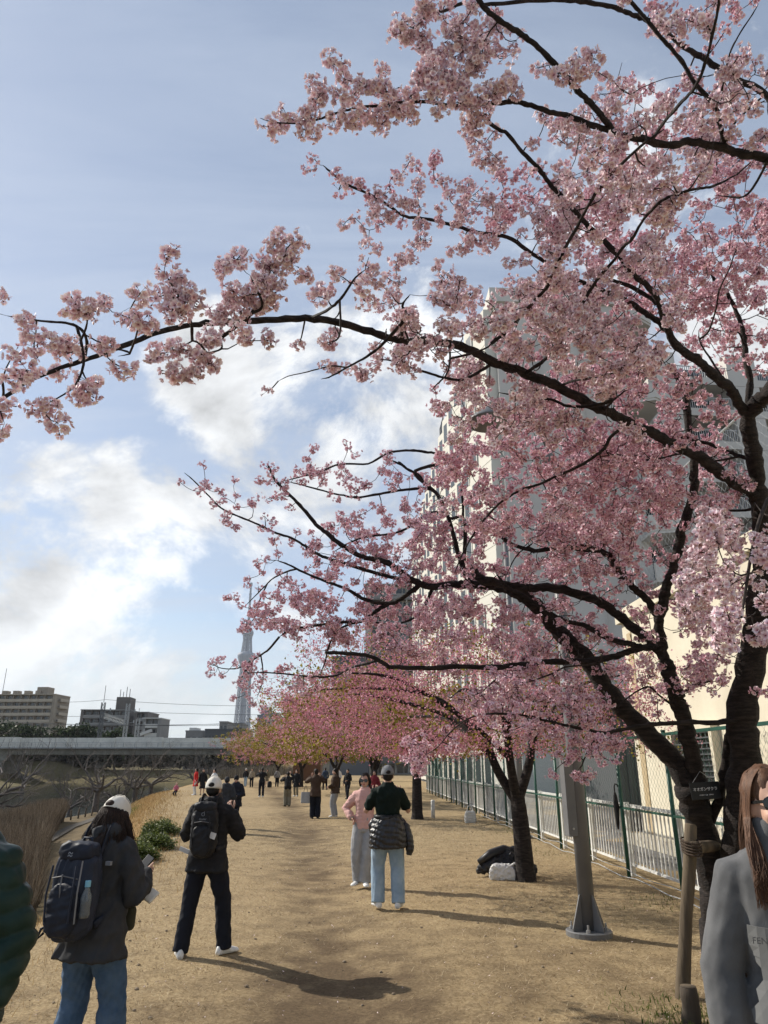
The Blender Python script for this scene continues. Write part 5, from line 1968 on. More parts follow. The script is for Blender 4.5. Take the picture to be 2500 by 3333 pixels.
def cherry(loc, seed, label, crown_c, crown_r, nclus, leafy, trunk_r, trunk_h, limbs=7, flat=.8, fsize=.04, per=12, lean=(0, 0), fork_low=True, shape=None):
    r_ = np.random.default_rng(seed)
    t = empty('cherry_tree', loc, 0, label, 'tree', 'cherry trees in the row along the fence')
    s = Skeleton()
    base = np.array((0, 0, -.15))
    top = np.array((lean[0], lean[1], trunk_h))
    P_ = catmull([base, (lean[0] * .2, lean[1] * .2, trunk_h * .35), (lean[0] * .6, lean[1] * .6, trunk_h * .75), top], 4)
    rd = np.linspace(trunk_r * 1.15, trunk_r * .85, len(P_))
    rd[0] *= 1.5
    rd[1] *= 1.15
    mb = MB()
    mb.tube(P_, rd, 14)
    mb.build('trunk', bark, t, smooth=True)
    cc, cr = np.array(crown_c), np.array(crown_r)
    nst = 3
    forks = []
    for k in range(nst):
        a = 2 * math.pi * (k + r_.uniform(-.2, .2)) / nst + seed
        hh = r_.uniform(.5, .95)
        f = top + np.array((math.cos(a) * r_.uniform(.35, .6), math.sin(a) * r_.uniform(.35, .6), hh))
        P_ = catmull([top - np.array((0, 0, trunk_r * 1.2)), top + (f - top) * np.array((.65, .65, .42)), f], 5)
        mb = MB()
        mb.tube(P_, np.linspace(trunk_r * .66, trunk_r * .46, len(P_)), 10)
        mb.build('limb', bark, t, smooth=True)
        s.add(P_[4:], np.linspace(trunk_r * .6, trunk_r * .46, len(P_))[4:])
        forks.append((a, f))
    for k in range(limbs + 2):
        a = 2 * math.pi * (k + r_.uniform(-.3, .3)) / (limbs + 2)
        e = cc + cr * np.array((math.cos(a) * .88, math.sin(a) * .88, r_.uniform(-.25, .45)))
        f = min(forks, key=lambda q: abs(math.remainder(q[0] - a, 2 * math.pi)))[1]
        f = f - np.array((0, 0, r_.uniform(0, .25)))
        m1 = f + (e - f) * .3 + np.array((0, 0, .22 * cr[2])) + r_.normal(0, .14, 3)
        m2 = f + (e - f) * .65 + np.array((0, 0, .24 * cr[2])) + r_.normal(0, .18, 3)
        P_ = catmull([f, m1, m2, e], 6)
        rd = np.linspace(trunk_r * .40, .011, len(P_)) * (1 + r_.normal(0, .05, len(P_)))
        mb = MB()
        mb.tube(P_, rd, 8)
        mb.build('limb', bark, t, smooth=True)
        s.add(P_[3:], rd[3:])
    # blossom points: a shell of lumps, hollow underneath
    q = r_.normal(0, 1, (nclus * 3, 3))
    q /= np.linalg.norm(q, axis=1, keepdims=True)
    q *= (r_.uniform(.30, 1.0, len(q)) ** .5)[:, None]
    lump = 1 + .22 * np.sin(q[:, 0] * 5 + seed) * np.cos(q[:, 1] * 6 - seed) + .12 * np.sin(q[:, 2] * 9 + q[:, 0] * 7)
    X = cc + q * cr * lump[:, None]
    X = X[(X[:, 2] > cc[2] - cr[2] * flat) & (r_.uniform(0, 1, len(X)) < .75 + .45 * np.sin(X[:, 0] * 2.3 + seed) * np.sin(X[:, 1] * 1.9) + .2 * np.sin(X[:, 2] * 7))][:nclus]
    tw_, en = grow(s, X, r_, k=.006, rmin=.003, maxlen=2.2, wig=.14)
    tag(obj('twigs', tubes_mesh('twigs', tw_, 3), twig_m, t), kind='stuff')
    en = np.array(en)
    isleaf = r_.uniform(0, 1, len(en)) < leafy * (1 + .9 * np.sin(en[:, 0] * 1.4 + seed) * np.cos(en[:, 1] * 1.3 + en[:, 2] * 1.5))
    Cf, Cl = en[~isleaf], en[isleaf]
    n = len(Cf)
    P2 = np.repeat(Cf, per, axis=0) + r_.normal(0, .075, (n * per, 3)) * np.array((1, 1, .8))
    me = quads_cloud('blossoms', P2, fsize, r_, np.repeat(r_.uniform(0, 1, n), per) * .7 + r_.uniform(0, .3, n * per))
    tag(obj('blossoms', me, petal_row, t), kind='stuff')
    if len(Cl):
        P3 = np.repeat(Cl, per, axis=0) + r_.normal(0, .09, (len(Cl) * per, 3))
        tag(obj('leaves', quads_cloud('leaves', P3, fsize * 1.5, r_), leaf_m, t), kind='stuff')
    return t


b2 = gpt(1712, 2866)
cherry((b2.x, b2.y, 0), 11, 'second cherry tree with dark coats lying at its foot, beyond the lamp post', (-.75, .5, 2.78), (3.5, 3.0, 1.25), 3100, .16, .135, 1.3, 8, .72, .034, 15, (-.05, .1))
cherry((1.14, 26.4, 0), 12, 'third cherry tree with a slim forked trunk by the white marker post', (-1.0, .5, 3.25), (3.9, 3.7, 1.5), 2100, .32, .17, 1.5, 8, .75, .05, 12)
for i, (x, y, rr, cz, rz, lf, sd_, lb_) in enumerate(((-.5, 38, 4.6, 4.1, 2.2, .6, 13, 'fourth cherry tree, olive young leaves mixed with rose blossom, behind the woman in pink'), (-3.2, 51, 5.2, 4.1, 2.2, .65, 14, 'fifth cherry tree along the path, low crown over the photographing crowd'),
                                             (-7.2, 66, 5.8, 3.6, 1.8, .6, 15, 'sixth cherry tree, low spreading crown near the viaduct end'), (-11.8, 84, 6.4, 3.8, 2.0, .45, 16, 'farthest cherry tree, its leftmost pink branches reaching toward the viaduct'),
                                             (4.2, 60, 5.5, 4.6, 2.6, .1, 17, 'pale pink cherry crown rising behind the fence line far back'))):
    cherry((x, y, 0), sd_, lb_, (-.4, 0, cz), (rr, rr, rz), 1900, lf, .17, 1.6, 8, .98, .075, 12)

# shrub on the crest of the slope
shrub_leaf = attr_mat('shrub_leaf', 'rnd', [(0, (.03, .045, .01)), (.6, (.09, .12, .025)), (1, (.19, .21, .06))], .5, .3)
for i, (x, y, rr, hh, lb_) in enumerate(((-5.0, 17.0, .5, .26, 'low green shrub on the levee crest just left of the man in the white cap'), (-5.9, 20.4, .62, .32, 'wider green shrub farther along the levee crest'), (-4.75, 14.9, .55, .3, 'small sparse twiggy shrub at the near end of the levee shrubs'))):
    r_ = np.random.default_rng(40 + i)
    t = empty('shrub', (x, y, gz(x, y)), 0, lb_, 'shrub', 'shrubs on the levee crest')
    q = r_.normal(0, 1, (900, 3))
    q /= np.linalg.norm(q, axis=1, keepdims=True)
    q *= (r_.uniform(.2, 1, 900) ** .45)[:, None]
    q[:, 2] = np.abs(q[:, 2])
    X = q * np.array((rr * .75, rr * 1.25, hh)) * (1 + .2 * np.sin(q[:, 0] * 7 + i) * np.sin(q[:, 1] * 6))[:, None]
    P2 = np.repeat(X, 9, axis=0) + r_.normal(0, .05, (8100, 3))
    tag(obj('foliage', quads_cloud('foliage', P2, .045, r_, D=np.tile((0, 0, 1.), (8100, 1))), shrub_leaf, t), kind='stuff')
    st_ = []
    for k in range(60):
        e = X[r_.integers(0, 900)]
        st_.append(([np.array((e[0] * .3, e[1] * .5, -.05)), e * np.array((.7, .8, .5)), e], [.012, .008, .004]))
    obj('stems', tubes_mesh('stems', st_, 4), bare_m, t)


# ------------------------------------------------------------------ bare trees on the lower terrace
def bare_tree_meshes(seed, h, spread):
    r_ = np.random.default_rng(seed)
    thick, thin = [], []

    def rec(p, d, L_, rad, lev):
        n = 4
        pl = [p]
        dd = d.copy()
        for k in range(n):
            dd = dd + r_.normal(0, .16, 3) + np.array((0, 0, .05 if lev > 1 else .02))
            dd /= np.linalg.norm(dd)
            pl.append(pl[-1] + dd * L_ / n)
        rads = np.linspace(rad, rad * .55, n + 1)
        (thick if lev < 3 else thin).append((pl, rads))
        if lev >= 5:
            return
        for k in range(3 if lev < 4 else 2):
            i = n if k == 0 else r_.integers(1, n + 1)
            a = r_.normal(0, 1, 3)
            a -= dd * a.dot(dd)
            a /= np.linalg.norm(a)
            nd = dd * .75 + a * r_.uniform(.45, .85)
            if lev > 1:
                nd[2] += .12
            nd[:2] *= spread
            nd /= np.linalg.norm(nd)
            rec(pl[i], nd, L_ * r_.uniform(.62, .85), rads[i] * .68, lev + 1)

    base = np.array((0, 0, 1.25))
    thick.append(([np.array((0, 0, -.2)), np.array((.02, 0, .4)), base], [.26, .20, .18]))
    for k in range(5):
        a = 2 * math.pi * (k + r_.uniform(-.2, .2)) / 5
        rec(base, np.array((math.cos(a) * spread, math.sin(a) * spread, .75)), h * .38, .105, 1)
    return tubes_mesh('trunk', thick, 6), tubes_mesh('bare_twigs', thin, 3)


variants = [bare_tree_meshes(s, hh, sp_) for s, hh, sp_ in ((61, 4.6, 1.15), (62, 4.8, 1.0), (64, 5.2, 1.3))]
for a, b in variants:
    a.materials.append(bare_m)
    b.materials.append(bare_m)
spots = (((-26, 50), 1, 1.15, 'largest bare tree at the left edge, its twigs over the reeds'), ((309, 2643), 0, 1.2, 'bare tree with a thick dark trunk by the first bank stakes'), ((228, 2625), 1, 1.1, 'slender bare tree left of the thick dark trunk'),
         ((383, 2612), 1, 1.2, 'bare tree second in the row right of the thick dark trunk'), ((436, 2611), 0, 1.3, 'bare tree midway along the bank row'), ((488, 2603), 2, 1.3, 'last bare tree of the bank row, leaning over the water'),
         ((690, 2562), 0, 1.6, 'hazy bare tree in front of the viaduct, right of the water'), ((640, 2560), 1, 1.5, 'pale bare tree close under the viaduct'), ((740, 2560), 2, 1.4, 'bare tree partly behind the far cherry crowns'), ((75, 2560), 1, 1.9, 'bare tree across the river at the far left'))
for i, (pq, v, sc, lb_) in enumerate(spots):
    if i == 0:
        x, y = -20.0, 38.0
    elif i in (6, 7, 8):
        y = 128 + 6 * (i - 6)
        x = ray(*pq).x / ray(*pq).y * y
    elif i == 9:
        y = 150
        x = ray(*pq).x / ray(*pq).y * y
    else:
        g = gpt(*pq, TERR)
        x, y = g.x, g.y
    t = empty('bare_tree', (x, y, gz(x, y)), rnd.uniform(0, 6), lb_, 'tree', 'bare trees along the river')
    t.scale = (sc, sc, sc)
    obj('trunk', variants[v][0], None, t)
    tag(obj('bare_twigs', variants[v][1], None, t), kind='stuff')

# dark evergreens beside the viaduct
ever = attr_mat('evergreen_leaf', 'rnd', [(0, (.012, .022, .010)), (.6, (.035, .055, .022)), (1, (.07, .095, .04))], .6, .2)
for i, (px, py, rr, Y) in enumerate(((30, 2375, 9, 215), (90, 2385, 7, 218), (225, 2385, 6, 222), (265, 2380, 6, 224), (385, 2395, 5, 220))):
    p0 = atY(px, py, Y)
    r_ = np.random.default_rng(80 + i)
    t = empty('evergreen_tree', (p0.x, Y, -.5), 0, ('dark evergreen crown at the far left behind the viaduct', 'dark evergreen right of the leftmost one, below the beige slab', 'dark evergreen between the two apartment blocks',
              'dark evergreen against the foot of the grey-brown block', 'low dark evergreen behind the tallest mast')[i], 'tree', 'evergreens behind the viaduct')
    MB().tube([(0, 0, 0), (0, 0, p0.z * .7)], (.35, .2), 8).build('trunk', bare_m, t)
    q = r_.normal(0, 1, (700, 3))
    q /= np.linalg.norm(q, axis=1, keepdims=True)
    q *= (r_.uniform(.2, 1, 700) ** .4)[:, None]
    X = np.array((0, 0, p0.z - 2.0)) + q * np.array((rr, rr * .7, 4.2)) * (1 + .25 * np.sin(q[:, 0] * 6 + i) * np.sin(q[:, 2] * 5))[:, None]
    P2 = np.repeat(X, 6, axis=0) + r_.normal(0, .45, (4200, 3))
    tag(obj('crown', quads_cloud('crown', P2, .8, r_), ever, t), kind='stuff')
# a dim belt of bushes and low trees beyond the viaduct: one mass
r_ = np.random.default_rng(90)
n = 16000
xx, yy = r_.uniform(-170, 6, n), r_.uniform(218, 240, n)
hh_ = 4.6 + 1.6 * wob(xx, yy, .12, 12)
P2 = np.stack([xx, yy, 1.6 + r_.uniform(0, 1, n) ** .8 * np.maximum(hh_, 1.5)], 1)
tag(obj('far_undergrowth', quads_cloud('far_undergrowth', P2, 1.5, r_), attr_mat('dim_scrub_leaf', 'rnd', [(0, (.035, .038, .030)), (.7, (.075, .075, .06)), (1, (.11, .105, .085))], .9, .1)), kind='stuff')
# scrub on the far bank under the viaduct: one brown mass
r_ = np.random.default_rng(91)
n = 26000
yy = r_.uniform(115, 186, n)
xx = np.where(r_.uniform(0, 1, n) < .6, bank_x(yy) + r_.uniform(1, 40, n), bank_x(yy) - r_.uniform(58, 95, n))
P = np.stack([xx, yy, ground_z(xx, yy)], 1)
k = (wob(xx, yy, .12, 55) > -.12) & (xx < -20 - (yy - 115) * .0)
P = P[k]
blades('river_scrub', P, rng.uniform(.8, 2.6, len(P)), rng.uniform(.05, .12, len(P)), rng.uniform(.2, .7, len(P)), attr_mat('brown_scrub', 'rnd', [(0, (.05, .042, .035)), (.7, (.12, .10, .08)), (1, (.16, .15, .10))], .9, .2))

# ================================================================== PEOPLE
skin_m = mat('skin_light', (.55, .34, .25), .55, (.50, .30, .22), 20, spec=.35)
hair_k = mat('hair_black', (.012, .010, .009), .6, (.022, .017, .014), 40, .3, 160, stretch=(1, 1, .12), spec=.2)
hair_b = mat('hair_brown', (.065, .030, .016), .5, (.14, .07, .038), 60, .4, 200, stretch=(1, 1, .06), spec=.25)
hair_d = mat('hair_dark_brown', (.018, .011, .008), .6, (.040, .024, .017), 50, .3, 160, stretch=(1, 1, .15), spec=.18)
white_shoe = mat('white_leather', (.74, .74, .72), .5, (.66, .66, .64), 20)
black_shoe = mat('black_leather', (.02, .02, .02), .5)
lens_m = mat('sunglass_black', (.008, .008, .009), .12, spec=.7)
lip_m = mat('lip_rose', (.42, .14, .13), .45)
eye_m = mat('eye_dark', (.03, .02, .015), .2, spec=.6)


def cloth(name, c, c2=None, rough=.85, bump=.35, bs=260, sheen=.0):
    c2 = c2 or tuple(x * .75 for x in c)
    return mat(name, c, rough, c2, 7, bump, bs, sheen=sheen, spec=.2, bdist=.002)


ARM = {'down': ((.245, -.03, 1.13), (.25, .05, .885)), 'phone': ((.25, .03, 1.12), (.10, .29, 1.17)), 'camera': ((.32, .17, 1.27), (.075, .25, 1.53)), 'hip': ((.375, -.08, 1.13), (.19, .10, .98)),
       'front': ((.25, .02, 1.12), (.06, .22, 1.03)), 'pocket': ((.30, -.07, 1.13), (.19, .09, .93)), 'high': ((.30, .20, 1.42), (.13, .33, 1.66)), 'out': ((.27, .12, 1.13), (.20, .33, 1.15)), 'behind': ((.30, -.14, 1.14), (.10, -.17, .98)), 'cross': ((.27, .05, 1.13), (-.05, .22, 1.14))}
TORSO = [(.84, .150, .105, 0), (.93, .165, .115, -.01), (1.0, .152, .105, 0), (1.08, .140, .098, .005), (1.18, .150, .105, .005), (1.28, .165, .112, 0), (1.36, .168, .104, -.005), (1.41, .130, .085, -.008), (1.45, .075, .065, -.005)]


def ring(z, rx, ry, yo, n=18, e=2.35):
    out = []
    for j in range(n):
        a = 2 * math.pi * j / n
        c, s = math.cos(a), math.sin(a)
        out.append(Vector((math.copysign(abs(c) ** (2 / e), c) * rx, math.copysign(abs(s) ** (2 / e), s) * ry + yo, z)))
    return out


def hand_into(mb, wr, dr, nrm, curl=.5, sz=1.0, side=1, n=6):
    """palm, four unequal fingers and a thumb from its side; curls about the palm normal"""
    d = Vector(dr).normalized()
    nn = Vector(nrm)
    nn = (nn - d * nn.dot(d)).normalized()
    s = d.cross(nn).normalized() * side        # towards the thumb
    L = .085 * sz
    wr = Vector(wr)
    rings = []
    for t, wd, th in ((-.25, .021, .020), (.15, .030, .017), (.6, .039, .015), (1.0, .040, .012), (1.06, .034, .008)):
        c = wr + d * (L * t)
        rings.append([c + s * (math.cos(a) * wd * sz) + nn * (math.sin(a) * th * sz) for a in np.linspace(0, 2 * math.pi, 10, endpoint=False)])
    mb.ring_loft(rings)
    for k, (off, ln, rr) in enumerate(((.030, .070, .0088), (.010, .078, .0090), (-.011, .072, .0086), (-.030, .056, .0076))):
        p = wr + d * L * .92 + s * off * sz
        P = [p]
        dd = d.copy()
        for q, fr in enumerate((.42, .32, .26)):
            dd = (Matrix.Rotation(-curl * (.6 + .35 * q) * 1.0, 3, s * side) @ dd) if True else dd
            P.append(P[-1] + dd * ln * fr * sz)
        mb.tube(P + [P[-1] + dd * .004], [rr * sz, rr * .95 * sz, rr * .85 * sz, rr * .72 * sz, rr * .35 * sz], n)
    p = wr + d * L * .25 + s * .024 * sz
    td = (d * .65 + s * .75 + nn * -.25).normalized()
    P = [p - td * .01, p + td * .03 * sz, p + (td * .055 + d * .012) * sz, p + (td * .066 + d * .032) * sz]
    mb.tube(P, [.0125 * sz, .0115 * sz, .0095 * sz, .005 * sz], n)
    return wr + d * L * 1.1


class Person:
    pass


def person(label, loc, rz, h=1.65, top=None, bottom=None, shoes=None, hair='short', hair_m=None, hat=None, hat_m=None, armL='down', armR='down', feetL=(-.10, 0), feetR=(.10, 0), lean=0.0,
           pitch=0.0, yaw=0.0, fem=False, ease=.018, leg_ease=.018, hem=.84, vox=.016, group=None, glasses=False, skirt=None, hood=None, wr_seed=1, quilt=None, toe=(8, -8), head_ease=1.0, collar=1.49, crouch=0.0, sleeve_w=1.0, wrinkle=.010, bare_leg=False, curl=.55, face=True, twist=0.0, sleeves=True):
    P = Person()
    root = empty('person', loc, rz, label, 'person', group)
    s = h / 1.70
    root.scale = (s, s, s)
    P.root = root
    sw = .90 if fem else 1.0
    hipw = 1.0
    Rl = Matrix.Rotation(twist, 3, 'Z') @ Matrix.Rotation(-lean, 3, 'X')
    piv = Vector((0, 0, .93 - crouch))

    def up(p):
        p = Vector(p) - Vector((0, 0, .93))
        return piv + Rl @ p

    hips = {-1: Vector((-.088, 0, .90 - crouch)), 1: Vector((.088, 0, .90 - crouch))}
    feet = {-1: Vector((feetL[0], feetL[1], .075 + (feetL[2] if len(feetL) > 2 else 0))), 1: Vector((feetR[0], feetR[1], .075 + (feetR[2] if len(feetR) > 2 else 0)))}
    toe_a = {-1: R(toe[0]), 1: R(toe[1])}
    knees = {}
    for k in (-1, 1):
        a, b = hips[k], feet[k]
        L1, L2 = .435, .405
        v = b - a
        dist_ = min(v.length, L1 + L2 - .004)
        x = (L1 * L1 - L2 * L2 + dist_ * dist_) / (2 * dist_)
        hgt = math.sqrt(max(L1 * L1 - x * x, 0))
        f = Vector((math.sin(-toe_a[k]), math.cos(toe_a[k]), 0))
        u = v.normalized()
        f = (f - u * f.dot(u)).normalized()
        knees[k] = a + u * x + f * hgt
    sh, el, wrs = {}, {}, {}
    for k, arm in ((-1, armL), (1, armR)):
        sh[k] = up((k * .158 * sw, -.005, 1.348))
        e, w_ = ARM[arm] if isinstance(arm, str) else arm
        e, w_ = up((k * e[0] * sw, e[1], e[2])), up((k * w_[0], w_[1], w_[2]))
        # true bone lengths
        e = sh[k] + (e - sh[k]).normalized() * .285
        w_ = e + (w_ - e).normalized() * .25
        el[k], wrs[k] = e, w_
    Mh = Matrix.Translation(up((0, .012, 1.495))) @ (Rl.to_4x4()) @ Matrix.Rotation(-yaw, 4, 'Z') @ Matrix.Rotation(-pitch, 4, 'X')
    P.Mh, P.up, P.wr, P.el, P.sh, P.feet = Mh, up, wrs, el, sh, feet

    def hp(x, y, z):
        return Mh @ Vector((x, y, z))

    M3 = Mh.to_3x3()
    # ---- body: one continuous skin
    mb = MB()
    mb.ring_loft([[up(p) for p in ring(z, rx * sw if z > 1.0 else rx, ry, yo)] for z, rx, ry, yo in TORSO])
    mb.tube([up((0, -.01, 1.40)), up((0, .0, 1.46)), hp(0, -.005, .03), hp(0, -.005, .08)], (.062, .056, .054, .05), 12)
    for k in (-1, 1):
        mb.tube([up((k * .07, -.01, 1.37)), sh[k], sh[k].lerp(el[k], .5), el[k], el[k].lerp(wrs[k], .4), wrs[k]], [r_ * (sw if fem else 1) for r_ in (.058, .056, .047, .040, .038, .027)], 10)
        mb.tube([hips[k] + Vector((0, 0, .06)), hips[k] - Vector((0, 0, .03)), hips[k].lerp(knees[k], .5), knees[k], knees[k].lerp(feet[k], .3), feet[k]], (.092, .090, .072, .052, .052, .034), 12)
        f = Vector((-math.sin(toe_a[k]), math.cos(toe_a[k]), 0))
        mb.tube([feet[k] - f * .045 - Vector((0, 0, .035)), feet[k] + f * .05 - Vector((0, 0, .035)), feet[k] + f * .14 - Vector((0, 0, .05))], (.034, .034, .02), 8)
    mb.ell(hp(0, -.012, .105), (.073, .092, .096), M3)
    mb.ell(hp(0, .022, .058), (.060, .064, .085), M3)
    mb.ell(hp(0, .050, .005), (.040, .038, .032), M3)
    if face:
        mb.tube([hp(0, .084, .092), hp(0, .096, .066), hp(0, .106, .050), hp(0, .09, .043)], (.009, .011, .013, .009), 8)
        mb.ell(hp(0, .080, .100), (.05, .012, .010), M3)
        for k in (-1, 1):
            mb.ell(hp(k * .037, .068, .045), (.024, .02, .02), M3)
    for k in (-1, 1):
        mb.ell(hp(k * .074, -.005, .062), (.010, .019, .030), M3)
    body = remesh(mb.build('body', skin_m, root), vox, 3 if vox > .012 else 5)
    hb = MB()
    P.tips = {}
    for k in (-1, 1):
        arm = armL if k < 0 else armR
        d = (wrs[k] - el[k]).normalized()
        nrm = Vector((-k, .1, 0)) if arm in ('down', 'pocket', 'hip') else Vector((-k * .4, -.8, .3))
        if arm in ('camera', 'high'):
            d = (d + Vector((-k * .5, .2, .9))).normalized()
            nrm = Vector((-k * .8, -.6, 0))
        elif arm in ('phone', 'front', 'out'):
            d = (d + Vector((-k * .25, .25, .1))).normalized()
            nrm = Vector((-k * .3, -.35, .85))
        P.tips[k] = hand_into(hb, wrs[k], d, nrm, curl, 1.0 if not fem else .92, side=k, n=6)
    bm = bmesh.new()
    bm.from_mesh(body.data)
    hm_ = hb.mesh('hands', True)
    bm.from_mesh(hm_)
    bm.to_mesh(body.data)
    bm.free()
    bpy.data.meshes.remove(hm_)
    # ---- trousers or bare legs, skirt
    if bottom is not None:
        mb = MB()
        mb.ring_loft([[Vector((p.x, p.y, p.z - crouch)) for p in ring(z, rx + .012, ry + .014, yo)] for z, rx, ry, yo in ((.80, .150, .106, 0), (.86, .158, .112, -.006), (.93, .162, .114, -.008), (1.02, .148, .104, 0))])
        for k in (-1, 1):
            le = leg_ease
            ft = feet[k] + Vector((0, -.004, -.015))
            mb.tube([hips[k] + Vector((0, 0, .03)), hips[k] - Vector((0, 0, .04)), hips[k].lerp(knees[k], .5), knees[k], knees[k].lerp(ft, .45), knees[k].lerp(ft, .9), ft], (.098 + min(le, .02) * .3, .096 + min(le, .02) * .4, .074 + le, .056 + le, .052 + le * 1.15, .044 + le * 1.25, .046 + le * 1.25), 14)
        P.bottom = remesh(mb.build('trousers', bottom, root), vox, 2, disp=(wrinkle * .55, 15, wr_seed + 5, (1, 1, .8)))
    # ---- upper garment
    if top is not None:
        mb = MB()
        t = ease
        rr = []
        for z, rx, ry, yo in TORSO:
            if z < hem - .03 and z < .95:
                continue
            rr.append((z, (rx * sw if z > 1.0 else rx) + t, ry + t, yo))
        if hem < .84:
            rr = [(hem, .165 + t * 1.5 + (.84 - hem) * .10, .125 + t * 1.4 + (.84 - hem) * .10, 0), (.5 * (hem + .86), .166 + t * 1.3, .124 + t * 1.2, 0)] + [q for q in rr if q[0] > .86]
        elif rr[0][0] > hem + .01:
            rr = [(hem, rr[0][1] + .004, rr[0][2] + .004, 0)] + rr
        rr.append((collar, .064 + t * .4, .062 + t * .4, .004))
        mb.ring_loft([[up(p) for p in ring(z, rx, ry, yo)] for z, rx, ry, yo in rr])
        P.rings = rr
        for k in (-1, 1):
            w_ = wrs[k].lerp(el[k], .04)
            tt = t * sleeve_w
            if sleeves == 'short':
                mb.tube([up((k * .07, -.01, 1.36)), sh[k], sh[k].lerp(el[k], .5), sh[k].lerp(el[k], .8)], (.06 + t, .062 + tt, .056 + tt, .052 + tt), 12)
            else:
                mb.tube([up((k * .07, -.01, 1.36)), sh[k], sh[k].lerp(el[k], .5), el[k], el[k].lerp(w_, .5), w_], (.054 + t, .057 + tt, .052 + tt, .047 + tt, .041 + tt, .033 + tt * .9), 12)
        if hood:
            mb.tube([up((-.085, .03, 1.44)), up((-.09, -.06, 1.455)), up((0, -.115, 1.45)), up((.09, -.06, 1.455)), up((.085, .03, 1.44))], (.03, .045, .058, .045, .03), 10)
        P.top = remesh(mb.build('jacket' if (hood or quilt or hem < .84) else 'top', top, root), vox, 2, disp=(wrinkle, 17, wr_seed, (1, 1, 1.1)) if not quilt else (wrinkle * .6, 14, wr_seed), quilt=quilt)
    if skirt is not None:
        mb = MB().ring_loft([ring(z, rx, ry, 0) for z, rx, ry in ((skirt[1], .20, .17), (.75, .18, .145), (.95, .16, .125), (1.02, .14, .11))])
        remesh(mb.build('skirt', skirt[0], root), vox, 2, disp=(.016, 16, wr_seed + 9, (1, 1, .15)))
    # ---- shoes
    sm_ = shoes or black_shoe
    for k in (-1, 1):
        f = Vector((-math.sin(toe_a[k]), math.cos(toe_a[k]), 0))
        q = Vector((f.y, -f.x, 0))
        c = feet[k] - Vector((0, 0, .075))
        rings = []
        for y, wd, ht in ((-.085, .026, .060), (-.07, .036, .095), (-.02, .039, .108), (.04, .043, .090), (.09, .050, .066), (.14, .050, .052), (.175, .040, .040), (.19, .022, .028)):
            row = []
            for a in np.linspace(0, 2 * math.pi, 14, endpoint=False):
                cx, cz = math.cos(a), math.sin(a)
                zz_ = ht * .5 + cz * ht * .5
                row.append(c + f * y + q * (math.copysign(abs(cx) ** .7, cx) * wd * (1.0 if cz < .2 else 1 - .35 * cz)) + Vector((0, 0, max(zz_, .004) + .004)))
            rings.append(row)
        o = MB().ring_loft(rings).build('shoe', sm_, root, smooth=True)
        if vox < .013:
            mb = MB()
            mb.ring_loft([[c + f * y + q * x + Vector((0, 0, z)) for x, y in [(.9 * wd_, yy_) for wd_, yy_ in ((.034, -.088), (.046, -.05), (.046, .0), (.056, .09), (.054, .15), (.03, .192))] + [(-.9 * wd_, yy_) for wd_, yy_ in ((.03, .192), (.054, .15), (.056, .09), (.046, .0), (.046, -.05), (.034, -.088))]] for z in (.001, .028)])
            mb.build('sole', sm_, o)
    # ---- hair
    hm = hair_m or hair_k
    if hair:
        mb = MB()
        if hat:
            mb.ell(hp(0, -.020, .105), (.074, .090, .090), M3)
        else:
            mb.ell(hp(0, -.024, .116), (.080 * head_ease, .096, .098), M3)
        if hair != 'short':
            mb.ell(hp(0, -.055, .05), (.078, .055, .075), M3)
        else:
            mb.ell(hp(0, -.05, .06), (.070, .052, .06), M3)
        if hair == 'bob':
            for k in (-1, 1):
                mb.tube([hp(k * .074, .01, .12), hp(k * .084, -.005, .06), hp(k * .078, -.01, -.01)], (.022, .03, .016), 8)
        if hair == 'long':
            mb.ring_loft([[hp(0, 0, 0) + M3 @ Vector((p.x, p.y, 0)) + Vector((0, 0, 0)) + M3 @ Vector((0, 0, z)) for p in ring(0, rx, ry, yo)] for z, rx, ry, yo in ((.10, .078, .05, -.05), (-.02, .085, .045, -.065), (-.14, .08, .035, -.085), (-.26, .055, .02, -.095))])
        hr = remesh(mb.build('hair', hm, root), min(vox, .012), 2, disp=(.003, 60, wr_seed + 2, (1, 1, .25)))
        P.hair = hr
    # ---- cap or knit hat
    if hat:
        hmat = hat_m or white_shoe
        mb = MB()
        if hat == 'cap':
            rings = []
            for i in range(9):
                a = math.pi / 2 * i / 8.001
                rings.append([hp((.090 * math.cos(a) ** .92) * math.cos(b), -.014 + (.110 * math.cos(a) ** .92) * math.sin(b), .092 + .114 * math.sin(a)) for b in np.linspace(0, 2 * math.pi, 28, endpoint=False)])
            rings = [[hp(.087 * math.cos(b), -.012 + .107 * math.sin(b), .078) for b in np.linspace(0, 2 * math.pi, 28, endpoint=False)]] + rings
            mb.ring_loft(rings)
            cp = mb.build('cap', hmat, root, smooth=True)
            mb = MB()
            top_, bot = [], []
            nb = 13
            for i, t in enumerate(np.linspace(-1, 1, nb)):
                xx_ = .083 * t
                y0 = -.012 + .107 * math.sqrt(max(0, 1 - (xx_ / .0875) ** 2))
                y1 = y0 + .078 * math.sqrt(max(.02, 1 - (t * .97) ** 2))
                for lst, dz in ((top_, .003), (bot, -.003)):
                    lst.append([hp(xx_, y0 - .012, .088 + dz - .010 * t * t), hp(xx_ * 1.0, (y0 + y1) / 2, .084 + dz - .022 * t * t), hp(xx_ * .97, y1, .072 + dz - .034 * t * t)])
            vs = [p for row in top_ for p in row] + [p for row in bot for p in row]
            fs = []
            o_ = nb * 3
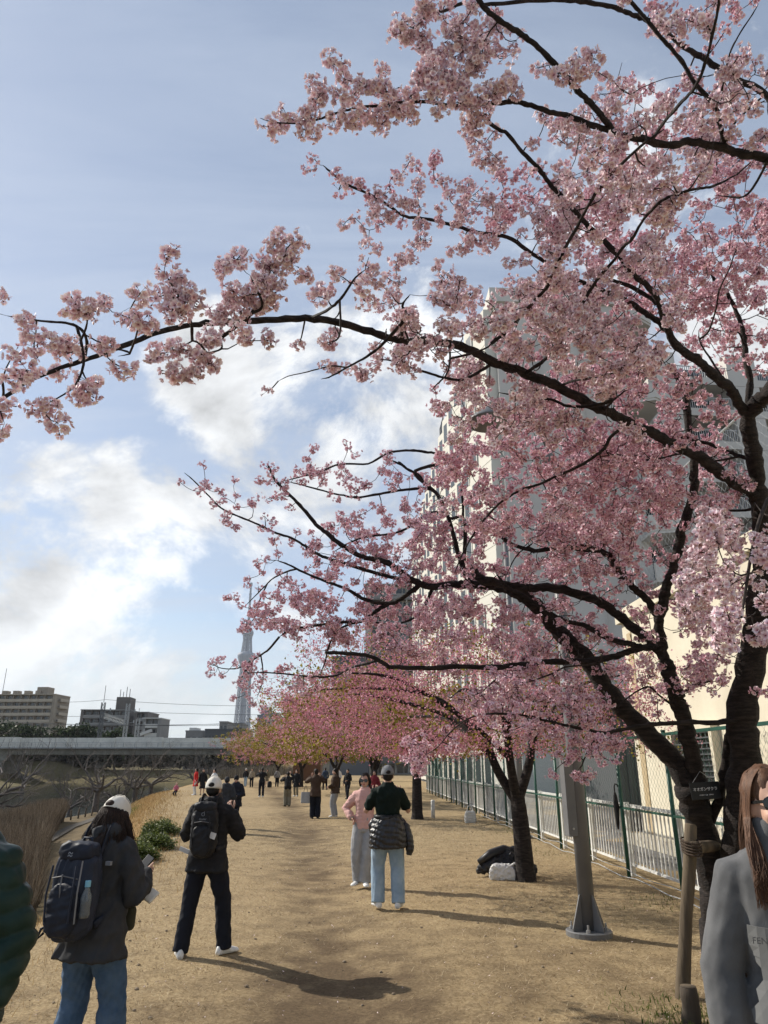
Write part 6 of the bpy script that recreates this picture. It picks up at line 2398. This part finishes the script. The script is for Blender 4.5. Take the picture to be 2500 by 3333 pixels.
            for i in range(nb - 1):
                for j in range(2):
                    a = i * 3 + j
                    fs += [(a, a + 1, a + 4, a + 3), (o_ + a + 3, o_ + a + 4, o_ + a + 1, o_ + a)]
                fs += [(i * 3 + 2, o_ + i * 3 + 2, o_ + i * 3 + 5, i * 3 + 5), (i * 3 + 3, o_ + i * 3 + 3, o_ + i * 3, i * 3)]
            mb.add(vs, fs)
            mb.build('brim', hmat, cp, smooth=True)
            # opening over the strap at the back, a button, seams
            ho = MB().ell(hp(0, -.112, .110), (.034, .020, .026), M3).build('cap_opening', hm, cp, smooth=True)
            MB().tube([hp(.05 * t, -.014 - .112 * math.sqrt(1 - (.05 * t / .09) ** 2), .086) for t in np.linspace(-1, 1, 9)], .0075, 6, squash=.4).build('strap', hmat, cp, smooth=True)
            mb = MB()
            mb.ell(hp(0, -.012, .217), (.008, .008, .005), M3)
            for q in range(3):
                b = math.pi * q / 3 + .52
                mb.tube([hp(.0885 * math.cos(a) * math.cos(b), -.012 + .1085 * math.cos(a) * math.sin(b), .0985 + .1185 * math.sin(a)) for a in np.linspace(.05, math.pi - .05, 17)], .0016, 4)
            mb.build('seam', hmat, cp)
        else:
            mb.ell(hp(0, -.02, .125), (.088, .104, .102), M3)
            mb.ring_loft([[hp(p.x, p.y - .018, z) for p in ring(0, .088, .103, 0)] for z in (.085, .125)])
            remesh(mb.build('knit_hat', hmat, root), min(vox, .012), 2)
    if glasses:
        gl = empty('sunglasses', (0, 0, 0))
        gl.parent = root
        for k in (-1, 1):
            mb = MB()
            rings = [[hp(k * .034 + (.031 + q) * math.cos(a) * (1 if True else 1), .092 + y_ - .010 * abs(math.cos(a)) * (1 if math.cos(a) * k > 0 else .2), .083 + (.026 + q) * math.copysign(abs(math.sin(a)) ** .8, math.sin(a))) for a in np.linspace(0, 2 * math.pi, 18, endpoint=False)] for y_, q in ((0, 0), (.006, 0), (.008, -.004))]
            mb.ring_loft(rings)
            mb.build('lens', lens_m, gl, smooth=False)
            MB().bar(hp(k * .066, .088, .09), hp(k * .079, -.01, .085), .004, .010).build('temple', lens_m, gl)
        MB().bar(hp(-.006, .100, .09), hp(.006, .100, .09), .004, .005).build('bridge', lens_m, gl)
    elif face and vox < .02:
        for k in (-1, 1):
            MB().ell(hp(k * .031, .078, .084), (.012, .008, .006), M3, 10, 6).build('eye', eye_m, root, smooth=True)
    if face and vox < .02:
        MB().ell(hp(0, .088, .020), (.023, .008, .008), M3, 12, 6).build('lips', lip_m, root, smooth=True)
    return P


def carry(o, P):
    """a thing worn or held: stays a thing of its own, set where the person's frame puts it"""
    o.location = P.root.location
    o.rotation_euler = P.root.rotation_euler
    o.scale = P.root.scale
    return o


def held(name, P, label, cat):
    return carry(empty(name, (0, 0, 0), 0, label, cat), P)


def backpack(P, label, m, m2, c=(0, -.205, 1.19), size=(.30, .17, .50), detail=True, lean=0.0, seed=1, vox=.012, strap_m=None):
    t = held('backpack', P, label, 'backpack')
    up = P.up
    cx, cy, cz = c
    w_, d_, h_ = size

    def prof(k, y0, w2, d2, z0, z1, e=3.2):
        rows = []
        for i in range(9):
            q = i / 8
            sc = (1 - abs(2 * q - 1) ** 4.5 * .42)
            rows.append([up((cx + p.x * sc, y0 + p.y * (sc * .9 + .1), z0 + (z1 - z0) * q)) for p in ring(0, w2 / 2, d2 / 2, 0, 20, e)])
        return rows
    mb = MB()
    mb.ring_loft(prof(0, cy, w_, d_, cz - h_ / 2, cz + h_ / 2))
    remesh(mb.build('main_compartment', m, t), vox, 3, disp=(.007, 22, seed))
    mb = MB()
    mb.ring_loft(prof(0, cy - d_ * .5, w_ * .74, d_ * .42, cz - h_ * .46, cz + h_ * .10))
    remesh(mb.build('front_pocket', m2, t), vox, 3, disp=(.006, 26, seed + 1))
    mb = MB()
    mb.ring_loft(prof(0, cy - d_ * .10, w_ * .86, d_ * .86, cz + h_ * .34, cz + h_ * .56))
    remesh(mb.build('lid', m2, t), vox, 3, disp=(.005, 24, seed + 2))
    for k in (-1, 1):
        x = k * .085
        off = .035
        # over the shoulder, clear of the jacket
        Pp = [up((x, cy + d_ * .35, cz + h_ * .36)), up((x, -.10, 1.445 + off)), up((x, -.02, 1.475 + off)), up((x, .07, 1.43 + off)), up((x * 1.15, .145, 1.30)), up((x * 1.5, .12, 1.12)), up((x * 2.0, -.02, 1.02)), up((x * 1.5, cy + d_ * .3, cz - h_ * .35))]
        mb = MB()
        cm_ = catmull([tuple(p) for p in Pp], 4)
        mb.tube(cm_, .024, 8, squash=.35)
        mb.build('shoulder_strap', strap_m or m2, t, smooth=True)
        if detail:
            MB().tube([up((cx + k * w_ * .30, cy - d_ * .74, cz + h_ * .30)), up((cx + k * w_ * .33, cy - d_ * .78, cz - h_ * .02)), up((cx + k * w_ * .30, cy - d_ * .70, cz - h_ * .3))], .007, 5).build('compression_strap', m, t)
    MB().tube([up((cx - .04, cy + d_ * .2, cz + h_ * .52)), up((cx - .03, cy + d_ * .2, cz + h_ * .60)), up((cx + .03, cy + d_ * .2, cz + h_ * .60)), up((cx + .04, cy + d_ * .2, cz + h_ * .52))], .008, 6).build('grab_loop', m, t, smooth=True)
    if detail:
        MB().tube([up((cx - w_ * .33, cy - d_ * .62, cz + h_ * .16)), up((cx, cy - d_ * .74, cz + h_ * .19)), up((cx + w_ * .33, cy - d_ * .62, cz + h_ * .16))], .004, 5).build('zip', mat('zip_grey', (.12, .12, .125), .4), t)
    return t


def phone(P, k=1, label='', both=False):
    tp2 = (P.tips[-1] + P.tips[1]) / 2 if both else P.tips[k]
    t = held('phone', P, label, 'phone')
    mb = MB()
    mb.box((-.037, -.004, -.075), (.037, .004, .075), Matrix.Translation(tp2) @ Matrix.Rotation(R(0 if both else 55), 4, 'X' if not both else 'Z'))
    mb.build('case', mat('phone_black', (.012, .012, .013), .25, spec=.6), t, bevel=.003)
    return t


dark_jk = cloth('charcoal_jacket', (.032, .033, .036), (.045, .046, .05))
black_jk = cloth('black_jacket', (.014, .014, .016), (.022, .022, .024))
navy_tr = cloth('navy_trousers', (.012, .014, .022))
denim = cloth('blue_denim', (.045, .085, .15), (.085, .135, .21), bs=400)
denim_l = cloth('light_denim', (.22, .31, .40), (.33, .42, .50), bs=400)
denim_d = cloth('dark_denim', (.028, .045, .085), (.05, .075, .125), bs=400)
pack_navy = cloth('navy_nylon', (.022, .027, .042), (.03, .036, .055), .6)
pack_navy2 = cloth('navy_nylon_dark', (.013, .016, .026), (.022, .026, .04), .55)
pack_blk = cloth('black_nylon_pack', (.012, .012, .014), (.02, .02, .022), .55)
cap_w = cloth('cream_cotton', (.70, .67, .60), (.62, .59, .52), .9, .3, 300)
cap_g = cloth('grey_cotton', (.16, .165, .175), (.20, .205, .215))
green_t = cloth('dark_green_knit', (.004, .010, .008), (.006, .014, .011))
pink_k = cloth('pink_knit', (.64, .40, .36), (.57, .34, .31), .95, .5, 200)
grey_k = cloth('grey_felt_wool', (.082, .084, .087), (.125, .127, .13), .95, .6, 420, .2)
grey_tr = cloth('grey_trousers', (.27, .275, .285), (.34, .345, .35))
khaki = cloth('khaki_cotton', (.17, .15, .105), (.22, .195, .14))
brown_j = cloth('brown_jacket', (.055, .035, .025), (.075, .05, .036))
green_puf = cloth('bottle_green_nylon', (.006, .022, .017), (.011, .03, .023), .42, .2)
maroon = cloth('maroon_knit', (.15, .02, .03), (.2, .03, .04))
red_c = cloth('red_wool', (.52, .02, .02), (.44, .015, .015))
beige_c = cloth('beige_jacket', (.36, .31, .24))
white_c = cloth('white_blouse', (.66, .65, .63))

# ---- young woman in the white cap, left foreground
g = person('long haired woman in a white cap and charcoal coat looking at her phone', (-1.72, 4.8, 0), R(-17), 1.53, dark_jk, denim, white_shoe, 'long', hair_d, 'cap', cap_w, armL=((.20, .10, 1.10), (-.13, .27, 1.09)), armR=((.25, .06, 1.12), (.12, .31, 1.20)),
           feetL=(-.13, -.04), feetR=(.15, .10), lean=.07, pitch=.45, fem=True, ease=.040, leg_ease=.03, hem=.72, vox=.0105, hood=True, wr_seed=21, sleeve_w=.9, wrinkle=.012, curl=.8)
mb = MB()
r_ = np.random.default_rng(5)
for k in range(430):
    a = r_.uniform(math.pi * .92, math.pi * 2.08)
    st = g.Mh @ Vector((.075 * math.cos(a), -.02 + .085 * math.sin(a), r_.uniform(.05, .10)))
    L_ = r_.uniform(.24, .42)
    dx = (g.Mh.to_3x3() @ Vector((math.cos(a), math.sin(a) - .15, 0)))
    ph, fr = r_.uniform(0, 6), r_.uniform(16, 26)
    pts_ = []
    for t in np.linspace(0, 1, 13):
        wv = .013 * t ** .5
        spread = .02 + .085 * min(1, t * 1.6)
        pts_.append(st + Vector((dx.x * spread, dx.y * spread, -L_ * t)) + Vector((wv * math.sin(fr * t * L_ * 2.6 + ph), wv * math.cos(fr * t * L_ * 2.6 + ph * 1.7), 0)))
    mb.tube(pts_, np.linspace(.0046, .0012, 13), 4)
mb.build('wavy_hair', hair_d, g.root, smooth=True)
bkp = backpack(g, 'dark navy hiking backpack with a bottle pocket on the woman in the charcoal coat', pack_navy, pack_navy2, c=(-.01, -.235, 1.11), size=(.295, .195, .53), vox=.011, seed=4)
light_strap = mat('grey_webbing', (.20, .21, .23), .6)
for x0, z0, z1 in ((.115, 1.30, .95), (-.02, 1.22, 1.08)):
    MB().tube([g.up((x0, -.375, z0)), g.up((x0 + .01, -.39, (z0 + z1) / 2)), g.up((x0, -.36, z1))], .007, 5, squash=.5).build('webbing', light_strap, bkp)
MB().box((-.018, -.012, -.012), (.018, .012, .012), Matrix.Translation(g.up((.16, -.17, 1.28)))).build('buckle', light_strap, bkp)
MB().tube([g.up((-.15, -.27, .92)), g.up((-.185, -.28, .90)), g.up((-.19, -.30, .84)), g.up((-.16, -.28, .88))], .009, 5).build('hip_belt', pack_navy2, bkp, smooth=True)
o = obj('emblem', text_mesh('\u2248', .07, .0006), light_strap, bkp)
o.matrix_local = Matrix.Translation(g.up((.01, -.372, 1.335))) @ Matrix.Rotation(R(90 - 12), 4, 'X')
bot = held('water_bottle', g, 'clear water bottle with pale blue cap in the side of the navy backpack', 'bottle')
pet = mat('clear_plastic', (.55, .62, .66), .08, spec=.6)
pet.node_tree.nodes['Principled BSDF'].inputs['Transmission Weight'].default_value = .8
mb = MB().lathe([(.030, 0), (.033, .02), (.030, .05), (.033, .08), (.033, .12), (.014, .165), (.014, .175)], (0, 0, 0), 16)
M_ = Matrix.Translation(g.up((.135, -.30, .98)))
mb.v = [tuple(M_ @ Vector(v)) for v in mb.v]
mb.build('body', pet, bot, smooth=True)
mb = MB().lathe([(.018, .172), (.018, .205), (.015, .208)], (0, 0, 0), 14)
mb.v = [tuple(M_ @ Vector(v)) for v in mb.v]
mb.build('cap', mat('pale_blue_cap', (.22, .48, .62), .4), bot)
pq = held('phone', g, 'dark smartphone held in front of the woman in the charcoal coat', 'phone')
MB().box((-.035, -.005, -.07), (.035, .005, .07), Matrix.Translation(g.tips[1] + Vector((-.015, -.005, .03))) @ Matrix.Rotation(R(-35), 4, 'X') @ Matrix.Rotation(R(25), 4, 'Y')).build('case', mat('phone_slate', (.02, .025, .035), .5, spec=.25), pq, bevel=.003)
hb = held('paper_holder', g, 'cream paper card held under the phone by the woman in charcoal', 'card')
M_ = Matrix.Translation(g.tips[-1] + Vector((.05, .03, -.01))) @ Matrix.Rotation(R(25), 4, 'Y') @ Matrix.Rotation(R(-50), 4, 'X')
MB().box((-.075, -.012, -.05), (.085, .012, .045), M_).build('card', cap_w, hb, bevel=.008)
cb = held('crossbody_bag', g, 'small dark olive bag hanging at the front hip of the woman in the charcoal coat', 'bag')
mb = MB().ring_loft([[g.up((.10 + p.x, .165 + p.y, z)) for p in ring(0, .09 * sc, .045 * sc, 0)] for z, sc in ((.86, .8), (.88, 1), (.98, 1), (1.01, .85))])
remesh(mb.build('body', cloth('dark_olive', (.05, .048, .03)), cb), .01, 2)

# ---- man in the white cap with the black backpack
m1 = person('man in a white cap and black hooded jacket, back turned, raising a camera', (-1.74, 7.75, 0), R(-3), 1.60, black_jk, navy_tr, white_shoe, 'short', hair_k, 'cap', cap_w, armL=((.27, .12, 1.15), (.075, .25, 1.50)), armR=((.27, .12, 1.15), (.075, .25, 1.50)), feetL=(-.18, -.10), feetR=(.21, .09), lean=.03,
            pitch=.10, ease=.034, leg_ease=.024, hem=.78, vox=.013, hood=True, wr_seed=31, toe=(20, -35))
bk1 = backpack(m1, 'slim black backpack with a small white tag worn by the man in the white cap', pack_blk, pack_blk, c=(0, -.215, 1.17), size=(.27, .16, .50), vox=.012, seed=9)
tg = MB().box((-.03, -.003, -.03), (.03, .003, .03), Matrix.Translation(m1.up((.12, -.31, 1.13))) @ Matrix.Rotation(.3, 4, 'Y')).build('tag', white_c, bk1)
o = obj('lettering', text_mesh('deuter', .030, .0006), light_strap, bk1)
o.matrix_local = Matrix.Translation(m1.up((.0, -.306, 1.285))) @ Matrix.Rotation(R(90), 4, 'X')
mb = MB()
mb.tube([m1.up((.0 + .016 * math.cos(t), -.304, 1.33 + .016 * math.sin(t))) for t in np.linspace(.6, 6.0, 14)], .0028, 4)
mb.tube([m1.up((.012, -.304, 1.325)), m1.up((.012, -.304, 1.358))], .0028, 4)
mb.build('emblem', light_strap, bk1)
ph = held('camera', m1, 'black camera raised to the face of the man in the white cap', 'camera')
c_ = (m1.tips[-1] + m1.tips[1]) / 2
MB().box((-.065, -.02, -.045), (.065, .03, .045), Matrix.Translation(c_)).build('body', blk, ph, bevel=.006)
MB().tube([c_ + Vector((0, .03, 0)), c_ + Vector((0, .10, 0))], .032, 14).build('lens', blk, ph, smooth=False)
cb = held('folded_paper', m1, 'white folded paper at the left side of the man in the white cap', 'paper')
MB().box((-.06, -.01, -.022), (.05, .01, .02), Matrix.Translation(m1.up((-.26, .03, .97))) @ Matrix.Rotation(.35, 4, 'Y')).build('sheet', white_c, cb)

# ---- couple in the middle of the path
m2 = person('man in a grey cap and dark green top, puffer tied round his waist', (.05, 10.2, 0), R(4), 1.715, green_t, denim_l, white_shoe, 'short', hair_k, 'cap', cap_g, armL=((.27, .10, 1.15), (.085, .23, 1.46)), armR=((.27, .10, 1.15), (.085, .23, 1.46)), feetL=(-.125, .03), feetR=(.13, -.03), pitch=.05,
            ease=.012, leg_ease=.032, hem=.90, vox=.013, wr_seed=41, toe=(12, -14), sleeves='short', wrinkle=.007)
pf = held('tied_puffer_jacket', m2, 'shiny black puffer jacket tied around the waist of the man in dark green', 'jacket')
puf_m = mat('shiny_black_nylon', (.014, .014, .016), .32, (.022, .022, .024), 12, .4, 80, spec=.5)
mb = MB().ring_loft([ring(z, rx, ry, yo) for z, rx, ry, yo in ((.70, .235, .16, -.04), (.76, .24, .175, -.03), (.90, .225, .17, -.02), (1.0, .20, .155, -.005), (1.05, .18, .14, 0), (1.08, .165, .125, 0))])
remesh(mb.build('body', puf_m, pf), .012, 2, disp=(.008, 22, 3), quilt=(.016, .068, .25))
mb = MB().tube([(.17, .10, 1.02), (.235, .02, .93), (.27, -.02, .80), (.285, -.03, .68), (.27, -.03, .61)], (.045, .06, .062, .055, .035), 12)
remesh(mb.build('sleeve', puf_m, pf), .011, 2, quilt=(.010, .06, .1))
mb = MB().tube([(-.17, .10, 1.02), (-.2, .14, .95), (-.2, .15, .86)], (.04, .05, .03), 12)
mb.build('sleeve', puf_m, pf, smooth=True)
MB().ring_loft([ring(z, .185, .145, 0) for z in (1.045, 1.085)]).build('waistband', blk, pf, smooth=True)
phone(m2, 1, 'phone held up by the man in dark green', both=True)
w2 = person('woman in a pink sweater and sunglasses facing the camera with one hand on her hip', (-.30, 12.0, 0), R(176), 1.60, pink_k, grey_tr, white_shoe, 'bob', hair_k, None, None, armL='pocket', armR='hip', feetL=(-.02, .03), feetR=(.10, -.06), lean=-.03, yaw=.15, fem=True, ease=.018, wrinkle=.006, sleeve_w=1.2,
            leg_ease=.04, hem=.86, vox=.013, glasses=True, wr_seed=51, toe=(14, -26), collar=1.475)
MB().ring_loft([[w2.up(p) for p in ring(z, rx, ry, .004)] for z, rx, ry in ((1.44, .078, .070), (1.48, .064, .064), (1.505, .062, .062))]).build('grey_collar', grey_tr, w2.root, smooth=True)
for k in (-1, 1):
    a, b = w2.wr[k], w2.el[k]
    MB().tube([a.lerp(b, -.02), a.lerp(b, .16)], (.036, .046), 12).build('grey_cuff', grey_tr, w2.root, smooth=True)

# ---- woman in the grey sweater, right edge, close
w3 = person('brown haired woman in sunglasses and grey wool sweater at the right edge', (1.335, 2.64, 0), R(165), 1.70, grey_k, cloth('grey_denim', (.11, .125, .15), (.15, .165, .19), bs=400), white_shoe, 'long', hair_b, None, None, armL=((.25, -.02, 1.12), (.20, .14, .92)), armR=((.25, .0, 1.10), (.243, .06, .86)), lean=-.02,
            pitch=-.02, yaw=-.22, fem=True, ease=.022, leg_ease=.02, hem=.93, vox=.009, glasses=True, wr_seed=61, collar=1.535, sleeve_w=.9, wrinkle=.0018)
mb = MB()
r_ = np.random.default_rng(15)
for k in range(1100):
    sd_ = 1 if r_.uniform() < .62 else -1
    a = r_.uniform(-.30 if sd_ < 0 else .12, 1.4)
    st = w3.Mh @ Vector((sd_ * .079 * math.cos(a), -.02 - .092 * math.sin(a), r_.uniform(.04, .13)))
    crown = w3.Mh @ Vector((sd_ * .018, -.01 - .03 * math.sin(a), .208))
    mid_ = w3.Mh @ Vector((sd_ * .062 * math.cos(a), -.02 - .07 * math.sin(a), .175))
    L_ = r_.uniform(.30, .43)
    if k > 780:
        q_ = r_.uniform(0, 1)
        c0 = w3.Mh @ Vector((.02, .02 - .05 * q_, .205))
        c1 = w3.Mh @ Vector((.070, .035 - .07 * q_, .15))
        c2 = w3.Mh @ Vector((.088, .02 - .06 * q_, .04))
        c3 = w3.up((.115 - .05 * r_.uniform(), .075 + .05 * r_.uniform(), 1.42))
        c4 = w3.up((.125 - .06 * r_.uniform(), .152 + .02 * r_.uniform(), r_.uniform(1.27, 1.36)))
        pts_ = catmull([tuple(c) for c in (c0, c1, c2, c3, c4)], 4)
        mb.tube(pts_, np.linspace(.0026, .0009, len(pts_)), 4, squash=.6)
        continue
    o_ = w3.Mh.to_3x3() @ Vector((sd_ * math.cos(a), -math.sin(a), 0))
    end = st + Vector((o_.x * .025, o_.y * .02, -L_)) + Vector(r_.normal(0, .008, 3))
    md_ = st + Vector((o_.x * .02, o_.y * .02, -L_ * .45)) + Vector(r_.normal(0, .006, 3))
    pts_ = catmull([tuple(crown), tuple(mid_), tuple(st), tuple(md_), tuple(end)], 4)
    mb.tube(pts_, np.linspace(.0026, .0009, len(pts_)), 4, squash=.6)
mb.build('straight_hair', hair_b, w3.root, smooth=True)
pk = cloth('grey_leather_panel', (.125, .128, .128), (.135, .138, .138), .75, .1, 300)
# leather pocket panel across the front of the sweater, with its embossed lettering
rows = []
for z in np.linspace(.955, 1.22, 10):
    rx = np.interp(z, [q[0] for q in w3.rings], [q[1] for q in w3.rings])
    ry = np.interp(z, [q[0] for q in w3.rings], [q[2] for q in w3.rings])
    wl_ = .118
    rows.append([(x, .010 + ry * (1 - (abs(x) / rx) ** 2.35) ** (1 / 2.35)) for x in np.linspace(wl_ + .055, -wl_ + .0, 15)] + [z])
vs, fs = [], []
for off in (.026, .033):
    for row in rows:
        z = row[-1]
        vs += [w3.up((x, y + off, z)) for x, y in row[:-1]]
nrow, nc = len(rows), 15
for i in range(nrow - 1):
    for j in range(nc - 1):
        a = i * nc + j
        fs += [(nrow * nc + a, nrow * nc + a + 1, nrow * nc + a + nc + 1, nrow * nc + a + nc), (a + nc, a + nc + 1, a + 1, a)]
for j in range(nc - 1):
    fs += [(j, j + 1, nrow * nc + j + 1, nrow * nc + j), ((nrow - 1) * nc + j + 1, (nrow - 1) * nc + j, 2 * nrow * nc - nc + j, 2 * nrow * nc - nc + j + 1)]
for i in range(nrow - 1):
    fs += [(i * nc + nc, i * nc, nrow * nc + i * nc, nrow * nc + i * nc + nc), (i * nc + nc - 1, i * nc + 2 * nc - 1, nrow * nc + i * nc + 2 * nc - 1, nrow * nc + i * nc + nc - 1)]
fp = MB().add(vs, fs).build('leather_panel', pk, w3.root)
o = obj('lettering', text_mesh('FENDI', .026, .0012), cloth('panel_emboss', (.10, .10, .10), (.12, .12, .12), .5, .1, 300), fp)
o.matrix_local = Matrix.Translation(w3.up((.118, 0.010 + .026 + .0085 + .112, 1.185))) @ Matrix.Rotation(math.pi, 4, 'Z') @ Matrix.Rotation(R(90), 4, 'X')

# ---- person in the green puffer, cut by the left edge
m3 = person('person in a bottle green puffer and maroon scarf at the left edge', (-1.74, 3.25, 0), R(172), 1.66, green_puf, denim_d, white_shoe, 'short', hair_k, None, None, armL='down', armR='pocket', feetL=(-.1, .18), feetR=(.1, -.16), ease=.055, leg_ease=.03,
            hem=.78, vox=.0115, wr_seed=71, quilt=(.016, .085, 0), sleeve_w=.75, yaw=-.5)
mb = MB()
mb.tube([m3.up((.10 * math.cos(t), .02 + .085 * math.sin(t), 1.455 + .02 * math.sin(3 * t))) for t in np.linspace(0, 2 * math.pi, 19)], .034, 10)
remesh(mb.build('scarf', maroon, m3.root), .011, 2, disp=(.01, 30, 4))

# ---- people along the path, from near to far
GRP = 'visitors under the far cherry trees'


def walker(label, x, y, rz, h, top, bottom, **kw):
    kw.setdefault('vox', .02 if y > 24 else .017)
    return person(label, (x, y, gz(x, y)), R(rz), h, top, bottom, group=GRP, **kw)


walker('stooped figure in a dark grey hooded coat right behind the man in the white cap', -4.35, 21.0, 5, 1.42, dark_jk, navy_tr, hood=True, hem=.62, ease=.05, lean=.12, pitch=.3, hat='knit', hat_m=dark_jk, wr_seed=81)
walker('small elderly figure in a dark coat and black knit hat near the path edge', -4.35, 22.4, 175, 1.44, cloth('navy_coat', (.02, .022, .03)), navy_tr, hat='knit', hat_m=black_jk, hem=.70, ease=.045, pitch=.35, armR='front', armL='front', feetL=(-.08, .12), feetR=(.09, -.12), wr_seed=82)
p = walker('tall man in a black jacket and dark trousers raising both hands to the blossom', -2.42, 27.0, 8, 1.64, brown_j, navy_tr, armL='camera', armR='camera', leg_ease=.04, hem=.76, ease=.03, wr_seed=83)
gb_ = held('grey_shopping_bag', p, 'large pale grey shopping bag hanging beside the tall man raising both hands', 'bag')
mb = MB().ring_loft([[Vector((-.36 + q.x, .05 + q.y, z)) for q in ring(0, .17 * sc, .06 * sc, 0, 18, 5)] for z, sc in ((.52, .92), (.55, 1), (.86, .96), (.90, .9))])
mb.build('body', cloth('pale_grey_bag', (.36, .37, .38)), gb_, smooth=False)
MB().tube([(-.43, .05, .9), (-.38, .05, 1.12), (-.34, .05, 1.12), (-.29, .05, .9)], .008, 5).build('handle', blk, gb_)
walker('man in a brown jacket and pale grey trousers facing the tall man', -1.75, 27.3, 80, 1.62, brown_j, grey_tr, armL='front', armR='front', hem=.82, ease=.035, leg_ease=.04, pitch=.1, wr_seed=84, shoes=white_shoe)
p = walker('man with a black daypack and khaki trousers looking up, seen from behind', -4.5, 35.6, 12, 1.52, black_jk, khaki, armR='high', armL='camera', ease=.03, leg_ease=.04, wr_seed=85)
backpack(p, 'black daypack on the man in khaki trousers', pack_blk, pack_blk, detail=False, vox=.02)
walker('woman in a dark coat over olive trousers beside the man with the daypack', -5.3, 46, 160, 1.52, black_jk, khaki, fem=True, hair='bob', hem=.6, ease=.03, wr_seed=86, shoes=white_shoe)
walker('slim figure in black standing mid path taking a photograph with raised arms', -7.2, 44.8, 20, 1.62, black_jk, navy_tr, armL='camera', armR='camera', fem=True, shoes=white_shoe, wr_seed=87)
walker('figure in black trousers near the thick cherry trunks, half hidden by blossom', -2.0, 41.9, 150, 1.55, black_jk, navy_tr, armL='front', armR='down', feetL=(-.1, .16), feetR=(.1, -.14), wr_seed=88)
walker('figure in a deep red jacket behind the couple under the trees', -.42, 33, 170, 1.55, maroon, navy_tr, hair='bob', fem=True, wr_seed=89)
walker('figure in a pale jacket deep under the far crowns', -3.7, 62, 165, 1.55, white_c, navy_tr, hair='bob', fem=True, wr_seed=90)
walker('figure in dark blue walking deep under the far crowns', -4.5, 58, 20, 1.6, denim_d, navy_tr, feetL=(-.1, .2), feetR=(.1, -.18), wr_seed=91)
walker('walker in a white knit hat and black top on the distant path', -12.4, 68, 178, 1.52, black_jk, denim_l, hat='knit', hat_m=white_c, feetL=(-.09, .14), feetR=(.09, -.16), wr_seed=92)
p = walker('distant walker in a beige jacket with a shoulder bag', -11.5, 66, 175, 1.55, beige_c, navy_tr, hair='bob', fem=True, wr_seed=93)
sb = held('shoulder_bag', p, 'dark shoulder bag of the distant walker in beige', 'bag')
MB().ring_loft([[Vector((.24 + q.x, .0 + q.y, z)) for q in ring(0, .09, .15, 0, 14, 4)] for z in (.72, .98)]).build('body', khaki, sb)
walker('distant figure in an olive dress under the leftmost crown', -10.5, 68, 190, 1.5, khaki, None, skirt=(khaki, .55), fem=True, hair='bob', wr_seed=94)
walker('distant figure in a striped pale top beneath the leftmost crown', -9.3, 66, 10, 1.5, cloth('striped_grey', (.38, .38, .38), (.08, .08, .09)), navy_tr, wr_seed=95)
bgk = empty('black_rucksack', (-9.75, 64.8, 0), 0, 'black rucksack standing on the ground by the distant striped figure', 'bag')
mb = MB().ring_loft([ring(z, .2 * sc, .14 * sc, 0) for z, sc in ((0, .9), (.2, 1), (.4, .9), (.5, .6))])
remesh(mb.build('body', pack_blk, bgk), .03, 2)
walker('woman in a long bright red coat and white trousers on the levee by the river', -11.9, 48, 120, 1.60, red_c, white_c, hem=.55, hair='bob', fem=True, wr_seed=96, shoes=white_shoe)
walker('woman with long black hair in a black dress beside the one in red', -11.45, 48, 200, 1.56, black_jk, None, skirt=(black_jk, .42), hair='long', fem=True, wr_seed=97)
walker('distant woman in a white top seen just left of the white capped man', -8.95, 40, 150, 1.55, white_c, navy_tr, hair='bob', fem=True, armL='front', armR='front', wr_seed=98)
walker('small crouching child in pink on the levee left of the woman in red', -12.55, 46, 170, .95, cloth('pink_child_jacket', (.55, .16, .22)), navy_tr, hat='knit', hat_m=pink_k, armL='front', armR='front', crouch=.35, feetL=(-.1, .1), feetR=(.1, .05), wr_seed=99)
# ================================================================== AIR
haze = MB().box((float(gx[0]) - 60, float(gy[0]) - 60, -5.5), (float(gx[-1]) + 60, float(gy[-1]) + 60, 650)).build('haze', None)
haze.data.materials.clear()
hm = bpy.data.materials.new('thin_haze')
hm.use_nodes = True
hn = hm.node_tree.nodes
hn.clear()
ho = hn.new('ShaderNodeOutputMaterial')
hv_ = hn.new('ShaderNodeVolumePrincipled')
hv_.inputs['Color'].default_value = (.88, .92, 1.0, 1)
hv_.inputs['Density'].default_value = 0.00006
hv_.inputs['Anisotropy'].default_value = 0.3
hm.node_tree.links.new(hv_.outputs[0], ho.inputs['Volume'])
haze.data.materials.append(hm)
tag(haze, kind='stuff')
